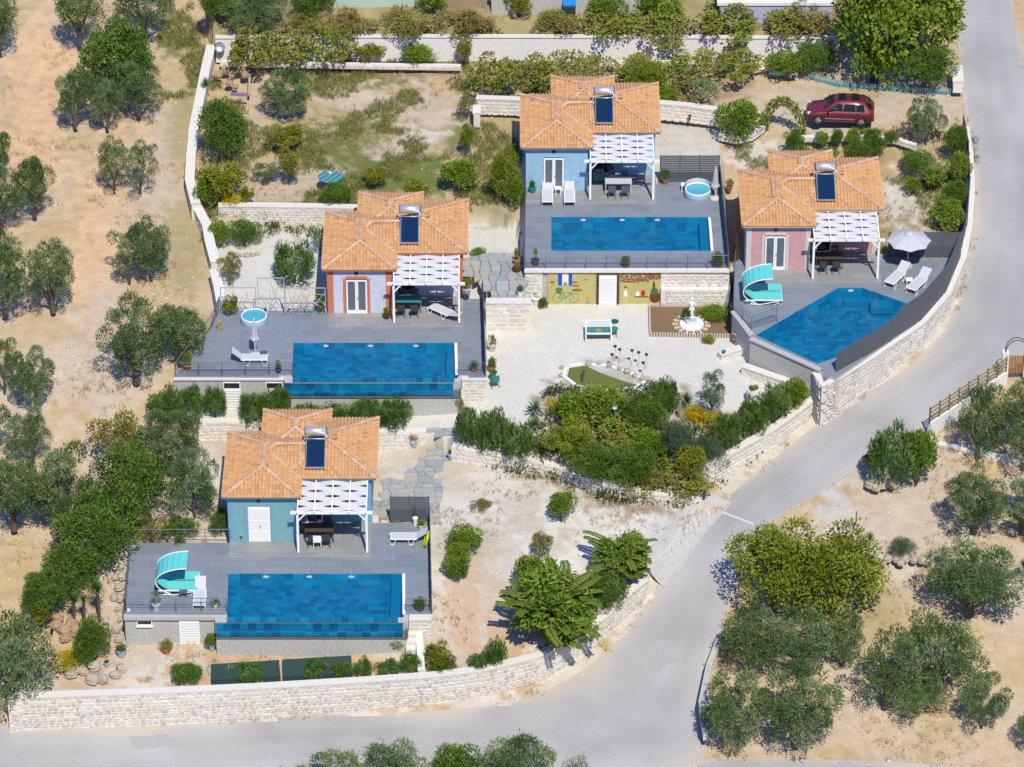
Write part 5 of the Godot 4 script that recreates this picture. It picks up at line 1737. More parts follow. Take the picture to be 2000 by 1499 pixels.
	var h4 := Vector3(-10.96, 3.46, -6.27)
	var h2 := Vector3(0.85, 4.96, -18.07)
	var h3 := Vector3(14.06, 4.56, -9.44)
	terrace("grey tiled pool terrace of the turquoise front villa", [Vector2(-21.59, 12.7), Vector2(-15.92, 12.7), Vector2(-16.02, 10.73), Vector2(-4.72, 10.73), Vector2(-4.44, 19.55), Vector2(-5.69, 19.55), Vector2(-5.73, 20.22), Vector2(-16.37, 20.22), Vector2(-16.46, 19.6), Vector2(-21.44, 19.55)], 0.0, -2.6, [pv([Vector2(-15.88, 15.7), Vector2(-6.16, 15.7), Vector2(-5.99, 19.84), Vector2(-15.74, 19.84)])], house_outline(h1), [pv([Vector2(-16.97, 19.58), Vector2(-5.23, 19.58), Vector2(-5.21, 20.75), Vector2(-16.91, 20.75)])])
	terrace("grey tiled pool terrace of the lilac-walled villa", [Vector2(-19.72, 0.7), Vector2(-17.81, -4.72), Vector2(-17.55, -6.61), Vector2(-11.01, -6.61), Vector2(-11.1, -9.34), Vector2(-3.18, -9.34), Vector2(-3.16, -7.94), Vector2(-1.75, -7.94), Vector2(-1.52, 0.76), Vector2(-2.96, 0.76), Vector2(-2.98, 1.19), Vector2(-13.24, 1.19), Vector2(-13.35, 0.76)], 3.4, 1.0, [pv([Vector2(-12.91, -3.03), Vector2(-3.27, -3.03), Vector2(-3.17, 0.78), Vector2(-12.81, 0.78)])], house_outline(h4), [pv([Vector2(-13.61, 0.43), Vector2(-2.54, 0.43), Vector2(-2.53, 1.69), Vector2(-13.55, 1.69)])])
	terrace("grey tiled pool terrace of the light blue villa", [Vector2(0.74, -8.84), Vector2(0.85, -18.94), Vector2(9.02, -18.94), Vector2(9.03, -19.32), Vector2(12.87, -19.32), Vector2(13.01, -8.84)], 4.9, 2.2, [pv([Vector2(2.41, -15), Vector2(12.01, -15), Vector2(11.99, -11.03), Vector2(2.38, -11.03)])], house_outline(h2), [])
	terrace("grey tiled pool terrace of the pink villa", [Vector2(13.1, -4.8), Vector2(13.46, -10.38), Vector2(14.17, -11.09), Vector2(22.26, -10.91), Vector2(27.11, -10.91), Vector2(25.83, -6.87), Vector2(24.09, -3.66), Vector2(18.74, 2.4), Vector2(17.89, 1.58), Vector2(14, -1.8), Vector2(14.15, -2.42)], 4.5, 1.9, [pv([Vector2(14.35, -2.14), Vector2(19.51, -7.45), Vector2(20.92, -7.45), Vector2(23.83, -5.43), Vector2(18.86, 0.31), Vector2(17.78, 0.97)])], house_outline(h3), [])
	house(h1, "front villa with turquoise walls and closed white shutters", Color(.19, .40, .45), Color(.16, .35, .52), "shutter", true, 6, "white pergola with slack shade strips on the turquoise front villa", "solar water heater on the turquoise front villa's roof", 0.3, Color(.05, .22, .34))
	house(h4, "lilac-white villa with orange corner pilasters and red door frame", Color(.58, .60, .72), Color(.56, .17, .095), "curtain", true, 7, "white pergola on the lilac-walled villa with red corners", "solar water heater on the lilac-walled villa's roof", 0.36, Color(.45, .17, .13))
	house(h2, "light blue villa behind the mural wall, top centre", Color(.30, .50, .68), Color(.30, .49, .67), "glass", false, 8, "white pergola on the light blue villa over a pale table", "solar water heater on the light blue villa's roof", 0.0, Color(.16, .24, .4))
	house(h3, "pink villa with pale grey corners beside the curving lane", Color(.57, .32, .345), Color(.58, .54, .52), "curtain", true, 7, "white pergola on the pink villa near the open parasol", "solar water heater on the pink villa's roof", 0.3, Color(.5, .47, .46))
	porch("light grey porch slab of the turquoise front villa", h1 - Vector3(0, 0.06, 0))
	porch("light grey porch slab of the lilac-walled villa", h4 - Vector3(0, 0.06, 0))
	porch("light grey porch slab of the light blue villa", h2 - Vector3(0, 0.06, 0))
	porch("light grey porch slab of the pink villa", h3 - Vector3(0, 0.06, 0))

	# ---- pools
	var a: Array = [Vector3(-15.88, 0, 15.7), Vector3(-6.16, 0, 15.7), Vector3(-5.99, 0, 19.84), Vector3(-15.74, 0, 19.84)]
	var z: float = a[0].z
	pool("blue tiled overflow pool of the turquoise front villa", [Vector2(-15.88, 15.7), Vector2(-6.16, 15.7), Vector2(-5.99, 19.84), Vector2(-15.74, 19.84)], 0.0, 0.8, [Vector3(-13.78, 0, 15.7) + Vector3(0, -0.2, 0.03), Vector3(-11.35, 0, 15.7) + Vector3(0, -0.2, 0.03), Vector3(-9, 0, 15.7) + Vector3(0, -0.2, 0.03)], [[Vector3(a[1].x - 0.3, -0.55, (z + a[2].z) / 2), Vector3(0.55, 0.5, a[2].z - z - 0.1)], [Vector3(a[1].x - 1.9, -0.72, z + 2.6), Vector3(0.06, 0.25, 2.2)]], [a[3].x, a[2].x, a[2].z, Vector3(-16.37, 0, 20.22).x, Vector3(-5.73, 0, 20.22).x])
	a = [Vector3(-12.91, 3.4, -3.03), Vector3(-3.27, 3.4, -3.03), Vector3(-3.17, 3.4, 0.78), Vector3(-12.81, 3.4, 0.78)]
	z = a[0].z
	pool("blue tiled overflow pool of the lilac-walled villa", [Vector2(-12.91, -3.03), Vector2(-3.27, -3.03), Vector2(-3.17, 0.78), Vector2(-12.81, 0.78)], 3.4, 0.8, [Vector3(-11, 3.4, -3.03) + Vector3(0, -0.2, 0.03), Vector3(-8.37, 3.4, -3.03) + Vector3(0, -0.2, 0.03), Vector3(-5.68, 3.4, -3.03) + Vector3(0, -0.2, 0.03)], [[Vector3(a[1].x - 0.3, 2.85, (z + a[2].z) / 2), Vector3(0.55, 0.5, a[2].z - z - 0.1)], [Vector3(a[1].x - 2.2, 2.68, z + 2.6), Vector3(0.06, 0.25, 1.9)]], [a[3].x, a[2].x, a[2].z, Vector3(-13.33, 3.4, 1.19).x, Vector3(-2.98, 3.4, 1.19).x])
	a = [Vector3(2.41, 4.9, -15), Vector3(12.01, 4.9, -15), Vector3(11.99, 4.9, -11.03), Vector3(2.38, 4.9, -11.03)]
	z = a[0].z
	pool("blue tiled pool of the light blue villa above the mural", [Vector2(2.41, -15), Vector2(12.01, -15), Vector2(11.99, -11.03), Vector2(2.38, -11.03)], 4.9, 0.8, [Vector3(4.35, 4.9, -15) + Vector3(0, -0.2, 0.03), Vector3(6.73, 4.9, -15) + Vector3(0, -0.2, 0.03), Vector3(8.88, 4.9, -15) + Vector3(0, -0.2, 0.03)], [[Vector3(a[1].x - 0.3, 4.35, (z + a[2].z) / 2), Vector3(0.55, 0.5, a[2].z - z - 0.1)], [Vector3(a[1].x - 2.2, 4.18, z + 2.4), Vector3(0.06, 0.25, 1.9)]])
	pool("blue tiled angular pool of the pink villa beside the lane", [Vector2(14.35, -2.14), Vector2(19.51, -7.45), Vector2(20.92, -7.45), Vector2(23.83, -5.43), Vector2(18.86, 0.31), Vector2(17.78, 0.97)], 4.5, 0.8, [Vector3(20.25, 4.5, -7.45) + Vector3(0, -0.2, 0.03)], [[Vector3(20.93, 3.85, -6.76), Vector3(2.3, 0.35, 0.5)], [Vector3(22, 4.05, -5.98), Vector3(1.3, 0.4, 0.9)]])
	for q in [["white pool cover rail at the right end of the front villa's pool", Vector3(-6.07, 0.06, 15.83), Vector3(-5.97, 0.06, 19.63)], ["white pool cover rail at the right end of the lilac-walled villa's pool", Vector3(-3.32, 3.46, -2.88), Vector3(-3.23, 3.46, 0.52)], ["white pool cover rail at the right end of the light blue villa's pool", Vector3(12.06, 4.96, -14.78), Vector3(12.08, 4.96, -10.93)]]:
		var o := part(self, numbered("pool_rail"), MBbar(q[1], q[2], 0.16, 0.08), M.white)
		tag(o, q[0], "pool rail")
	# stone face, doors and wall of the terrace fronts
	var face := thing("terrace_wall", "cream stone terrace wall with the painted mural under the light blue villa", "stone wall")
	var fp := densify([Vector3(0.8, 4.85, -8.84), Vector3(13.02, 4.85, -8.84)], 0.5)
	var f0: Array = []
	var f1: Array = []
	for q in fp:
		if q.x < Vector3(2.21, 4.85, -8.87).x: f0.append(q)
		if q.x > Vector3(8.93, 4.85, -8.87).x: f1.append(q)
	for f in [f0, f1]:
		var bt := []
		for q in f: bt.append(2.25)
		part(face, "mortar_core", strip_wall(f, bt, 0.16), M.mortar)
		stones_on(face, f, bt, 0.16, Vector2(0.36, 0.22), 90, 1.0, 0.035)
	var lower := []
	var lb := []
	for q in f1:
		lower.append(Vector3(q.x, 3.75, q.z + 0.22))
		lb.append(2.25)
	part(face, "lower_tier", strip_wall(lower, lb, 0.4), M.mortar)
	stones_on(face, lower, lb, 0.4, Vector2(0.36, 0.22), 60, 1.0, 0.035)
	var ml: Vector3 = Vector3(2.15, 4.85, -8.84)
	var mr: Vector3 = Vector3(8.99, 4.85, -8.84)
	part(face, "wall_cap", bx(Vector3(Vector3(13.05, 4.85, -8.87).x - Vector3(0.74, 4.85, -8.87).x, 0.1, 0.4), Vector3((Vector3(13.05, 4.85, -8.87).x + Vector3(0.74, 4.85, -8.87).x) / 2, 4.86, ml.z + 0.02)), M.coping)
	var mw := mr.x - ml.x
	part(face, "mural_wall", bx(Vector3(mw, 2.7, 0.14)), M.cream, Vector3((ml.x + mr.x) / 2, 3.49, ml.z))
	var pm := StandardMaterial3D.new()
	pm.albedo_texture = mural_picture()
	pm.roughness = 0.9
	var pq := QuadMesh.new()
	pq.size = Vector2(mw, 2.3)
	part(face, "mural", pq, pm, Vector3((ml.x + mr.x) / 2, 3.62, ml.z + 0.075))
	var dd := part(face, "door", bx(Vector3(1.06, 2.1, 0.06)), M.white, Vector3(Vector3(5.76, 3.6, -9.02).x, 3.5, ml.z + 0.11))
	for k in 11:
		part(dd, "louvre", bx(Vector3(0.92, 0.12, 0.03), Vector3.ZERO, Basis(Vector3.RIGHT, 0.09)), M.white_soft, Vector3(0, -0.86 + k * 0.17, 0.045))
	for s in [-0.6, 0.6]:
		part(face, "door_jamb", bx(Vector3(0.12, 2.2, 0.08)), M.dark_wood, Vector3(dd.position.x + s, 3.5, ml.z + 0.12))
	# the front wall under the first terrace: door, window and concrete lip
	var fw := thing("storage_front", "grey concrete front with white louvred door under the front villa's terrace", "wall")
	var c0: Vector3 = Vector3(-21.41, 0, 19.6)
	var c1: Vector3 = Vector3(-16.43, 0, 19.6)
	part(fw, "concrete_panel", bx(Vector3(c1.x - c0.x, 2.3, 0.08)), M.concrete, Vector3((c0.x + c1.x) / 2, -1.45, c0.z + 0.03))
	part(fw, "slab_edge", bx(Vector3(c1.x - c0.x + 0.1, 0.22, 0.34)), M.concrete, Vector3((c0.x + c1.x) / 2, -0.135, c0.z + 0.05))
	var sd := part(fw, "door", bx(Vector3(1.12, 1.85, 0.06)), M.white, Vector3(Vector3(-17.86, -1, 20.1).x, -1.25, c0.z + 0.1))
	for k in 10:
		part(sd, "louvre", bx(Vector3(1.0, 0.12, 0.03), Vector3.ZERO, Basis(Vector3.RIGHT, 0.09)), M.white_soft, Vector3(0, -0.78 + k * 0.17, 0.045))
	var sw := part(fw, "window", bx(Vector3(0.84, 0.4, 0.08)), M.white, Vector3(Vector3(-20.33, -0.5, 19.58).x, -0.52, c0.z + 0.08))
	part(sw, "pane", bx(Vector3(0.74, 0.22, 0.02)), M.dark_glass, Vector3(0, 0.06, 0.04))
	part(sw, "sill", bx(Vector3(0.9, 0.05, 0.14)), M.white, Vector3(0, -0.2, 0.05))
	var fb := thing("storage_front", "grey concrete front with two white doors under the lilac-walled villa's terrace", "wall")
	c0 = Vector3(-19.72, 3.4, 0.76)
	c1 = Vector3(-13.35, 3.4, 0.76)
	part(fb, "concrete_panel", bx(Vector3(c1.x - c0.x, 2.3, 0.08)), M.concrete, Vector3((c0.x + c1.x) / 2, 2.0, c0.z + 0.03))
	part(fb, "slab_edge", bx(Vector3(c1.x - c0.x + 0.06, 0.1, 0.2)), M.coping, Vector3((c0.x + c1.x) / 2, 3.33, c0.z + 0.04))
	for q in [Vector3(-16.37, 2.3, 0.82), Vector3(-13.89, 2.3, 0.82)]:
		var d1 := part(fb, "door", bx(Vector3(1.02, 2.0, 0.06)), M.white, Vector3(q.x, 2.15, c0.z + 0.1))
		part(d1, "opening", bx(Vector3(0.9, 0.34, 0.02)), M.dark_glass, Vector3(0, 0.78, 0.03))
		for k in 8:
			part(d1, "louvre", bx(Vector3(0.9, 0.12, 0.03), Vector3.ZERO, Basis(Vector3.RIGHT, 0.09)), M.white_soft, Vector3(0, -0.86 + k * 0.18, 0.045))
	stone_wall("retaining_wall", "cream stone wall under the lilac-walled villa's overflow pool edge", [Vector3(-13.17, 2.6, 0.73), Vector3(-8.98, 2.6, 0.73), Vector3(-2.93, 2.6, 0.73)], 0.3, Vector2(0.36, 0.2), 90, 1.0, null, 1.5)
	stone_wall("retaining_wall", "tall cream stone corner block right of the lilac-walled villa's pool edge", [Vector3(-2.93, 3.36, 0.75), Vector3(-1.46, 3.36, 0.75)], 0.3, Vector2(0.36, 0.2), 50, 1.0, M.coping, 1.9)
	stone_wall("retaining_wall", "cream cut-stone wall holding up the flagstone path", [Vector3(-1.56, 4.25, -6.35), Vector3(1.16, 4.25, -6.35)], 0.5, Vector2(0.6, 0.3), 60, 1.0, M.coping, 2.1)
	var pc := thing("pool_wall", "grey concrete pool wall of the pink villa", "wall")
	for q in [[Vector3(14.01, 4.47, -1.85), Vector3(17.9, 4.47, 1.53)], [Vector3(13.11, 4.47, -4.85), Vector3(14.08, 4.47, -2.19)]]:
		part(pc, "concrete_panel", MBbar(q[0] + Vector3(0, -1.35, 0.05), q[1] + Vector3(0, -1.35, 0.05), 0.1, 2.6), M.concrete)
		part(pc, "top_edge", MBbar(q[0] + Vector3(0, 0.0, 0.03), q[1] + Vector3(0, 0.0, 0.03), 0.34, 0.09), M.concrete)
	flagstones("grey flagstone path between the lilac-walled villa and the light blue villa", [Vector2(-2.94, -11.46), Vector2(0, -11.88), Vector2(0.68, -11.58), Vector2(0.73, -6.54), Vector2(-1.53, -6.54), Vector2(-1.66, -8.05), Vector2(-2.99, -9.22)], func(x, z): return 4.2, 0.55)
	flagstones("grey flagstone path from the round steps to the front villa's porch", [Vector2(-7.53, 6.37), Vector2(-6.21, 6.1), Vector2(-4.63, 2.81), Vector2(-3.28, 3.02), Vector2(-4.43, 6.37), Vector2(-3.96, 6.63), Vector2(-4.14, 10.67), Vector2(-6.99, 10.67), Vector2(-8.04, 9.74)], func(x, z): return gy(x, z), 0.5)
	var st := thing("garden_steps", "round grey stone steps between the court and the front villa", "steps", Vector3(-4.24, 0.15, 2.77))
	for k in 4:
		var b := MB.new()
		var pl := PackedVector2Array()
		for i in 18:
			var t := TAU * i / 18
			pl.append(Vector2(cos(t) * (1.1 - k * 0.16), sin(t) * (0.95 - k * 0.14) - k * 0.2))
		b.prism(pl, -0.2, 0.2 + k * 0.28)
		part(st, "step", b.done(), M[["flag_a", "flag_b", "flag_a", "flag_c"][k]])
	var s2 := thing("garden_steps", "dark grey steps beside the pink villa's left wall", "steps", Vector3(13.73, 4.5, -8.73))
	for k in 6:
		part(s2, "step", bx(Vector3(0.8, 0.16, 0.3), Vector3(0, 0.08 - k * 0.02, -k * 0.3)), M.deck[k % 4])
	var s3 := thing("garden_steps", "small stone steps right of the front villa's pool", "steps", Vector3(-5.58, -1.58, 20.36))
	for k in 4:
		part(s3, "step", bx(Vector3(0.55, 0.3, 0.4), Vector3(0, 0.15 + k * 0.22, 0.6 - k * 0.4)), M.coping)

	# ---- fences and railings
	slat_fence("dark grey slat fence at the back of the front villa's terrace", Vector3(-6.91, 0, 10.57), Vector3(-4.72, 0, 10.57), 1.75, 15, M.slat, 0.25, 2)
	slat_fence("dark grey slat fence beside the light blue villa's hot tub", Vector3(9.16, 4.9, -19.26), Vector3(12.8, 4.9, -19.26), 1.9, 15, M.slat)
	slat_fence("dark grey slat fence behind the open parasol of the pink villa", Vector3(22.73, 4.5, -11.03), Vector3(27.09, 4.5, -11.03), 1.75, 15, M.slat, 0.2, 4)
	slat_fence("low dark fence along the right edge of the front villa's terrace", Vector3(-4.69, 0, 10.62), Vector3(-4.44, 0, 19.46), 1.0, 6, M.slat, 0.05, 5)
	slat_fence("low dark fence along the right edge of the lilac-walled villa's terrace", Vector3(-1.75, 3.4, -7.89), Vector3(-1.55, 3.4, 0.65), 1.3, 6, M.slat, 0.05, 5)
	slat_fence("dark fence along the right edge of the light blue villa's terrace", Vector3(12.86, 4.9, -19.19), Vector3(12.99, 4.9, -8.96), 1.2, 6, M.slat, 0.05, 5)
	slat_fence("dark fence along the left edge of the light blue villa's terrace", Vector3(0.82, 4.9, -18.2), Vector3(0.74, 4.9, -8.96), 1.1, 6, M.slat, 0.05, 5)
	var ps := thing("privacy_screen", "long dark grey screen on the stone wall beside the pink villa's pool", "screen")
	var sp: Array = densify([Vector3(18.81, 4.25, 1.85), Vector3(20.93, 4.35, -0.2), Vector3(22.22, 4.4, -1.57)], 0.55) + densify([Vector3(22.33, 4.4, -1.79), Vector3(24.19, 4.5, -3.83), Vector3(25.88, 4.6, -6.83), Vector3(27.03, 4.8, -10.42)], 0.55)
	for k in sp.size() - 1:
		var hh := 1.55 if k < sp.size() * 0.36 else 1.85
		part(ps, "panel", MBbar(sp[k] + Vector3(0, hh / 2, -0.02), sp[k + 1] + Vector3(0, hh / 2, -0.02), 0.04, hh), M.privacy)
		part(ps, "rib", bx(Vector3(0.05, hh, 0.07), Vector3(0, hh / 2, 0)), M.slat, sp[k])
	var p2 := thing("privacy_screen", "low dark fence on the wall along the pink villa's upper garden", "screen")
	var sp2: Array = densify([Vector3(27.08, 4.9, -10.43), Vector3(27.77, 5.15, -13.61), Vector3(28.22, 5.5, -17.3), Vector3(28.43, 5.85, -21.09), Vector3(28.36, 6.05, -24.2)], 1.0)
	for k in sp2.size() - 1:
		part(p2, "panel", MBbar(sp2[k] + Vector3(-0.1, 0.45, 0), sp2[k + 1] + Vector3(-0.1, 0.45, 0), 0.04, 0.85), M.privacy)
		part(p2, "post", bx(Vector3(0.07, 0.95, 0.07), Vector3(-0.1, 0.45, 0)), M.slat, sp2[k])
	railing("thin steel railing at the front of the front villa's terrace, left of the pool", [Vector3(-21.37, 0, 19.36), Vector3(-15.77, 0, 19.36)], 0.95, 3, M.rail)
	railing("short steel railing at the front of the front villa's terrace, right of the pool", [Vector3(-5.89, 0, 19.36), Vector3(-4.5, 0, 19.36)], 0.9, 5, M.rail)
	railing("steel railing at the back left of the front villa's terrace", [Vector3(-21.53, 0, 12.7), Vector3(-15.95, 0, 12.7)], 0.95, 4, M.rail)
	railing("steel railing along the left edge of the front villa's terrace", [Vector3(-21.53, 0, 12.75), Vector3(-21.37, 0, 19.36)], 0.95, 3, M.rail)
	railing("steel railing at the front left of the lilac-walled villa's terrace", [Vector3(-19.64, 3.4, 0.59), Vector3(-12.82, 3.4, 0.59)], 0.95, 6, M.rail)
	railing("short steel railing right of the lilac-walled villa's pool", [Vector3(-3.11, 3.4, 0.59), Vector3(-1.58, 3.4, 0.59)], 0.95, 6, M.rail)
	railing("steel railing along the slanting left edge of the lilac-walled villa's terrace", [Vector3(-19.64, 3.4, 0.59), Vector3(-17.78, 3.4, -4.72), Vector3(-17.49, 3.4, -6.56)], 0.95, 6, M.rail)
	railing("long steel railing above the mural of the light blue villa's terrace", [Vector3(0.8, 4.9, -8.96), Vector3(12.96, 4.9, -8.96)], 0.95, 5, M.rail)
	railing("steel railing at the corner of the pink villa's terrace beside the daybed", [Vector3(13.45, 4.5, -10.2), Vector3(13.14, 4.5, -4.86), Vector3(14.1, 4.5, -2.7), Vector3(15.63, 4.5, -3.66)], 0.95, 5, M.rail)
	twig_screen("grey framed screen with driftwood twigs, left of the garden gate", Vector3(-17.34, 3.5, -6.22), Vector3(-15.27, 3.5, -6.22), 1.75, 16)
	twig_screen("tall grey gate frame with twigs on its upper half", Vector3(-15.11, 3.5, -6.11), Vector3(-13.55, 3.5, -6.11), 2.5, 12)
	twig_screen("grey framed screen woven with pale twigs against the lilac-walled villa", Vector3(-13.49, 3.5, -6.11), Vector3(-11.11, 3.5, -6.11), 1.8, 44)
	var pf := thing("picket_fence", "low weathered teal picket fence edging the drive behind the parked car", "fence")
	var pp: Array = smooth_line([Vector3(19.09, 6.25, -30.69), Vector3(20.87, 6.15, -29.8), Vector3(23.44, 6.1, -29.22), Vector3(26.02, 6.1, -28.89), Vector3(28.03, 6.15, -28.8)], 58)
	for k in pp.size():
		var q: Vector3 = pp[k]
		part(pf, "picket", bx(Vector3(0.1, 0.5, 0.03), Vector3(0, 0.22, 0), Basis(Vector3.RIGHT, rng.randf_range(-0.15, 0.05))), M.picket_teal, Vector3(q.x, gy(q.x, q.z), q.z))
	part(pf, "rail", tubes([pp.map(func(q): return Vector3(q.x, gy(q.x, q.z) + 0.2, q.z - 0.03))], 0.025), M.picket_teal)
	var wf := thing("board_fence", "brown wooden rail fence on the white wall right of the lane", "fence")
	var wl: Array = [Vector3(24.11, 2.75, 4.54), Vector3(28.84, 3.65, 0.48)]
	for k in 9:
		part(wf, "post", bx(Vector3(0.09, 1.1, 0.09), Vector3(0, 0.5, 0)), M.dark_wood, wl[0].lerp(wl[1], k / 8.0))
	for k in 4:
		part(wf, "rail", MBbar(wl[0] + Vector3(0, 0.18 + k * 0.26, 0.04), wl[1] + Vector3(0, 0.18 + k * 0.26, 0.04), 0.03, 0.12), M.pinewood)
	var ww := thing("white_wall", "whitewashed low wall under the brown rail fence", "wall")
	part(ww, "wall_body", strip_wall(wl, [1.3, 2.2], 0.25), M.white_wall)
	var gp := thing("garden_gate", "orange wooden gate between white pillars under a metal arch, right edge", "gate", Vector3(29.32, 3.4, 0.31))
	for x in [-0.55, 0.75]:
		part(gp, "pillar", bx(Vector3(0.4, 1.7, 0.4), Vector3(x, 0.7, 0)), M.white_wall)
	for k in 6:
		part(gp, "plank", bx(Vector3(0.12, 1.2, 0.04), Vector3(-0.27 + k * 0.15, 0.65, 0.02)), M.orange_wood)
	for sz in [-0.15, 0.15]:
		var ar := []
		for k in 11: ar.append(Vector3(0.1 + cos(PI * k / 10.0) * 0.65, 1.6 + sin(PI * k / 10.0) * 0.8, sz))
		part(gp, "arch", tubes([ar], 0.03), M.dark_metal)

	# ---- things on the front villa's terrace
	daybed("turquoise canopy daybed on the front villa's terrace", Vector3(-18.66, 0, 16.98))
	lounger("pale sun lounger beside the slat fence of the front villa", Vector3(-5.56, 0, 12.55), PI, 0.6)
	lounger("pale sun lounger behind the railing, facing away beside the turquoise daybed", Vector3(-17.32, 0, 17.91), -PI / 2, 0.9)
	dining("the turquoise front villa", h1 + Vector3(5.1, 0.06, -0.2), M.dark_metal, M.dark_wood, 4)
	chair("white shell chair at the front villa's pergola table", h1 + Vector3(5.0, 0.06, 0.62), 0.0, M.white)
	table("side_table", "small dark side table between daybed and front railing", Vector3(-18.26, 0, 17.91), Vector3(0.45, 0.4, 0.4), M.slat)
	var sr := MB.new()
	for k in 20:
		var t := TAU * k / 20
		var t2 := TAU * (k + 1) / 20
		sr.tube(Vector3(0, 0.48 + sin(t) * 0.42, cos(t) * 0.42), Vector3(0, 0.48 + sin(t2) * 0.42, cos(t2) * 0.42), 0.085, 0.085, 7, false)
	var ring := part(self, "swim_ring", sr.done(), M.lime, Vector3(-4.95, 0, 12.96))
	ring.rotation.z = -0.25
	tag(ring, "lime green swim ring leaning on the front villa's terrace fence", "swim ring")
	pot("black bucket pot by the front villa's shuttered door", Vector3(-15.32, 0, 12.5), 0.15, 0.4, M.dark_pot, "", 0, 0)
	pot("grey pot with a thin bare shrub behind the front villa's railing", Vector3(-19.69, 0, 19.17), 0.24, 0.45, M.grey_pot, "thin", 0.3, 0.5)
	pot("pot with straw coloured grass behind the front villa's railing", Vector3(-16.44, 0, 18.97), 0.16, 0.25, M.cream, "brown", 0.28, 0.26)
	pot("dark bowl pot with green plant at the front right corner of the front terrace", Vector3(-5.1, 0, 19.17), 0.27, 0.34, M.dark_pot, "dark", 0.36, 0.3)
	pot("pale tall pot with a bare twisted stem by the front villa's slat fence", Vector3(-5.5, 0, 10.93), 0.15, 0.5, M.white_pot, "reed", 0.2, 0.6)
	pot("white bowl with green herbs by the front villa's slat fence", Vector3(-5.15, 0, 11.24), 0.2, 0.22, M.white_pot, "bright", 0.24, 0.16)
	for q in [["white lantern box at the back left corner of the front terrace", Vector3(-21.33, 0, 13.11)], ["white lantern box at the front left corner of the front terrace", Vector3(-21.21, 0, 19.21)]]:
		var o := thing("lantern", q[0], "lantern", q[1])
		part(o, "lantern_body", bx(Vector3(0.16, 0.28, 0.16), Vector3(0, 0.14, 0)), M.white)
		part(o, "lantern_cap", bx(Vector3(0.2, 0.03, 0.2), Vector3(0, 0.295, 0)), M.grey_plastic)
	# garden in front
	pot("light blue pot with a shrub left of the front storage wall", Vector3(-21.62, -2.16, 20.52), 0.27, 0.42, M.blue_pot, "dark", 0.32, 0.22)
	pot("terracotta pot with red-green plant left of the front storage door", Vector3(-19.13, -2.04, 20.4), 0.25, 0.3, M.terracotta, "brown", 0.42, 0.34)
	pot("light blue pot with spreading yucca right of the front storage door", Vector3(-16.6, -1.89, 20.31), 0.2, 0.36, M.blue_pot, "bright", 0.45, 0.42)
	pot("small terracotta pot with brown plant below the front pool", Vector3(-13.98, -1.88, 20.1), 0.24, 0.2, M.terracotta, "brown", 0.32, 0.24)
	pot("blue-grey tapered pot with bushy plant below the front pool", Vector3(-10.21, -1.85, 19.89), 0.3, 0.5, M.blue_pot, "dark", 0.48, 0.28)
	pot("blue pot with reddish plant by the wall behind the front villa", Vector3(-5.72, 0.36, 3.41), 0.24, 0.36, M.blue_pot, "brown", 0.3, 0.3)
	pot("white-blue pot with small plant right of the round steps", Vector3(-3.53, 0.34, 4.61), 0.24, 0.34, M.blue_pot, "bright", 0.2, 0.14)
	pot("red glazed pot at the foot of the rubble wall by the drive", Vector3(2.74, 0.49, 6.88), 0.2, 0.32, M.terracotta, "", 0, 0)
	pot("blue and white striped pot among the rocks, lower left", Vector3(-22.38, -2.26, 21.33), 0.16, 0.26, M.blue_pot, "dark", 0.14, 0.1)
	var nb := thing("shade_bed", "long dark green netted bed along the front boundary wall", "garden bed")
	for q in [[Vector2(-16.59, 21.62), Vector2(-12.86, 21.24), Vector2(-12.71, 22.75), Vector2(-16.51, 23.08)], [Vector2(-12.69, 21.2), Vector2(-8.89, 20.82), Vector2(-8.78, 22.47), Vector2(-12.57, 22.75)]]:
		var b := MB.new()
		b.prism(pv(q), -2.5, -1.9)
		part(nb, "net_cover", b.done(), M.shade_net)
	rock_pile("pale limestone rock edging the netted bed in the front garden", "limestone rocks edging the netted bed", [Vector3(-16.6, -2.07, 21.51), Vector3(-15.81, -2.03, 21.41), Vector3(-14.97, -2.03, 21.32), Vector3(-14.13, -2.05, 21.2), Vector3(-13.29, -2.08, 21.06), Vector3(-12.45, -2.1, 20.94), Vector3(-11.32, -2.12, 20.82), Vector3(-10.19, -2.07, 20.75), Vector3(-9.28, -2.01, 20.73), Vector3(-16.62, -2.17, 22.21)], 0.12, 0.2, M.limestone)
	rock_pile("rounded orange-tan boulder in the rockery left of the front villa", "boulders in the left rockery", [Vector3(-25.35, -1.55, 17.9), Vector3(-24.5, -1.57, 18.55), Vector3(-24.88, -1.67, 19.09), Vector3(-24.77, -1.77, 19.52), Vector3(-24.18, -1.69, 18.96), Vector3(-25.34, -1.55, 18.68)], 0.3, 0.55, M.orange_rock)
	rock_pile("white limestone boulder below the yellow flowers, lower left", "white boulders below the yellow flowers", [Vector3(-24.88, -2.18, 21.82), Vector3(-24.24, -2.27, 22.08), Vector3(-23.69, -2.29, 21.96), Vector3(-23.02, -2.26, 21.53), Vector3(-22.53, -2.41, 22.46), Vector3(-21.85, -2.38, 22.12), Vector3(-21.57, -2.32, 21.63), Vector3(-23.09, -2.4, 22.56)], 0.28, 0.5, M.limestone)
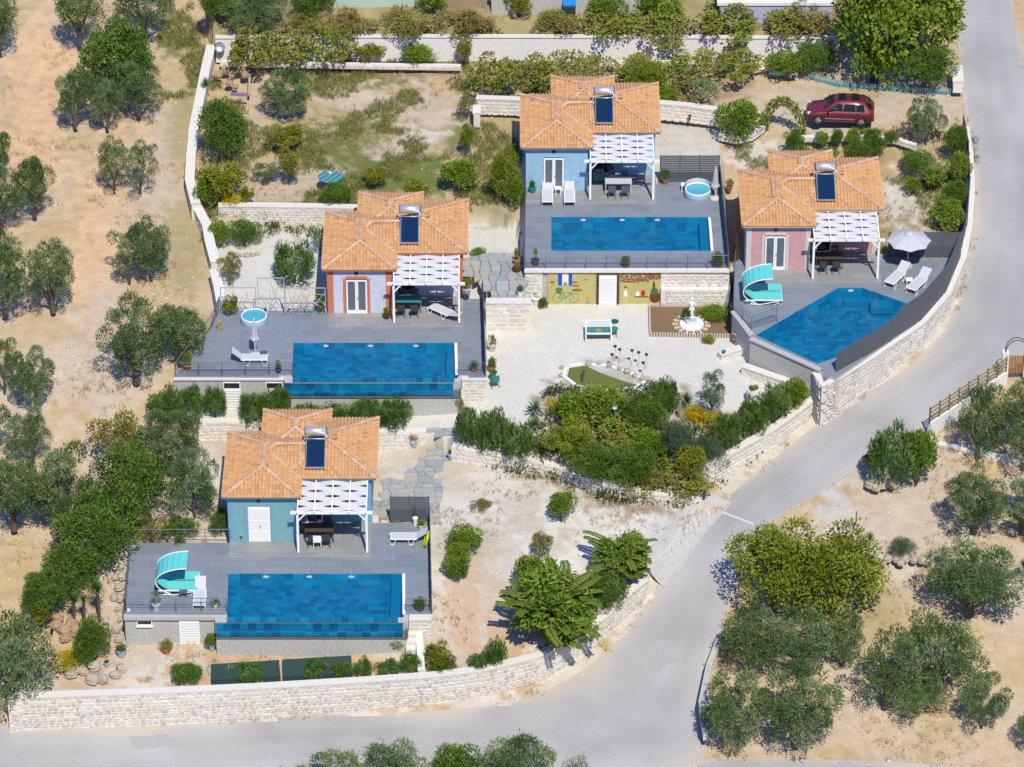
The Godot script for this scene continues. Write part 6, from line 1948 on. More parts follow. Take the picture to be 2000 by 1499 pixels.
	rock_pile("pale rubble stone on the slope left of the front terrace", "rubble on the slope left of the front terrace", [Vector3(-22.01, -0.42, 13.57), Vector3(-22.02, -0.58, 14.33), Vector3(-21.92, -0.77, 15.06), Vector3(-22.05, -0.96, 15.79), Vector3(-21.94, -1.17, 16.57), Vector3(-22.07, -1.37, 17.27), Vector3(-21.86, -1.57, 17.97), Vector3(-22.05, -1.76, 18.68), Vector3(-21.84, -1.92, 19.32), Vector3(-22.29, -1.15, 16.51), Vector3(-22.32, -0.76, 15.08), Vector3(-20.61, 0.04, 7.49)], 0.16, 0.36, M.limestone)
	rock_pile("white flat stone by the olive hedge behind the front villa", "white stones on the bank left of the front villa", [Vector3(-20.5, 0.02, 7.81), Vector3(-20.1, 0.03, 7.16), Vector3(-20.03, 0.19, 4.91), Vector3(-19.68, 0.1, 5.84)], 0.18, 0.34, M.limestone)

	# ---- lilac-walled villa
	tub("round white hot tub with turquoise water on the lilac-walled villa's terrace", Vector3(-15.35, 3.4, -5.35), 0.8, false)
	parasol_closed("folded grey parasol beside the hot tub of the lilac-walled villa", Vector3(-15.11, 3.4, -1.68), 2.45)
	lounger("white sun lounger beside the folded parasol, lilac-walled villa", Vector3(-15.68, 3.4, -0.9), 0.0, 0.75)
	lounger("grey sun lounger under the right pergola post of the lilac-walled villa", Vector3(-3.78, 3.46, -5.71), PI * 0.78, 0.3)
	table("side_table", "small dark side table right of the white lounger by the folded parasol", Vector3(-14.59, 3.4, -1.35), Vector3(0.42, 0.38, 0.4), M.slat)
	table("side_table", "small white round stool inside the twig gate behind the hot tub", Vector3(-14.73, 3.4, -6.5), Vector3(0.34, 0.35, 0.34), M.white)
	dining("the lilac-walled villa", h4 + Vector3(4.75, 0.06, -0.3), M.dark_metal, M.teal, 4)
	var star := MB.new()
	for k in 5:
		var t := TAU * k / 5 + 0.3
		star.tri(Vector3(cos(t) * 0.34, 0.03, sin(t) * 0.34), Vector3(cos(t + 0.63) * 0.13, 0.07, sin(t + 0.63) * 0.13), Vector3(cos(t - 0.63) * 0.13, 0.07, sin(t - 0.63) * 0.13))
	for k in 5:
		var t := TAU * k / 5 + 0.3
		star.tri(Vector3(0, 0.12, 0), Vector3(cos(t + 0.63) * 0.13, 0.07, sin(t + 0.63) * 0.13), Vector3(cos(t - 0.63) * 0.13, 0.07, sin(t - 0.63) * 0.13))
	tag(part(self, "star_ornament", star.done(), M.teal, Vector3(-12.25, 3.4, -6.33)), "teal star shaped ornament lying by the twig screen", "ornament")
	var stk := thing("stone_stack", "stack of flat brown stones at the terrace corner by the hot tub", "stone stack", Vector3(-17.37, 3.4, -4.44))
	for k in 4:
		part(stk, "slab_stone", bx(Vector3(0.34 - k * 0.03, 0.13, 0.3), Vector3(0.03 * (k % 2), 0.08 + k * 0.17, 0)), M.orange_rock)
	pot("terracotta pot with leafy shrub at the lilac-walled villa's left railing", Vector3(-18.99, 3.4, -0.13), 0.24, 0.34, M.terracotta, "bright", 0.3, 0.5)
	pot("dark pot with upright cactus left of the lilac-walled villa's pool", Vector3(-13.65, 3.4, 0.2), 0.17, 0.26, M.dark_pot, "yellow", 0.2, 0.36)
	pot("terracotta pot with spiky palm right of the lilac-walled villa's pool", Vector3(-2.22, 3.4, 0.04), 0.22, 0.34, M.terracotta, "rosette", 0.42, 0.42)
	pot("hanging basket with yellow-green plant at the lilac-walled villa's left pergola post", Vector3(-7.47, 3.46, -5.66), 0.22, 0.26, M.dark_wood, "yellow", 0.26, 0.3)
	pot("grey bowl with grassy plant right of the lilac-walled villa", Vector3(-2.69, 4.2, -7.41), 0.28, 0.28, M.grey_pot, "yellow", 0.42, 0.42)
	pot("grey tub with palm plant first from the cut-stone wall in the gravel court", Vector3(-1.2, 2.21, -6.56), 0.26, 0.4, M.grey_pot, "dark", 0.28, 0.4)
	pot("grey tub with dry twiggy plant below the palm tub in the gravel court", Vector3(-1.19, 2.07, -4.32), 0.26, 0.4, M.grey_pot, "brown", 0.24, 0.42)
	pot("terracotta pot with bushy plant above the teal chair in the gravel court", Vector3(-1.18, 1.96, -2.07), 0.24, 0.38, M.terracotta, "dark", 0.26, 0.4)
	chair("teal painted metal garden chair at the right end of the lilac-walled villa's terrace", Vector3(-1.02, 1.9, -0.57), 0.3, M.teal)
	pot("straw hat shaped pot with plant on the teal table by the terrace corner", Vector3(-1.12, 1.92, -1.19), 0.2, 0.6, M.teal, "brown", 0.24, 0.16)

	# ---- light blue villa
	tub("round white hot tub with raised cover beside the light blue villa's slat fence", Vector3(11.44, 4.9, -17.58), 0.82, true)
	parasol_closed("folded grey parasol behind the light blue villa's hot tub", Vector3(12.5, 4.9, -17.21), 2.2)
	lounger("left of two pale sun loungers at the light blue villa's glass door", Vector3(2.17, 4.96, -17.41), -PI / 2, 0.5)
	lounger("right of two pale sun loungers at the light blue villa's glass door", Vector3(3.53, 4.96, -17.41), -PI / 2, 0.5)
	table("side_table", "small white side table between the two loungers at the glass door", Vector3(2.84, 4.96, -17.72), Vector3(0.4, 0.4, 0.4), M.white)
	dining("the light blue villa", h2 + Vector3(5.7, 0.06, 0.12), M.slat, M.parasol, 4)
	var bq := thing("barbecue", "dark barbecue grill at the back wall under the light blue villa's pergola", "barbecue", h2 + Vector3(4.5, 0.06, -1.2))
	part(bq, "grill_box", bx(Vector3(0.6, 0.24, 0.45), Vector3(0, 0.8, 0)), M.dark_metal)
	part(bq, "cart", bx(Vector3(0.7, 0.65, 0.5), Vector3(0, 0.35, 0)), M.teal)
	var hd := MB.new()
	hd.tube(Vector3(0.7, 0.85, 0), Vector3(0.7, 1.1, 0), 0.26, 0.2, 12)
	part(bq, "grill_lid", hd.done(), M.dark_metal)
	table("side_table", "round white side table left of the light blue villa's hot tub", Vector3(10.64, 4.9, -18.2), Vector3(0.42, 0.42, 0.42), M.white)
	pot("teal glazed pot at the left corner of the light blue villa", Vector3(1.26, 4.96, -17.85), 0.24, 0.36, M.teal_pot, "dark", 0.2, 0.3)
	pot("terracotta pot with shrub by the light blue villa's slat fence", Vector3(9.47, 4.9, -19.01), 0.22, 0.34, M.terracotta, "olive", 0.38, 0.42)
	pot("stacked dark bowls with cactus left on the light blue villa's pool deck", Vector3(1.41, 4.9, -9.37), 0.22, 0.4, M.dark_pot, "brown", 0.14, 0.5)
	pot("flat dark bowl with small palm in the middle behind the mural railing", Vector3(6.82, 4.9, -9.25), 0.24, 0.16, M.dark_pot, "bright", 0.3, 0.36)
	pot("wide dark bowl with bushy plant at the right end of the mural railing", Vector3(12.35, 4.9, -9.25), 0.32, 0.26, M.dark_pot, "dark", 0.38, 0.42)
	pot("terracotta pot on the path at the left foot of the light blue villa's terrace", Vector3(0.31, 4.2, -10.57), 0.26, 0.36, M.terracotta, "yellow", 0.22, 0.5)
	pot("dark square planter with orange plant on the path", Vector3(0.28, 4.2, -9.69), 0.26, 0.3, M.dark_wood, "brown", 0.26, 0.2)
	pot("white pot with agave on the path by the terrace wall", Vector3(0.49, 4.2, -6.89), 0.18, 0.4, M.white_pot, "dark", 0.22, 0.24)
	pot("big white round urn with a plant left of the mural", Vector3(1.45, 2.48, -8.83), 0.3, 0.5, M.white_pot, "brown", 0.2, 0.3)
	pot("tall orange terracotta pot with climbing plant right of the mural", Vector3(9.44, 2.52, -9.01), 0.24, 0.4, M.terracotta, "yellow", 0.32, 0.62)
	pot("pot with pink flowers and agave between the two right-hand villas", Vector3(13.46, 4.5, -18.87), 0.2, 0.3, M.terracotta, "brown", 0.3, 0.3)

	# ---- pink villa
	daybed("turquoise canopy daybed on the pink villa's terrace corner", Vector3(14.84, 4.5, -6.29))
	parasol_open("open pale grey parasol on the pink villa's terrace", Vector3(23.82, 4.5, -9.91), 2.3, 1.35)
	lounger("left of two white sun loungers beside the dark screen of the pink villa", Vector3(23.23, 4.5, -8.5), -PI * 0.68, 0.55)
	lounger("right of two white sun loungers beside the dark screen of the pink villa", Vector3(24.46, 4.5, -7.8), -PI * 0.68, 0.55)
	table("side_table", "small white side table between the pink villa's two loungers", Vector3(23.76, 4.5, -7.8), Vector3(0.4, 0.36, 0.4), M.white)
	dining("the pink villa", h3 + Vector3(5.0, 0.06, -0.3), M.dark_metal, M.dark_wood, 4)
	pot("small potted shrub at the right front corner of the pink villa's house", Vector3(22.26, 4.5, -10.91), 0.22, 0.3, M.grey_pot, "yellow", 0.3, 0.26)

	# ---- gravel court
	var gb := thing("garden_bench", "white framed bench with teal seat in the middle of the gravel court", "bench", Vector3(5.15, 2.37, -5.1))
	for x in [-0.75, 0.75]:
		part(gb, "post", bx(Vector3(0.07, 0.95, 0.07), Vector3(x, 0.48, -0.55)), M.white)
		part(gb, "post", bx(Vector3(0.07, 0.62, 0.07), Vector3(x, 0.31, 0.35)), M.white)
		part(gb, "armrest", bx(Vector3(0.08, 0.05, 1.0), Vector3(x, 0.64, -0.1)), M.white)
	part(gb, "front_rail", bx(Vector3(1.5, 0.09, 0.07), Vector3(0, 0.58, 0.35)), M.white)
	part(gb, "back_rail", bx(Vector3(1.5, 0.08, 0.06), Vector3(0, 0.93, -0.55)), M.white)
	for k in 10: part(gb, "back_slat", bx(Vector3(0.11, 0.4, 0.03), Vector3(-0.65 + k * 0.145, 0.7, -0.55)), M.white_soft)
	part(gb, "seat", bx(Vector3(1.44, 0.08, 0.75), Vector3(0, 0.42, -0.12)), M.teal)
	part(gb, "cushion", bx(Vector3(0.34, 0.1, 0.22), Vector3(0, 0.51, -0.1)), M.orange_rock)
	var rt := thing("garden_chair", "teal round-backed metal chair beside the white bench", "chair", Vector3(6.07, 2.4, -5.4))
	var rb := MB.new()
	rb.tube(Vector3(0, 0.46, 0), Vector3(0, 0.5, 0), 0.26, 0.26, 14)
	part(rt, "seat", rb.done(), M.teal)
	var rk := MB.new()
	rk.tube(Vector3(0.04, 0.82, -0.26), Vector3(0.04, 0.84, -0.3), 0.26, 0.26, 14)
	part(rt, "backrest", rk.done(), M.teal)
	for k in 4:
		var t := TAU * (k + 0.5) / 4
		part(rt, "leg", tb(Vector3(cos(t) * 0.18, 0.48, sin(t) * 0.18), Vector3(cos(t) * 0.28, 0, sin(t) * 0.28), 0.022), M.teal)
	var bed := thing("flower_bed", "fenced brown bed around the white fountain", "garden bed")
	var bp: Array = [Vector2(8.26, -8.42), Vector2(13.18, -8.42), Vector2(13.11, -5.09), Vector2(8.24, -5.26)]
	for k in 4:
		var q0: Vector2 = bp[k]
		var q1: Vector2 = bp[(k + 1) % 4]
		var n := int((q1 - q0).length() / 0.16)
		for i in n:
			var q := q0.lerp(q1, (i + 0.5) / n)
			part(bed, "picket", bx(Vector3(0.09, 0.34, 0.09), Vector3(0, 0.12, 0)), M.picket_pale, Vector3(q.x, gy(q.x, q.y), q.y))
	var bs := MB.new()
	bs.prism(off(pv(bp), Vector2.ZERO), 2.2, 2.56)
	part(bed, "soil", bs.done(), mat("bed_soil", Color(.36, .22, .11), 0.95, 1.2, 0.5))
	var ft := thing("fountain", "white fountain with a small figure on a round basin", "fountain", Vector3(10.74, 2.57, -6.38))
	var fl := MB.new()
	fl.lathe([[0.0, 0.14], [0.72, 0.12], [0.76, 0.0]], 24)
	part(ft, "base_disc", fl.done(), M.white_pot)
	for k in 30:
		var t := TAU * k / 30
		part(ft, "ray_stone", bx(Vector3(0.34, 0.07, 0.12), Vector3(0.98, 0.03, 0)), M.cream if k % 2 else M.pinewood).rotation.y = t
	fl = MB.new()
	fl.lathe([[0.0, 0.12], [0.3, 0.14], [0.36, 0.34], [0.33, 0.36], [0.3, 0.25], [0.0, 0.24]], 18)
	part(ft, "basin", fl.done(), M.white)
	var bw := MB.new()
	bw.lathe([[0.0, 0.31], [0.32, 0.31]], 18)
	part(ft, "basin_water", bw.done(), M.blue_pot)
	fl = MB.new()
	fl.lathe([[0.0, 0.24], [0.13, 0.24], [0.1, 0.5], [0.12, 0.8], [0.17, 0.86], [0.17, 0.92], [0.0, 0.92]], 14)
	part(ft, "column", fl.done(), M.white, Vector3(0, 0, -0.32))
	fl = MB.new()
	fl.lathe([[0.0, 0.92], [0.15, 0.92], [0.13, 1.1], [0.15, 1.28], [0.09, 1.42], [0.05, 1.46], [0.1, 1.55], [0.09, 1.66], [0.0, 1.7]], 12)
	fl.tube(Vector3(0.13, 1.36, 0), Vector3(0.26, 1.2, 0.1), 0.045, 0.035, 6)
	fl.tube(Vector3(-0.13, 1.36, 0), Vector3(-0.28, 1.48, 0.08), 0.045, 0.035, 6)
	part(ft, "figure", fl.done(), M.white_pot, Vector3(0, 0, -0.32))
	part(self, "cactus_ball", crown(71, [[Vector3(0, 0.5, 0), Vector3(0.2, 0.5, 0.2)]], 300, 0.2, 0.06, DARK), leaf_m, Vector3(10.45, 2.45, -6.69)).set_meta("label", "small dark cactus beside the fountain column")
	get_node("cactus_ball").set_meta("category", "cactus")
	var pd := thing("garden_pond", "green weedy pond bed with a white curved border in the gravel court", "garden bed")
	var po: Array = [Vector2(3.26, -1.22), Vector2(3.39, -2.11), Vector2(4.23, -2.33), Vector2(5.59, -2.11), Vector2(6.79, -1.39), Vector2(7.64, -0.67), Vector2(7.21, -0.12), Vector2(5.7, 0.1), Vector2(3.91, -0.28)]
	var pb := MB.new()
	pb.prism(pv(po), 1.8, 2.24)
	part(pd, "weed_cover", pb.done(), M.pond_green)
	var pe := MB.new()
	var outer: PackedVector2Array = Geometry2D.offset_polygon(pv(po), 0.2)[0]
	var rim2: Array = []
	for q in outer: rim2.append(Vector3(q.x, 2.2, q.y))
	rim2.append(rim2[0])
	for k in rim2.size() - 1: pe.bar(rim2[k], rim2[k + 1], 0.22, 0.2)
	part(pd, "border", pe.done(), M.white_pot)
	part(pd, "wood_post", MBbar(Vector3(4.12, 2.3, -0.56), Vector3(4.21, 2.9, -0.9), 0.12, 0.12), M.dark_wood)
	rock_pile("white edging stone around the green pond bed", "white stones around the pond bed", [Vector3(2.96, 2.19, -2.12), Vector3(2.89, 2.16, -1.33), Vector3(3.01, 2.13, -0.54), Vector3(3.45, 2.12, 0), Vector3(4.05, 2.13, 0.33), Vector3(4.8, 2.14, 0.47), Vector3(4.54, 2.26, -2.45), Vector3(5.14, 2.28, -2.42), Vector3(5.74, 2.29, -2.18), Vector3(6.34, 2.29, -1.84), Vector3(6.79, 2.29, -1.51), Vector3(7.23, 2.29, -1.07), Vector3(7.7, 2.29, -0.74), Vector3(5.7, 2.17, 0.4), Vector3(6.45, 2.2, 0.33)], 0.16, 0.26, M.limestone)
	for q in [Vector3(6.08, 2.32, -2.7), Vector3(6.35, 2.31, -2.37), Vector3(7.07, 2.32, -2.24), Vector3(7.46, 2.33, -2.01), Vector3(7.91, 2.33, -1.79), Vector3(7.71, 2.29, -0.95), Vector3(5.89, 2.28, -1.86)]:
		var o := thing("dried_thistle", "tall dried thistle head on a stalk behind the pond bed", "plant", q, 0, "dried thistles behind the pond bed")
		part(o, "stalk", tb(Vector3.ZERO, Vector3(0.04, 1.0, 0), 0.014, 4), M.driftwood)
		var hb := MB.new()
		hb.lathe([[0.0, 1.16], [0.1, 1.1], [0.11, 1.02], [0.04, 0.96]], 9)
		part(o, "seed_head", hb.done(), M.dark_wood)
	var dr := thing("drum_planter", "white drum planter with a blue painted emblem in the court", "planter", Vector3(14.07, 2.24, 1.61))
	var db := MB.new()
	db.lathe([[0.0, 0.0], [0.4, 0.0], [0.42, 0.5], [0.4, 0.95], [0.36, 0.95], [0.36, 0.85], [0.0, 0.85]], 22)
	part(dr, "drum", db.done(), M.white_pot)
	var em := MB.new()
	for k in 12:
		var t := lerpf(-0.5, 4.2, k / 12.0)
		var t2 := lerpf(-0.5, 4.2, (k + 1) / 12.0)
		var w3 := func(aa: float, yy: float) -> Vector3: return Vector3(sin(aa) * 0.428, yy, cos(aa) * 0.428)
		em.quad(w3.call(0.3 + cos(t) * 0.34, 0.5 + sin(t) * 0.15), w3.call(0.3 + cos(t2) * 0.34, 0.5 + sin(t2) * 0.15), w3.call(0.3 + cos(t2) * 0.52, 0.5 + sin(t2) * 0.24), w3.call(0.3 + cos(t) * 0.52, 0.5 + sin(t) * 0.24))
	part(dr, "blue_emblem", em.done(), mat("emblem_blue", Color(.02, .06, .35), 0.6))
	var dc := part(dr, "foliage", kinds["yellow"][0], leaf_m, Vector3(0, 1.0, 0))
	dc.scale = Vector3(0.32, 0.22, 0.32)
	var jar := MB.new()
	jar.lathe([[0.0, 0.0], [0.16, 0.0], [0.3, 0.4], [0.32, 0.62], [0.22, 0.9], [0.14, 0.98], [0.18, 1.05], [0.12, 1.05], [0.1, 0.96]], 16)
	var jr := thing("clay_jar", "brown banded clay jar standing against the pink villa's concrete wall", "jar", Vector3(13.36, 2.42, -4.46))
	part(jr, "jar_body", jar.done(), mat("jar_brown", Color(.2, .085, .04), 0.7))
	for y in [0.45, 0.78]:
		var bd := MB.new()
		bd.lathe([[0.325 if y < 0.6 else 0.275, y], [0.33 if y < 0.6 else 0.25, y + 0.06]], 16)
		part(jr, "painted_band", bd.done(), M.cream)
	pot("small blue pot on the short white wall of the court", Vector3(12.52, 2.78, -2.82), 0.12, 0.2, M.teal_pot, "", 0, 0)
	var lp := thing("garden_lamp", "small white globe garden lamp standing in the big planted bed", "lamp", Vector3(5.92, 1.81, 4.4))
	part(lp, "lamp_post", tb(Vector3.ZERO, Vector3(0, 1.75, 0), 0.04, 8), M.teal)
	var gl := MB.new()
	gl.lathe([[0.0, 2.02], [0.1, 1.97], [0.15, 1.87], [0.1, 1.77], [0.0, 1.74]], 12)
	part(lp, "globe", gl.done(), M.lamp_glass)
	part(lp, "lamp_cap", bx(Vector3(0.16, 0.05, 0.16), Vector3(0, 2.03, 0)), M.teal)
	# garden above the court
	var tt := thing("garden_table", "round blue slatted wooden table on the grass above the lilac-walled villa", "table", Vector3(-11.21, 4.82, -18.95))
	for k in 9:
		var x := -0.66 + k * 0.165
		var w := sqrt(maxf(0.02, 0.76 * 0.76 - x * x)) * 2.0
		part(tt, "plank", bx(Vector3(0.15, 0.04, w), Vector3(x, 0.6, 0), Basis.IDENTITY), M.picket_teal if k % 2 else M.teal)
	tt.rotation.y = -0.6
	var ts := MB.new()
	ts.tube(Vector3(0, 0, 0), Vector3(0, 0.58, 0), 0.4, 0.4, 14)
	part(tt, "drum_base", ts.done(), M.dark_wood)
	pot("small white bowl on the round blue slatted table", Vector3(-11.25, 5.45, -19.27), 0.1, 0.1, M.white, "", 0, 0)
	var bo := thing("boat_planter", "small teal boat planter with herbs at the edge of the drive", "planter", Vector3(17, 6.15, -30.61))
	var bb := MB.new()
	for k in 8:
		var u0 := -1.0 + k * 0.25
		var u1 := u0 + 0.25
		for s in [-1.0, 1.0]:
			var f := func(u: float, y: float) -> Vector3: return Vector3(u * 0.55, y, s * 0.26 * (1.0 - u * u) * (0.55 + y))
			bb.quad(f.call(u0, 0.0), f.call(u0, 0.36), f.call(u1, 0.36), f.call(u1, 0.0))
	part(bo, "hull", bb.done(), M.picket_teal)
	var bc := part(bo, "foliage", kinds["brown"][0], leaf_m, Vector3(0, 0.3, 0))
	bc.scale = Vector3(0.4, 0.18, 0.16)
	table("planter_box", "flat pale box with flowers left of the teal boat planter", Vector3(15.98, 6.17, -31.11), Vector3(0.7, 0.18, 0.3), M.white_pot, 0.3, "planter")
	table("planter_box", "small grey box right of the teal boat planter", Vector3(17.93, 6.16, -30.32), Vector3(0.5, 0.25, 0.4), M.galv, 0.3, "planter")
	var rb2 := thing("raised_bed", "fenced rock bed with a purple board beside the left garden wall", "garden bed")
	part(rb2, "board", MBbar(Vector3(-17.85, 6.1, -28.16), Vector3(-16.75, 6.1, -28.09), 0.05, 0.24), M.purple)
	for q in [[Vector3(-19.11, 5.95, -31.36), Vector3(-16.79, 5.89, -31.46)], [Vector3(-16.79, 5.89, -31.46), Vector3(-16.73, 5.67, -28.84)]]:
		part(rb2, "border", MBbar(q[0], q[1], 0.14, 0.16), M.limestone)
	rock_pile("pale tan rock inside the fenced rock bed at the upper left", "rocks in the fenced rock bed", [Vector3(-18.36, 5.9, -31.46), Vector3(-17.94, 5.84, -30.9), Vector3(-17.39, 5.89, -31.61), Vector3(-18.03, 5.76, -30.02), Vector3(-17.62, 5.72, -29.63), Vector3(-18.82, 5.86, -30.86), Vector3(-17.09, 5.82, -30.93)], 0.22, 0.38, M.orange_rock)
	var sat := thing("satellite_dish", "round grey dish on the white wall's left end", "dish", Vector3(-18.76, 6.9, -32.9))
	var sb := MB.new()
	sb.lathe([[0.0, 0.0], [0.22, 0.04], [0.34, 0.12]], 16)
	var sbn := part(sat, "dish", sb.done(), M.alu)
	sbn.rotation.x = 1.1
	part(sat, "arm", tb(Vector3(0, -0.7, 0), Vector3(0, 0, 0), 0.03), M.rail)
	car(Vector3(20.66, 5.77, -25.59), -0.09)
	rock_pile("rock in the ring around the pruned olive in the upper garden", "rocks ringing the upper garden olive", [Vector3(-15.5, 5.52, -27.35), Vector3(-15.06, 5.49, -27.01), Vector3(-14.63, 5.47, -26.85), Vector3(-14.24, 5.46, -26.8), Vector3(-13.86, 5.46, -26.93), Vector3(-13.48, 5.47, -27.17), Vector3(-13.17, 5.48, -27.41)], 0.16, 0.26, M.limestone)
	rock_pile("rounded stone edging the bed in the lilac-walled villa's yard", "stones edging the yard bed", [Vector3(-17.1, 3.35, -13.1), Vector3(-16.78, 3.35, -12.98), Vector3(-16.46, 3.35, -12.92), Vector3(-16.15, 3.35, -12.92), Vector3(-15.84, 3.35, -12.98), Vector3(-15.54, 3.35, -13.1), Vector3(-15.48, 3.35, -16), Vector3(-15.38, 3.38, -16.56)], 0.16, 0.24, M.limestone)
	rock_pile("white upright stone at the drive edge below the oleander", "white stones below the oleander", [Vector3(20.58, 1.29, 8.9), Vector3(20.8, 1.26, 9.12), Vector3(21.09, 1.3, 9.01), Vector3(21.39, 1.34, 8.86), Vector3(21.68, 1.33, 8.96)], 0.3, 0.45, M.limestone)
	var tp := thing("water_tap", "thin dark standpipe in the pale drive right of the lane", "standpipe", Vector3(19.48, 0.56, 11.84))
	part(tp, "pipe", tb(Vector3.ZERO, Vector3(0, 1.0, 0), 0.03), M.dark_metal)
	part(tp, "arm", tb(Vector3(-0.35, 0.12, 0), Vector3(0, 0.12, 0), 0.025), M.dark_metal)

	var va := thing("vine_arch", "leafy vine trained over an arch beside the round parking bush", "vine", Vector3(15.89, 5.27, -24.52))
	var arc := []
	var vb := []
	for k in 13:
		var t := PI * k / 12.0
		var q := Vector3(1.15 - cos(t) * 1.15, sin(t) * 2.1, -0.9 + 0.9 * k / 12.0)
		arc.append(q)
		vb.append([q, Vector3(0.26, 0.24, 0.26)])
	part(va, "arch", tubes([arc], 0.04), M.bark)
	part(va, "foliage", crown(601, vb, 1500, 0.16, 0.1, VINE, 0.1), leaf_m)

	# ---- buildings and things at the top edge
	var bA := thing("mint_building", "low mint green building at the top left of the vineyard", "building", Vector3(-8.88, 8, -36.39))
	part(bA, "wall", bx(Vector3(5.4, 2.4, 4.0), Vector3(0, 0.9, -2.0)), M.mint)
	part(bA, "roof_slab", bx(Vector3(5.7, 0.16, 4.3), Vector3(0, 2.15, -2.0)), M.coping)
	var bB := thing("grey_wall", "long pale grey rendered wall at the top centre behind the fruit trees", "wall", Vector3(3.47, 8, -35.83))
	part(bB, "wall_body", bx(Vector3(9.6, 1.5, 0.3), Vector3(0, 0.5, 0)), M.grey_render)
	part(bB, "coping", bx(Vector3(9.8, 0.1, 0.42), Vector3(0, 1.28, 0)), M.coping)
	var bC := thing("waste_bin", "bright blue plastic bin against the pale grey wall, top centre", "bin", Vector3(3.7, 8, -35.83) + Vector3(0, 0, 0.5))
	part(bC, "bin_body", bx(Vector3(0.8, 0.9, 0.6), Vector3(0, 0.3, 0)), M.dark_metal)
	part(bC, "lid", bx(Vector3(0.86, 0.12, 0.66), Vector3(0, 0.8, 0), Basis(Vector3.RIGHT, 0.2)), M.bin_blue)
	var bD := thing("lilac_house", "lilac walled house with a white terrace roof at the top right", "house", Vector3(17, 7.8, -34.95))
	part(bD, "wall", bx(Vector3(7.2, 1.4, 4.0), Vector3(0, 0.4, -2.0)), M.lilac)
	part(bD, "roof_slab", bx(Vector3(7.6, 0.2, 6.0), Vector3(0, 1.15, -2.9)), M.white_wall)
	for k in 4:
		part(bD, "roof_step", bx(Vector3(7.2, 0.12, 0.3), Vector3(0, 1.3, -1.0 - k)), M.white_soft)

	# ---- vegetation
	var og := "olive trees of the left grove"
	plant("olive", "olive_tree", Vector3(-33.02, 6.06, -34.36), 1.36, 2.17, 0.27, "olive tree cut by the top left corner", "olive tree", og)
	plant("olive", "olive_tree", Vector3(-27.92, 6.23, -34.94), 1.77, 2.25, 0.36, "pale olive at the upper left rim of the dark grove clump", "olive tree", og)
	plant("olive", "olive_tree", Vector3(-23.85, 6.43, -35.36), 2.15, 2.15, 0.36, "olive at the top rim of the dark grove clump", "olive tree", og)
	plant("dark", "carob_tree", Vector3(-25.08, 5.72, -28.68), 2.9, 2.71, 0.45, "broad dark green carob in the middle of the upper left clump", "tree")
	plant("olive", "olive_tree", Vector3(-27.5, 5.39, -25.58), 1.37, 2.17, 0.27, "lower left olive of the upper left clump, overhanging the track", "olive tree", og)
	plant("olive", "olive_tree", Vector3(-25.46, 5.43, -25.34), 1.13, 1.81, 0.27, "narrow olive at the bottom middle of the upper left clump", "olive tree", og)
	plant("olive", "olive_tree", Vector3(-23.58, 5.57, -26.64), 1.65, 2.05, 0.32, "lower right olive of the upper left clump", "olive tree", og)
	plant("thin", "olive_tree", Vector3(-24.55, 4.8, -18.61), 1.2, 1.92, 0.14, "sparse left half of the forked olive beside the track", "olive tree", og)
	plant("thin", "olive_tree", Vector3(-22.96, 4.83, -18.59), 1.33, 1.84, 0.18, "sparse right half of the forked olive beside the track", "olive tree", og)
	plant("thin", "olive_tree", Vector3(-23.06, 3.64, -9.82), 1.45, 1.89, 0.23, "olive beside the track with shade to its lower left", "olive tree", og)
	plant("olive", "olive_tree", Vector3(-21.78, 3.67, -10.07), 1.54, 2.21, 0.23, "yellowish olive midway up the track, near the white capped wall", "olive tree", og)
	plant("olive", "olive_tree", Vector3(-32.14, 4.88, -21.03), 0.99, 1.48, 0.23, "small olive at the left edge above the paired olives", "olive tree", og)
	plant("olive", "olive_tree", Vector3(-31.25, 4.25, -15.07), 1.64, 2.18, 0.27, "left of the paired olives at the upper left edge", "olive tree", og)
	plant("olive", "olive_tree", Vector3(-29.32, 4.42, -16.25), 1.41, 2.26, 0.27, "right of the paired olives at the upper left edge", "olive tree", og)
	plant("olive", "olive_tree", Vector3(-30.29, 3.22, -6.68), 1.84, 2.86, 0.27, "left of the big paired olives, middle of the left edge", "olive tree", og)
	plant("olive", "olive_tree", Vector3(-27.44, 3.27, -7.01), 1.59, 2.55, 0.27, "right of the big paired olives, middle of the left edge", "olive tree", og)
	plant("thin", "olive_tree", Vector3(-29.77, 2.09, -0.13), 1.17, 1.87, 0.23, "thin olive at the left edge below the big pair", "olive tree", og)
	plant("olive", "olive_tree", Vector3(-27.92, 1.78, 0.9), 1.44, 2.13, 0.23, "rounded olive near the left edge below the big pair", "olive tree", og)
	plant("olive", "olive_tree", Vector3(-22.09, 2.12, -0.98), 2.06, 2.78, 0.32, "large olive left of the lilac-walled villa's slanting railing", "olive tree", og)
	plant("olive", "olive_tree", Vector3(-19.57, 2.43, -2.57), 1.91, 1.99, 0.36, "olive leaning over the lilac-walled villa's slanting railing", "olive tree", og)
	plant("thin", "olive_tree", Vector3(-29.85, 0.73, 5.78), 1.48, 1.98, 0.27, "sparse olive with bare limbs at the left edge", "olive tree", og)
	plant("olive", "olive_tree", Vector3(-27.76, 0.67, 5.29), 1.11, 1.71, 0.27, "small crowned olive right of the bare limbed one", "olive tree", og)
	plant("olive", "olive_tree", Vector3(-28.35, -0.27, 10.74), 1.97, 2.37, 0.32, "grey olive on the left edge of the long hedge", "olive tree", og)
	plant("olive", "olive_tree", Vector3(-24.99, -0.51, 10.92), 2.11, 2.91, 0.32, "tall pale olive in the long hedge left of the front villa", "olive tree", og)
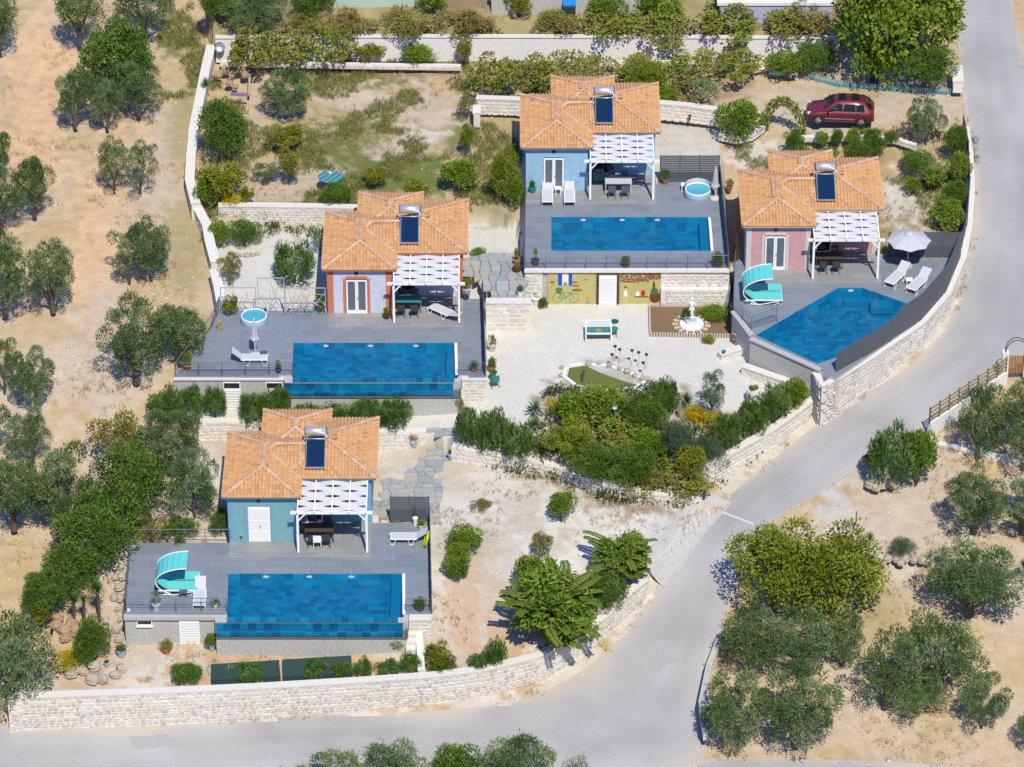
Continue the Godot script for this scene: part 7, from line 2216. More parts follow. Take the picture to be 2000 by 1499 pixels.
	plant("brown", "carob_tree", Vector3(-22.76, 0.43, 4.79), 1.69, 1.43, 0.23, "brown tipped bushy tree at the top of the long hedge", "tree")
	plant("dark", "carob_tree", Vector3(-21.57, -0.09, 10.68), 2.19, 2.59, 0.32, "bright dark green tree in the middle of the long hedge", "tree")
	plant("olive", "olive_tree", Vector3(-19.88, 0.12, 5.7), 1.88, 2.05, 0.23, "dense olive below the lilac-walled villa's storage wall", "olive tree", og)
	plant("olive", "olive_tree", Vector3(-18.13, -0.21, 9.69), 1.46, 2.25, 0.18, "round olive left of the front villa's roof", "olive tree", og)
	plant("dark", "carob_tree", Vector3(-23.39, -0.42, 13.7), 2.31, 2.1, 0.23, "dark green tree low in the long hedge", "tree")
	plant("olive", "shrub", Vector3(-23.39, -0.64, 14.71), 1.08, 1.73, 0.14, "grey green shrub at the lower end of the long hedge", "shrub")
	plant("dark", "shrub", Vector3(-24.76, -1.15, 15.88), 1.79, 1.48, 0.14, "dark shrub at the foot of the long hedge", "shrub")
	plant("dark", "shrub", Vector3(-26.15, -1.47, 17.83), 1.31, 1.57, 0.09, "dark green shrub above the yellowish bush at lower left", "shrub")
	plant("yellow", "shrub", Vector3(-26.22, -1.65, 18.47), 0.85, 0.92, 0.05, "yellowish bush beside the large lower left olive", "shrub")
	plant("olive", "olive_tree", Vector3(-27.54, -3.17, 23.3), 2.56, 2.86, 0.27, "large olive at the lower left corner over the lane wall", "olive tree")
	plant("rosette", "palm", Vector3(-25.21, -1.35, 17.03), 0.89, 0.85, 0.23, "yellowish palm left of the dracaenas at lower left", "palm")
	var dg := "dracaenas left of the front terrace"
	plant("rosette", "dracaena", Vector3(-24.36, -1.57, 18.5), 0.57, 0.89, 1.2, "left dracaena with bent trunk beside the yellowish palm", "dracaena", dg)
	plant("rosette", "dracaena", Vector3(-23.8, -1.59, 18.4), 0.43, 0.68, 1.2, "middle dracaena, the smallest of the three", "dracaena", dg)
	plant("rosette", "dracaena", Vector3(-22.97, -1.55, 18.07), 0.66, 0.96, 1.5, "right and tallest dracaena of the three", "dracaena", dg)
	plant("dark", "shrub", Vector3(-23.04, -2.14, 20.78), 1.02, 1.37, 0.05, "dark green shrub under the dracaenas", "shrub")
	plant("dark", "shrub", Vector3(-23.49, -2.18, 21.17), 0.88, 0.84, 0.05, "spreading green shrub right of the yellow flowers", "shrub")
	plant("gold", "flowering_shrub", Vector3(-24.49, -2.15, 21.45), 0.99, 0.49, 0.02, "yellow flowering bush above the white boulders", "shrub")
	plant("brown", "shrub", Vector3(-20.39, -0.3, 12.12), 0.94, 0.88, 0.05, "brownish shrub behind the front terrace's back railing", "shrub")
	plant("oleander", "oleander", Vector3(-18.91, -0.36, 11.88), 1.13, 0.58, 0.05, "green shrub behind the front terrace's back railing", "shrub")
	plant("dark", "shrub", Vector3(-16.56, -0.41, 11.33), 0.61, 0.98, 0.05, "narrow green shrub against the front villa's left wall", "shrub")
	var hg := "oleander hedge between the two left villas"
	plant("oleander", "oleander", Vector3(-20.32, 1.23, 1.98), 0.96, 0.98, 0.05, "oleander at the left end of the hedge below the storage wall", "oleander", hg)
	plant("oleander", "oleander", Vector3(-18.9, 1.16, 2.18), 0.97, 1.18, 0.05, "oleander below the left part of the lilac-walled villa's storage wall", "oleander", hg)
	plant("oleander", "oleander", Vector3(-17.34, 1.09, 1.7), 0.76, 0.99, 0.05, "oleander left of the storage door below the lilac-walled villa", "oleander", hg)
	plant("oleander", "oleander", Vector3(-15.04, 0.96, 2.12), 0.99, 1.07, 0.05, "oleander right of the storage door below the lilac-walled villa", "oleander", hg)
	plant("oleander", "oleander", Vector3(-13.64, 1.2, 2.01), 0.85, 1.12, 0.05, "oleander before the second white storage door", "oleander", hg)
	plant("oleander", "oleander", Vector3(-11.89, 1.25, 1.65), 1.12, 0.5, 0.05, "low oleander behind the front villa's rear roof", "oleander", hg)
	plant("oleander", "oleander", Vector3(-10.02, 1.25, 1.83), 1.2, 0.54, 0.05, "oleander under the middle of the lilac-walled villa's pool", "oleander", hg)
	plant("oleander", "oleander", Vector3(-8.21, 1.21, 2.39), 1.04, 0.82, 0.05, "oleander under the right part of the lilac-walled villa's pool", "oleander", hg)
	plant("oleander", "oleander", Vector3(-6.81, 1.2, 2.74), 1.09, 0.85, 0.05, "oleander at the right end of the hedge below the overflow pool", "oleander", hg)
	plant("brown", "shrub", Vector3(-3.05, 1.56, 1.55), 0.36, 0.48, 0.02, "small rust coloured tuft at the foot of the pool's stone corner", "shrub")
	# the planted bed under the court
	var bg := "shrubs of the big planted bed"
	plant("oleander", "oleander", Vector3(-2.4, 1.04, 4.71), 0.92, 1.28, 0.05, "oleander at the left tip of the big planted bed", "oleander", bg)
	plant("oleander", "oleander", Vector3(-1.04, 0.91, 5.29), 1.04, 1.44, 0.05, "second oleander from the left tip of the big planted bed", "oleander", bg)
	plant("oleander", "oleander", Vector3(0.37, 0.94, 5.8), 1.11, 1.21, 0.05, "oleander above the rubble wall, left part of the planted bed", "oleander", bg)
	plant("agave", "agave", Vector3(1.31, 1.89, 2.51), 0.66, 0.78, 0.02, "grey agave at the upper left rim of the planted bed", "agave")
	plant("agave", "agave", Vector3(1.31, 1.77, 3.99), 0.53, 0.72, 0.02, "lower agave on the left rim of the planted bed", "agave")
	plant("gold", "flowering_shrub", Vector3(2.36, 1.98, 1.8), 0.57, 0.26, 0.02, "small yellow flowering clump by the agaves", "shrub")
	plant("bright", "shrub", Vector3(3.57, 1.89, 3.4), 1.34, 1.12, 0.09, "fresh green shrub at the top left of the planted bed", "shrub", bg)
	plant("bright", "shrub", Vector3(5.35, 1.95, 3.12), 1.49, 1.09, 0.09, "bright green shrub just below the green pond bed", "shrub", bg)
	plant("dark", "shrub", Vector3(7.48, 1.86, 4.18), 1.41, 1.3, 0.09, "dark green shrub right of the white globe lamp", "shrub", bg)
	plant("oleander", "oleander", Vector3(8.86, 2.08, 2.62), 0.82, 1.12, 0.09, "spiky aloe-like shrub at the right end of the pond bed", "shrub", bg)
	plant("carob", "shrub", Vector3(3.31, 1.5, 6.42), 1.55, 1.1, 0.09, "yellow-green dense shrub in the left middle of the planted bed", "shrub", bg)
	plant("vine", "shrub", Vector3(5.54, 1.7, 5.14), 1.7, 0.76, 0.09, "leafy shrub round the white globe lamp", "shrub", bg)
	plant("bright", "shrub", Vector3(7.8, 1.52, 6.54), 1.32, 1, 0.09, "green shrub below the globe lamp to its right", "shrub", bg)
	plant("dark", "shrub", Vector3(4.77, 0.95, 8), 1.54, 1.22, 0.09, "dark hanging shrub over the rubble wall in the bed's middle", "shrub", bg)
	plant("dark", "shrub", Vector3(6.95, 1.04, 8.5), 1.39, 1.29, 0.09, "dark green bush above the reddish hanging shrub", "shrub", bg)
	plant("brown", "shrub", Vector3(7.4, 0.42, 8.58), 1.39, 0.9, 0.05, "reddish green shrub hanging over the wall, left half", "shrub", bg)
	plant("vine", "shrub", Vector3(9.63, 0.45, 8.5), 1.57, 0.91, 0.05, "reddish green shrub hanging over the wall, right half by the drive", "shrub", bg)
	plant("blue", "ornamental_grass", Vector3(9.34, 1.49, 6.82), 1.25, 1.45, 0.02, "blue green feathery grass in the right middle of the bed", "grass clump")
	plant("blue", "ornamental_grass", Vector3(11.29, 0.55, 6.47), 1.25, 1.36, 0.02, "blue green feathery grass nearest the lane wall", "grass clump")
	plant("yellow", "shrub", Vector3(10.18, 1.3, 8.17), 1.1, 1.2, 0.05, "yellow green bush above the reddish shrub by the lane", "shrub", bg)
	plant("gold", "flowering_shrub", Vector3(10.62, 2.03, 3.48), 0.82, 0.57, 0.02, "bright yellow flowering bush in the right of the bed", "shrub")
	plant("gold", "flowering_shrub", Vector3(11.83, 2.02, 3.66), 0.7, 0.42, 0.02, "duller yellow bush right of the bright yellow one", "shrub")
	plant("brown", "shrub", Vector3(11.83, 1.83, 4.95), 0.89, 0.67, 0.02, "dry brown clump below the yellow bushes", "shrub")
	plant("rosette", "yucca", Vector3(10.19, 2.13, 2.52), 0.71, 0.96, 0.14, "green yucca at the upper right of the planted bed", "yucca")
	plant("plume", "pampas_grass", Vector3(9.75, 2.05, 3.14), 0.3, 0.48, 0.05, "cream pampas plume beside the yucca", "grass clump")
	plant("thin", "shrub", Vector3(11.61, 2.15, 2.67), 0.95, 1.47, 0.14, "sparse tall sage shrub at the right end of the bed", "shrub")
	plant("yellow", "shrub", Vector3(13.58, 2.04, 3.64), 0.52, 0.82, 0.05, "pale green thin shrub between the drum planter and the lane", "shrub")
	plant("oleander", "oleander", Vector3(12.41, 1.47, 5.44), 0.95, 1.19, 0.05, "oleander along the lane wall, lowest of the row", "oleander", "oleanders along the lane wall")
	plant("oleander", "oleander", Vector3(13.9, 1.66, 4.25), 1.01, 1.11, 0.05, "oleander along the lane wall, second from the lowest", "oleander", "oleanders along the lane wall")
	plant("oleander", "oleander", Vector3(15.2, 2.03, 3.22), 0.94, 1.08, 0.05, "oleander along the lane wall, third from the lowest", "oleander", "oleanders along the lane wall")
	plant("bright", "oleander", Vector3(16.46, 2.22, 1.83), 0.94, 0.88, 0.05, "bright oleander along the lane wall, uppermost under the pool corner", "oleander", "oleanders along the lane wall")
	plant("dark", "shrub", Vector3(13.12, 0.86, 5.17), 0.44, 0.53, 0.05, "small tuft growing over the lane wall's lower end", "shrub")
	plant("brown", "shrub", Vector3(15.63, 1.39, 3.04), 0.39, 0.39, 0.02, "dry tuft sitting on the lane wall's step", "shrub")
	# the yard of the front villa
	plant("bright", "citrus_tree", Vector3(-2.66, -0.07, 13.32), 1.1, 0.7, 0.14, "citrus bush, upper of two right of the front terrace", "citrus tree")
	plant("bright", "citrus_tree", Vector3(-3.1, -0.3, 15.48), 0.8, 0.98, 0.14, "citrus bush, lower of two right of the front terrace", "citrus tree")
	plant("dark", "shrub", Vector3(-3.07, -0.34, 15.8), 0.6, 0.52, 0.02, "low dark tuft ringed with stones below the citrus bushes", "shrub")
	plant("bright", "sapling", Vector3(2.8, 0.18, 10.76), 0.87, 1, 0.14, "young green tree alone in the gravel drive", "tree")
	plant("brown", "shrub", Vector3(-1.78, 0.14, 9.56), 0.61, 0.34, 0.02, "small reddish shrub in the gravel behind the slat fence", "shrub")
	plant("brown", "shrub", Vector3(1.69, -0.15, 13.92), 0.68, 0.89, 0.09, "reddish shrub left of the arching tree by the drive", "shrub")
	plant("frond", "tree_of_heaven", Vector3(2.2, -1.61, 20.12), 3.61, 2.66, 0.41, "large tree with long arching fronds inside the lane wall", "tree")
	plant("frond", "tree_of_heaven", Vector3(6.1, -0.63, 15.46), 2.51, 1.61, 0.41, "smaller tree with arching fronds at the drive entrance", "tree")
	plant("bright", "shrub", Vector3(1.07, -0.67, 16.89), 1.07, 1.46, 0.14, "upright green shrub behind the large arching tree", "shrub")
	plant("dark", "shrub", Vector3(5.11, -1.02, 17.28), 1.4, 1.02, 0.09, "dark green shrub between the two arching trees", "shrub")
	plant("bright", "shrub", Vector3(2.91, -1.83, 19.6), 1.78, 1.51, 0.09, "leafy green shrub under the large arching tree", "shrub")
	plant("yellow", "citrus_tree", Vector3(-4.03, -2.15, 21.8), 0.99, 0.86, 0.09, "lemon bush right of the narrow white wall by the lane", "citrus tree")
	plant("oleander", "oleander", Vector3(-1.69, -2.18, 21.87), 0.71, 0.49, 0.05, "low oleander inside the lane wall left of the arching tree", "oleander")
	plant("oleander", "oleander", Vector3(-0.89, -2.33, 21.65), 0.66, 0.95, 0.05, "upright oleander inside the lane wall by the arching tree", "oleander")
	plant("dark", "shrub", Vector3(-3.76, -2.24, 22.05), 0.8, 0.36, 0.02, "low bush on the lane wall below the lemon bush", "shrub")
	plant("dark", "shrub", Vector3(-17.85, -2.28, 22.5), 1.01, 0.46, 0.02, "spreading dark green shrub left of the netted bed", "shrub")
	plant("bright", "shrub", Vector3(-6.29, -1.55, 20.12), 0.79, 0.36, 0.02, "low clipped shrub under the right end of the front pool", "shrub")
	var fg := "small oleanders along the front wall"
	plant("oleander", "oleander", Vector3(-14.39, -2.24, 22.47), 0.87, 0.39, 0.02, "small oleander on the left half of the netted bed", "oleander", fg)
	plant("oleander", "oleander", Vector3(-10.85, -2.4, 22.25), 0.7, 0.49, 0.02, "small oleander in the middle of the right netted bed", "oleander", fg)
	plant("oleander", "oleander", Vector3(-9.37, -2.4, 22.27), 0.63, 0.42, 0.02, "small oleander at the right end of the netted bed", "oleander", fg)
	plant("oleander", "oleander", Vector3(-8.2, -2.38, 22.28), 0.59, 0.61, 0.02, "first small oleander right of the netted bed", "oleander", fg)
	plant("oleander", "oleander", Vector3(-6.85, -2.31, 22.16), 0.7, 0.45, 0.02, "second small oleander right of the netted bed", "oleander", fg)
	plant("oleander", "oleander", Vector3(-5.61, -2.3, 22.18), 0.65, 0.65, 0.02, "third small oleander, touching the narrow white wall", "oleander", fg)
	plant("dark", "shrub", Vector3(3.63, -2.22, 19.33), 0.64, 0.47, 0.05, "trailing tuft over the lane wall below the arching tree", "shrub")
	# garden of the lilac-walled villa and the grass above it
	plant("dark", "olive_tree", Vector3(-18.09, 5.18, -21.71), 1.88, 2.19, 0.18, "big round dark olive against the white capped wall", "olive tree")
	plant("olive", "olive_tree", Vector3(-14.19, 5.47, -26.98), 1.68, 1.4, 0.18, "round pruned olive ringed by stones in the upper garden", "olive tree")
	plant("yellow", "shrub", Vector3(-17.77, 4.7, -17.46), 1.62, 1.32, 0.05, "yellow green shrub below the big round olive", "shrub")
	plant("bright", "shrub", Vector3(-18.74, 4.65, -17.08), 0.79, 0.9, 0.02, "leafy green clump by the white wall below the round olive", "shrub")
	plant("dark", "shrub", Vector3(-16.41, 3.35, -14.31), 1.13, 0.77, 0.14, "small dark tree in the stone edged yard bed", "shrub")
	plant("bright", "shrub", Vector3(-17.86, 3.35, -13.91), 0.66, 1.05, 0.05, "green creeper on the yard side of the bending white wall", "shrub")
	plant("brown", "shrub", Vector3(-17.02, 3.35, -9.61), 0.73, 1.16, 0.05, "rust brown bush inside the lower white wall", "shrub")
	plant("yellow", "shrub", Vector3(-16.79, 3.35, -6.04), 0.61, 0.72, 0.05, "yellow green bush beside the stone stack by the hot tub", "shrub")
	plant("oleander", "oleander", Vector3(-13.09, 3.35, -9.76), 1.42, 1.26, 0.09, "large oleander behind the twig screens", "oleander")
	plant("dark", "shrub", Vector3(-11.4, 3.35, -6.43), 0.46, 0.7, 0.05, "dark climber at the lilac-walled villa's left corner", "shrub")
	plant("reed", "fig_tree", Vector3(-11.69, 3.35, -12.92), 0.78, 1.2, 0.14, "bare grey fig left of the lilac-walled villa's roof", "tree")
	plant("yellow", "loquat_tree", Vector3(-14.14, 5.21, -23.06), 1.39, 0.63, 0.14, "sparse yellow green loquat in the upper garden", "tree")
	plant("yellow", "shrub", Vector3(-13.76, 4.89, -19.41), 0.82, 1.11, 0.05, "upright yellow green sapling below the loquat", "shrub")
	plant("olive", "shrub", Vector3(-15.2, 4.94, -19.79), 0.86, 0.42, 0.02, "grey lavender clump beside the upright sapling", "shrub")
	plant("yellow", "shrub", Vector3(-8.43, 4.83, -19.15), 0.89, 0.6, 0.02, "bright round bush on the grass right of the round table", "shrub")
	plant("bright", "citrus_tree", Vector3(-3.31, 4.77, -18.78), 1.28, 0.95, 0.09, "round green citrus tree left of the light blue villa", "citrus tree")
	plant("yellow", "shrub", Vector3(-5.87, 4.61, -17.08), 0.9, 0.9, 0.02, "yellow green bush right behind the lilac-walled villa's roof", "shrub")
	plant("yellow", "shrub", Vector3(-16.29, 4.65, -17.14), 0.54, 0.58, 0.02, "small yellow green bush above the cream yard wall", "shrub")
	plant("dark", "shrub", Vector3(-10.88, 4.67, -17.55), 1.1, 0.5, 0.02, "blue green clump below the round slatted table", "shrub")
	plant("gold", "flowering_shrub", Vector3(-17.16, 4.64, -17.03), 0.79, 0.35, 0.02, "yellow green pumpkin-like plant on the cream yard wall", "shrub")
	plant("carob", "shrub", Vector3(-0.47, 4.58, -17.75), 1.1, 1.77, 0.14, "tall yellowish bush against the light blue villa's left wall", "shrub")
	plant("bright", "shrub", Vector3(0.2, 4.47, -17.04), 0.68, 1.08, 0.05, "green bush at the light blue villa's left terrace corner", "shrub")
	plant("brown", "shrub", Vector3(-2.8, 5.4, -26.78), 0.6, 0.78, 0.05, "red tipped shrub beside the stone wall stub", "shrub")
	plant("yellow", "shrub", Vector3(-2.83, 5.08, -22.59), 0.59, 0.93, 0.05, "lone yellow green sapling on the grass left of the light blue villa", "shrub")
	plant("rosette", "yucca", Vector3(-19.5, 5.72, -28.96), 0.49, 0.78, 0.14, "green yucca growing at the upper white wall", "yucca")
	plant("bright", "shrub", Vector3(-2.06, 3.35, -13.05), 0.5, 0.22, 0.01, "low weeds behind the lilac-walled villa's right corner", "shrub")
	plant("yellow", "shrub", Vector3(0.74, 2.32, -7.06), 0.43, 0.29, 0.01, "small weeds at the foot of the cut-stone wall", "shrub")
	plant("dark", "cactus", Vector3(1.88, 2.46, -8.31), 0.34, 0.4, 0.01, "round dark cactus clump beside the white urn", "cactus")
	plant("bright", "shrub", Vector3(12.12, 2.46, -7.22), 0.92, 0.41, 0.01, "grassy tuft at the back of the fountain bed", "shrub")
	plant("bright", "shrub", Vector3(11.69, 2.41, -4.63), 0.43, 0.19, 0.01, "grassy tuft outside the fountain bed's pickets", "shrub")
	# vines and trees along the white wall
	var vg := "vines hanging along the white wall"
	plant("vine", "grape_vine", Vector3(-16.73, 5.87, -31.56), 1.64, 1.4, 0.14, "grape vine at the left end of the white wall", "vine", vg)
	plant("vine", "grape_vine", Vector3(-14.12, 5.88, -31.91), 1.64, 1.15, 0.18, "grape vine second from the white wall's left end", "vine", vg)
	plant("vine", "grape_vine", Vector3(-11.67, 5.91, -32.3), 1.48, 1.24, 0.23, "grape vine third from the white wall's left end", "vine", vg)
	plant("vine", "grape_vine", Vector3(-1.22, 5.6, -28.92), 1.55, 1.33, 0.18, "dense grape vine behind the stone wall left of the light blue villa", "vine", vg)
	plant("vine", "grape_vine", Vector3(1.14, 5.63, -29.11), 1.63, 1.19, 0.18, "dense grape vine just left of the light blue villa's rear roof", "vine", vg)
	plant("vine", "grape_vine", Vector3(4.08, 5.77, -30.24), 1.8, 0.81, 0.23, "dense grape vine behind the light blue villa's rear roof", "vine", vg)
	plant("vine", "grape_vine", Vector3(8, 5.8, -30), 1.8, 0.81, 0.23, "grape vine behind the light blue villa's solar tank", "vine", vg)
	plant("carob", "grape_vine", Vector3(8.46, 5.62, -28.56), 1.46, 1.35, 0.14, "yellowish grape vine right of the light blue villa's rear roof", "vine", vg)
	plant("vine", "grape_vine", Vector3(11.44, 5.94, -30.53), 1.63, 0.74, 0.23, "grape vine before the white wall, right of the villa's roof", "vine", vg)
	plant("vine", "grape_vine", Vector3(14.31, 6.04, -30.62), 1.72, 0.77, 0.23, "grape vine before the white wall above the parking bed", "vine", vg)
	plant("bright", "shrub", Vector3(9.75, 5.59, -28.16), 0.97, 0.45, 0.05, "green shrub on the right stone wall behind the light blue villa", "shrub")
	plant("reed", "grape_vine", Vector3(12, 5.56, -27.61), 1.62, 1, 0.14, "bare brown vine trunk right of the light blue villa", "vine")
	plant("bright", "shrub", Vector3(17.34, 6.2, -30.89), 1.31, 0.65, 0.05, "green shrub at the right end of the white wall near the planter boat", "shrub")
	plant("dark", "shrub", Vector3(19.32, 6.33, -31.35), 1.64, 0.74, 0.05, "dark green bramble at the right end of the white wall", "shrub")
	plant("yellow", "shrub", Vector3(-3.04, 5.98, -32.52), 0.58, 0.92, 0.05, "thin green shoot against the middle of the white wall", "shrub")
	plant("yellow", "shrub", Vector3(-9.14, 6, -33.06), 1.24, 0.56, 0.02, "yellow green bush at the white wall's foot, left part", "shrub")
	plant("bright", "shrub", Vector3(-6.09, 5.98, -32.81), 1.15, 0.52, 0.02, "bright bush at the white wall's foot, left of the middle", "shrub")
	var wg := "brown weeds on the bank above the white wall"
	plant("brown", "shrub", Vector3(-13.02, 7.21, -34.17), 1.48, 0.67, 0.01, "brown weeds above the white wall, left end", "shrub", wg)
	plant("brown", "shrub", Vector3(-10.22, 7.18, -34.08), 1.65, 0.74, 0.01, "brown weeds above the white wall below the mint building", "shrub", wg)
	plant("brown", "shrub", Vector3(-6.84, 7.15, -33.94), 1.89, 0.85, 0.01, "brown weeds above the white wall, left of the middle", "shrub", wg)
	plant("brown", "shrub", Vector3(-3.13, 7.23, -34.14), 1.81, 0.82, 0.01, "brown weeds above the white wall left of the yellow tree", "shrub", wg)
	plant("brown", "shrub", Vector3(2.97, 7.27, -34.2), 1.65, 0.74, 0.01, "brown weeds above the white wall below the blue bin", "shrub", wg)
	plant("vine", "shrub", Vector3(6.09, 7.17, -33.91), 1.81, 0.82, 0.01, "mixed weeds above the white wall, right of the blue bin", "shrub", wg)
	plant("vine", "shrub", Vector3(9.8, 7.12, -33.81), 2.06, 0.93, 0.01, "mixed weeds above the white wall left of the lilac house", "shrub", wg)
	plant("vine", "shrub", Vector3(13.92, 7.14, -33.86), 2.22, 1, 0.01, "mixed weeds in front of the lilac house, left half", "shrub", wg)
	plant("brown", "shrub", Vector3(18.36, 7.05, -33.81), 2.39, 1.07, 0.01, "mixed weeds in front of the lilac house, right half", "shrub", wg)
	plant("dark", "fruit_tree", Vector3(-18.91, 7.52, -35.07), 1.4, 1.4, 0.23, "dark tree at the top beside the white wall's left end", "tree")
	plant("olive", "fruit_tree", Vector3(-16.59, 7.43, -34.85), 2.23, 1.09, 0.23, "wide dark tree above the left part of the white wall", "tree")
	plant("dark", "fruit_tree", Vector3(-12.98, 7.64, -35.57), 1.41, 1.21, 0.36, "round tree with pale trunk left of the mint building", "tree")
	plant("bright", "fruit_tree", Vector3(-5.09, 7.73, -35.65), 0.99, 1.29, 0.23, "clipped green tree right of the mint building", "tree")
	plant("yellow", "fruit_tree", Vector3(0.43, 7.7, -35.47), 1.09, 1.04, 0.18, "yellow leaved tree in front of the grey wall", "tree")
	plant("bright", "fruit_tree", Vector3(5.99, 7.72, -35.59), 1.36, 0.82, 0.18, "green tree right of the blue bin", "tree")
	plant("bright", "fruit_tree", Vector3(9.61, 7.7, -35.59), 1.5, 1, 0.23, "green tree left of the lilac house", "tree")
	plant("thin", "shrub", Vector3(18.76, 7.6, -35.35), 1.07, 0.95, 0.14, "drooping pale green tree in front of the lilac house", "tree")
	plant("bright", "walnut_tree", Vector3(23.08, 6.32, -30.01), 2.69, 3.48, 1.2, "large leafy walnut tree at the top right, left half", "tree")
	plant("bright", "walnut_tree", Vector3(26.25, 6.41, -30.54), 2.56, 3.08, 1.2, "large leafy walnut tree at the top right, half beside the lane", "tree")
	plant("bright", "shrub", Vector3(23.14, 6.29, -29.64), 1.63, 1.63, 0.18, "green shrub under the left side of the walnut tree", "shrub")
	plant("dark", "conifer", Vector3(26.28, 6.27, -28.98), 1.95, 1.42, 0.14, "dark feathery conifer behind the teal picket fence", "tree")
	plant("olive", "olive_tree", Vector3(25.98, 5.61, -23.16), 1.17, 1.54, 0.14, "olive right of the parked car by the drive entrance", "olive tree")
	plant("bright", "shrub", Vector3(14.27, 5.17, -24.24), 1.48, 1.32, 0.09, "large round green bush in the walled parking bed", "shrub")
	var cg := "small shrubs edging the car park"
	plant("dark", "shrub", Vector3(17.62, 5.12, -22.46), 0.67, 0.8, 0.05, "first shrub in the row below the parked car, leftmost", "shrub", cg)
	plant("bright", "shrub", Vector3(19.41, 5.32, -23.06), 0.51, 0.47, 0.05, "second shrub in the row below the parked car", "shrub", cg)
	plant("dark", "shrub", Vector3(20.36, 5.37, -22.91), 0.45, 0.6, 0.05, "third shrub in the row below the parked car", "shrub", cg)
	plant("bright", "shrub", Vector3(21.31, 5.43, -22.85), 0.51, 0.58, 0.05, "fourth shrub in the row below the parked car", "shrub", cg)
	plant("dark", "shrub", Vector3(22.44, 5.44, -22.52), 0.58, 0.66, 0.05, "fifth shrub in the row below the parked car", "shrub", cg)
	plant("dark", "shrub", Vector3(23.74, 5.54, -22.9), 0.51, 0.39, 0.05, "sixth shrub in the row below the parked car", "shrub", cg)
	plant("dark", "shrub", Vector3(21.47, 5.21, -21.25), 0.83, 0.78, 0.05, "larger dark shrub in the bed behind the pink villa's roof", "shrub")
	plant("dark", "shrub", Vector3(22.65, 5.34, -21.76), 0.64, 0.71, 0.05, "dark shrub right of the larger one behind the pink villa", "shrub")
	plant("bright", "shrub", Vector3(19.79, 5.19, -21.87), 0.64, 0.29, 0.02, "low green clump behind the pink villa's rear roof", "shrub")
	plant("dark", "shrub", Vector3(25.17, 5.23, -20.22), 1.19, 0.55, 0.05, "wide green shrub in the bed above the pink villa's side yard", "shrub")
	plant("bright", "shrub", Vector3(26.06, 5.02, -18.29), 0.79, 0.79, 0.05, "green shrub sloping down towards the low dark fence", "shrub")
	plant("bright", "shrub", Vector3(24.72, 4.81, -18.14), 0.55, 0.51, 0.02, "small green clump at the edge of the pink villa's paved yard", "shrub")
	var lg := "green hedge along the low dark fence"
	plant("dark", "shrub", Vector3(27.61, 5.39, -21.28), 0.8, 1.22, 0.09, "uppermost hedge bush along the low dark fence", "shrub", lg)
	plant("bright", "shrub", Vector3(27.57, 5.08, -18.67), 0.76, 1.21, 0.09, "second hedge bush along the low dark fence", "shrub", lg)
	plant("dark", "shrub", Vector3(27.11, 4.78, -16.15), 0.89, 1.07, 0.09, "third hedge bush along the low dark fence", "shrub", lg)
	plant("bright", "shrub", Vector3(26.56, 4.53, -14.4), 1.09, 0.93, 0.09, "lowest hedge bush along the low dark fence", "shrub", lg)
	# right of the lane
	plant("oleander", "oleander", Vector3(21.78, 1.37, 8.78), 1.61, 1.71, 0.14, "big pink tipped oleander right of the lane, main bush", "oleander")
	plant("bright", "oleander", Vector3(23.16, 1.45, 8.58), 1.17, 1.8, 0.14, "bright side of the big oleander by the fence's white wall", "oleander")
	plant("brown", "oleander", Vector3(20.51, 1.48, 7.63), 0.62, 0.62, 0.14, "reddish thin shoots at the oleander's left tip", "oleander")
	var rg := "olive trees of the right orchard"
	plant("olive", "olive_tree", Vector3(26.78, 1.97, 6.69), 1.44, 2.3, 0.36, "large dark olive below the brown rail fence", "olive tree", rg)
	plant("olive", "olive_tree", Vector3(29.31, 1.96, 7.58), 2.05, 2.56, 0.36, "large olive at the right edge below the gate", "olive tree", rg)
	plant("olive", "olive_tree", Vector3(26.14, 0.72, 12.35), 1.78, 1.88, 0.45, "olive casting shade on the pale drive, right side", "olive tree", rg)
	plant("olive", "olive_tree", Vector3(28.84, 0.81, 12.56), 1.81, 1.49, 0.41, "olive at the right edge beside the pale drive", "olive tree", rg)
	plant("carob", "carob_tree", Vector3(14.53, -1.06, 17.49), 2.6, 2.76, 0.23, "yellow green carob at the lane's edge, left half", "tree")
	plant("carob", "carob_tree", Vector3(17.84, -0.92, 17.9), 3.02, 2.56, 0.23, "yellow green carob beside the lane, right half", "tree")
	plant("olive", "olive_tree", Vector3(13.01, -2.16, 21.69), 1.67, 2.09, 0.32, "blue grey olive at the junction below the carob", "olive tree", rg)
	plant("olive", "olive_tree", Vector3(15.78, -1.99, 21.97), 1.97, 1.87, 0.32, "dense olive between the carob and the junction olives", "olive tree", rg)
	plant("olive", "olive_tree", Vector3(18.26, -1.73, 21.59), 1.34, 1.44, 0.32, "olive under the carob's right side", "olive tree", rg)
	plant("olive", "olive_tree", Vector3(12.3, -2.97, 27), 1.86, 2.36, 0.27, "big olive at the junction corner, left of the pair", "olive tree", rg)
	plant("olive", "olive_tree", Vector3(15.41, -2.9, 27.44), 2.11, 2.36, 0.27, "big olive at the junction corner, right of the pair", "olive tree", rg)
	plant("thin", "olive_tree", Vector3(20.42, -2.29, 24.71), 1.93, 2.72, 0.27, "open crowned olive in the orchard's middle, left", "olive tree", rg)
	plant("olive", "olive_tree", Vector3(23.47, -1.93, 23.57), 2.31, 2.11, 0.32, "open crowned olive in the orchard's middle, right", "olive tree", rg)
	plant("olive", "olive_tree", Vector3(21.98, -2.3, 25), 1.74, 0.79, 0.23, "low olive in front of the open crowned pair", "olive tree", rg)
	plant("olive", "olive_tree", Vector3(25.45, -0.65, 18.4), 2.7, 2.18, 0.27, "broad grey olive at the orchard's upper right", "olive tree", rg)
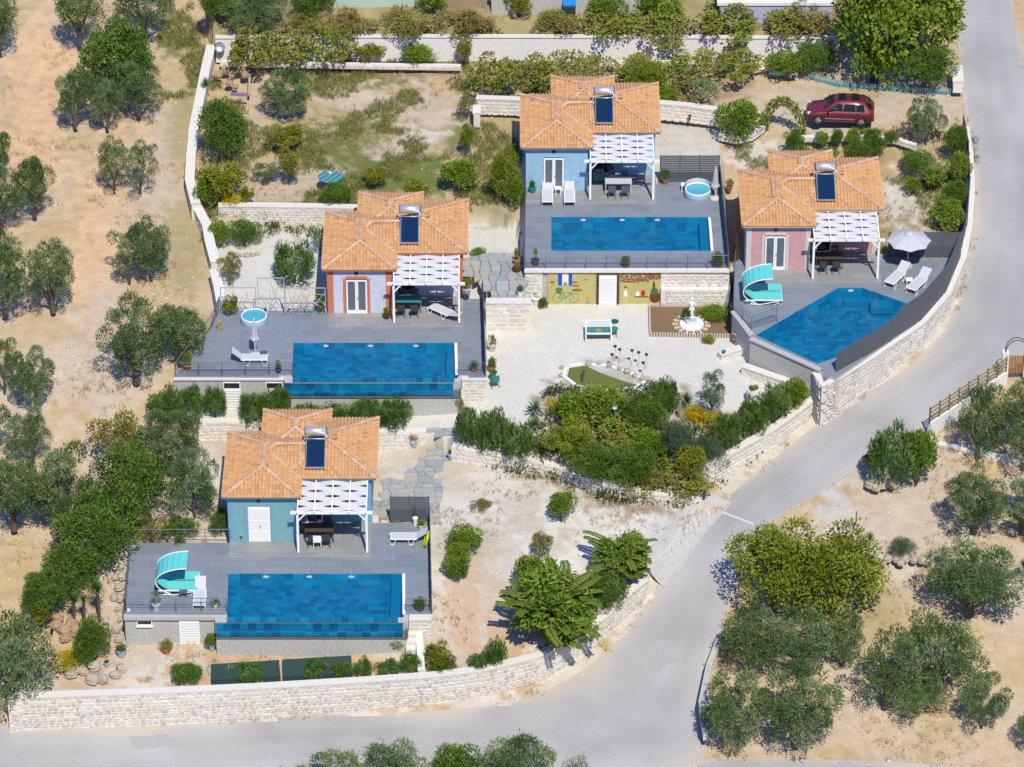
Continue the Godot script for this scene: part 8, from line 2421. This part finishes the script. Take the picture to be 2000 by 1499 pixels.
	plant("olive", "olive_tree", Vector3(25.61, -2.48, 26.25), 1.42, 1.54, 0.18, "small round olive alone in the lower right orchard", "olive tree", rg)
	plant("olive", "olive_tree", Vector3(28.31, -2.68, 27.67), 1.04, 1.04, 0.23, "olive cut by the lower right edge", "olive tree", rg)
	plant("rosette", "yucca", Vector3(20.14, 0.24, 13.44), 0.46, 0.68, 0.09, "yucca right behind the yellow green carob", "yucca")
	plant("rosette", "yucca", Vector3(24.23, 0.09, 14.88), 0.53, 0.78, 0.14, "yucca at the left of the broad grey olive", "yucca")
	plant("rosette", "yucca", Vector3(28.62, 0.07, 15.78), 0.49, 0.7, 0.09, "yucca at the right edge beside the broad grey olive", "yucca")
	plant("blue", "lavender", Vector3(21.98, 0.22, 13.96), 0.89, 0.43, 0.01, "grey green lavender clump on the pale terrace", "shrub")
	# along the bottom edge
	var eg := "olive trees along the bottom edge"
	plant("olive", "olive_tree", Vector3(-9.7, -4.43, 30.45), 2, 1.44, 0.27, "leftmost olive along the bottom edge", "olive tree", eg)
	plant("olive", "olive_tree", Vector3(-6.47, -4.4, 30.47), 2.06, 1.49, 0.27, "second olive from the left along the bottom edge", "olive tree", eg)
	plant("dark", "carob_tree", Vector3(-2.96, -4.37, 30.69), 1.86, 1.76, 0.27, "dark green tree along the bottom edge", "tree")
	plant("olive", "olive_tree", Vector3(0.3, -4.21, 30.26), 2.23, 1.78, 0.27, "rightmost and tallest olive along the bottom edge", "olive tree", eg)
	plant("reed", "shrub", Vector3(3.52, -3.83, 29.05), 0.9, 0.63, 0.05, "dry thin weeds at the bottom edge beside the lane", "shrub")
	# ground cover nobody would count
	var clump := crown(510, [[Vector3(0, 0.15, 0), Vector3(0.3, 0.22, 0.3)]], 46, 0.22, 0.07, [Color.WHITE, Color.WHITE], 0.8, 0.9)
	var planted := pv([Vector2(1.8, -0.07), Vector2(7.2, 0.48), Vector2(9.03, -0.62), Vector2(9.84, 2.39), Vector2(12.48, 3.47), Vector2(16.8, 0.32), Vector2(17.9, 0.1), Vector2(13.27, 5.71), Vector2(11.37, 7.71), Vector2(10.19, 9.79), Vector2(5.83, 9.27), Vector2(2.49, 7.19), Vector2(-1.18, 5.82), Vector2(-2.81, 4.54), Vector2(-2.08, 2.93), Vector2(0.3, 4.27), Vector2(1.78, 3.47)])
	scatter("ground_cover", "mixed leafy undergrowth filling the big planted bed", 1500, clump, leaf_m, [Color(.06, .11, .02), Color(.09, .14, .03), Color(.13, .17, .03), Color(.16, .15, .05)], 0.7, 1.5, func(x, z): return Geometry2D.is_point_in_polygon(Vector2(x, z), planted))
	var beds := [pv([Vector2(17.14, -23.17), Vector2(20.6, -24.65), Vector2(27.35, -24.65), Vector2(28.28, -22.21), Vector2(27.54, -13.53), Vector2(25.83, -13.53), Vector2(25, -19.06), Vector2(22.32, -21.58), Vector2(17.87, -21.89)]), pv([Vector2(-19.69, -20.54), Vector2(-17.78, -20.42), Vector2(-16.33, -16.8), Vector2(-11.27, -15.87), Vector2(-9.68, -15.08), Vector2(-18.74, -15.08), Vector2(-19.7, -18.03)]), pv([Vector2(-21, 0.78), Vector2(-13.17, 1.6), Vector2(-5.98, 1.76), Vector2(-5.97, 2.52), Vector2(-13.14, 2.3), Vector2(-18.26, 1.6), Vector2(-20.95, 1.6)]), pv([Vector2(-18.5, -34.31), Vector2(19.79, -33.63), Vector2(19.72, -32.54), Vector2(-18.41, -32.54)]), pv([Vector2(-2.29, -30.6), Vector2(10.46, -30.6), Vector2(12.59, -26.3), Vector2(9.41, -27.94), Vector2(3.26, -29.27), Vector2(-1.95, -27.94)])]
	scatter("undergrowth", "low green undergrowth in the garden beds and along the walls", 1500, clump, leaf_m, [Color(.07, .11, .02), Color(.1, .14, .03), Color(.17, .18, .03), Color(.2, .16, .06)], 0.5, 1.2, func(x, z):
		if noise.get_noise_2d(x * 9 + 20, z * 9) < -0.1: return false
		for b in beds:
			if Geometry2D.is_point_in_polygon(Vector2(x, z), b): return true
		return false)
	var tuft := crown(500, [[Vector3(0, 0.06, 0), Vector3(0.14, 0.08, 0.14)]], 16, 0.2, 0.03, [Color.WHITE, Color.WHITE], 1.4, 0.8)
	var free := func(x: float, z: float) -> bool:
		var q := Vector2(x, z)
		return region(x, z) < 0 and not Geometry2D.is_point_in_polygon(q, road_poly) and not Geometry2D.is_point_in_polygon(q, road_poly2)
	var grassy := func(x: float, z: float) -> bool:
		var r := region(x, z)
		if r >= 0 and r != 1 and r != 5 and r != 6: return false
		if not (free as Callable).call(x, z) and r < 0: return false
		return noise.get_noise_2d(x * 6, z * 6) > (0.16 if r == 1 else 0.06)
	scatter("dry_grass", "dry straw coloured grass tufts over the grove and gardens", 5500, tuft, vmat("tuft", 0.9), [Color(.5, .39, .2), Color(.44, .35, .15), Color(.34, .31, .11), Color(.55, .44, .26)], 0.5, 1.3, grassy)
	var greens := func(x: float, z: float) -> bool:
		return region(x, z) < 0 and (x > -19 and x < 2 and z < -14 and z > -33 or x > 14 and x < 29 and z < -16 and z > -24 or x < -16 and x > -23 and z < -25) and noise.get_noise_2d(x * 9 + 50, z * 9) > 0.08
	scatter("grass", "patchy green grass in the upper gardens", 13000, tuft, vmat("tuft", 0.9), [Color(.15, .19, .035), Color(.2, .22, .05), Color(.25, .24, .08)], 0.7, 1.5, greens)
	var peb := MB.new()
	peb.rock(Vector3(0, 0.03, 0), Vector3(0.07, 0.05, 0.06), 3, 6, 4)
	scatter("pebbles", "pale scattered pebbles on the dry ground", 3000, peb.done(), vmat("pebble", 0.9), [Color(.62, .55, .45), Color(.5, .41, .3), Color(.56, .48, .38)], 0.4, 1.1, func(x, z): return (free as Callable).call(x, z) or region(x, z) == 1)
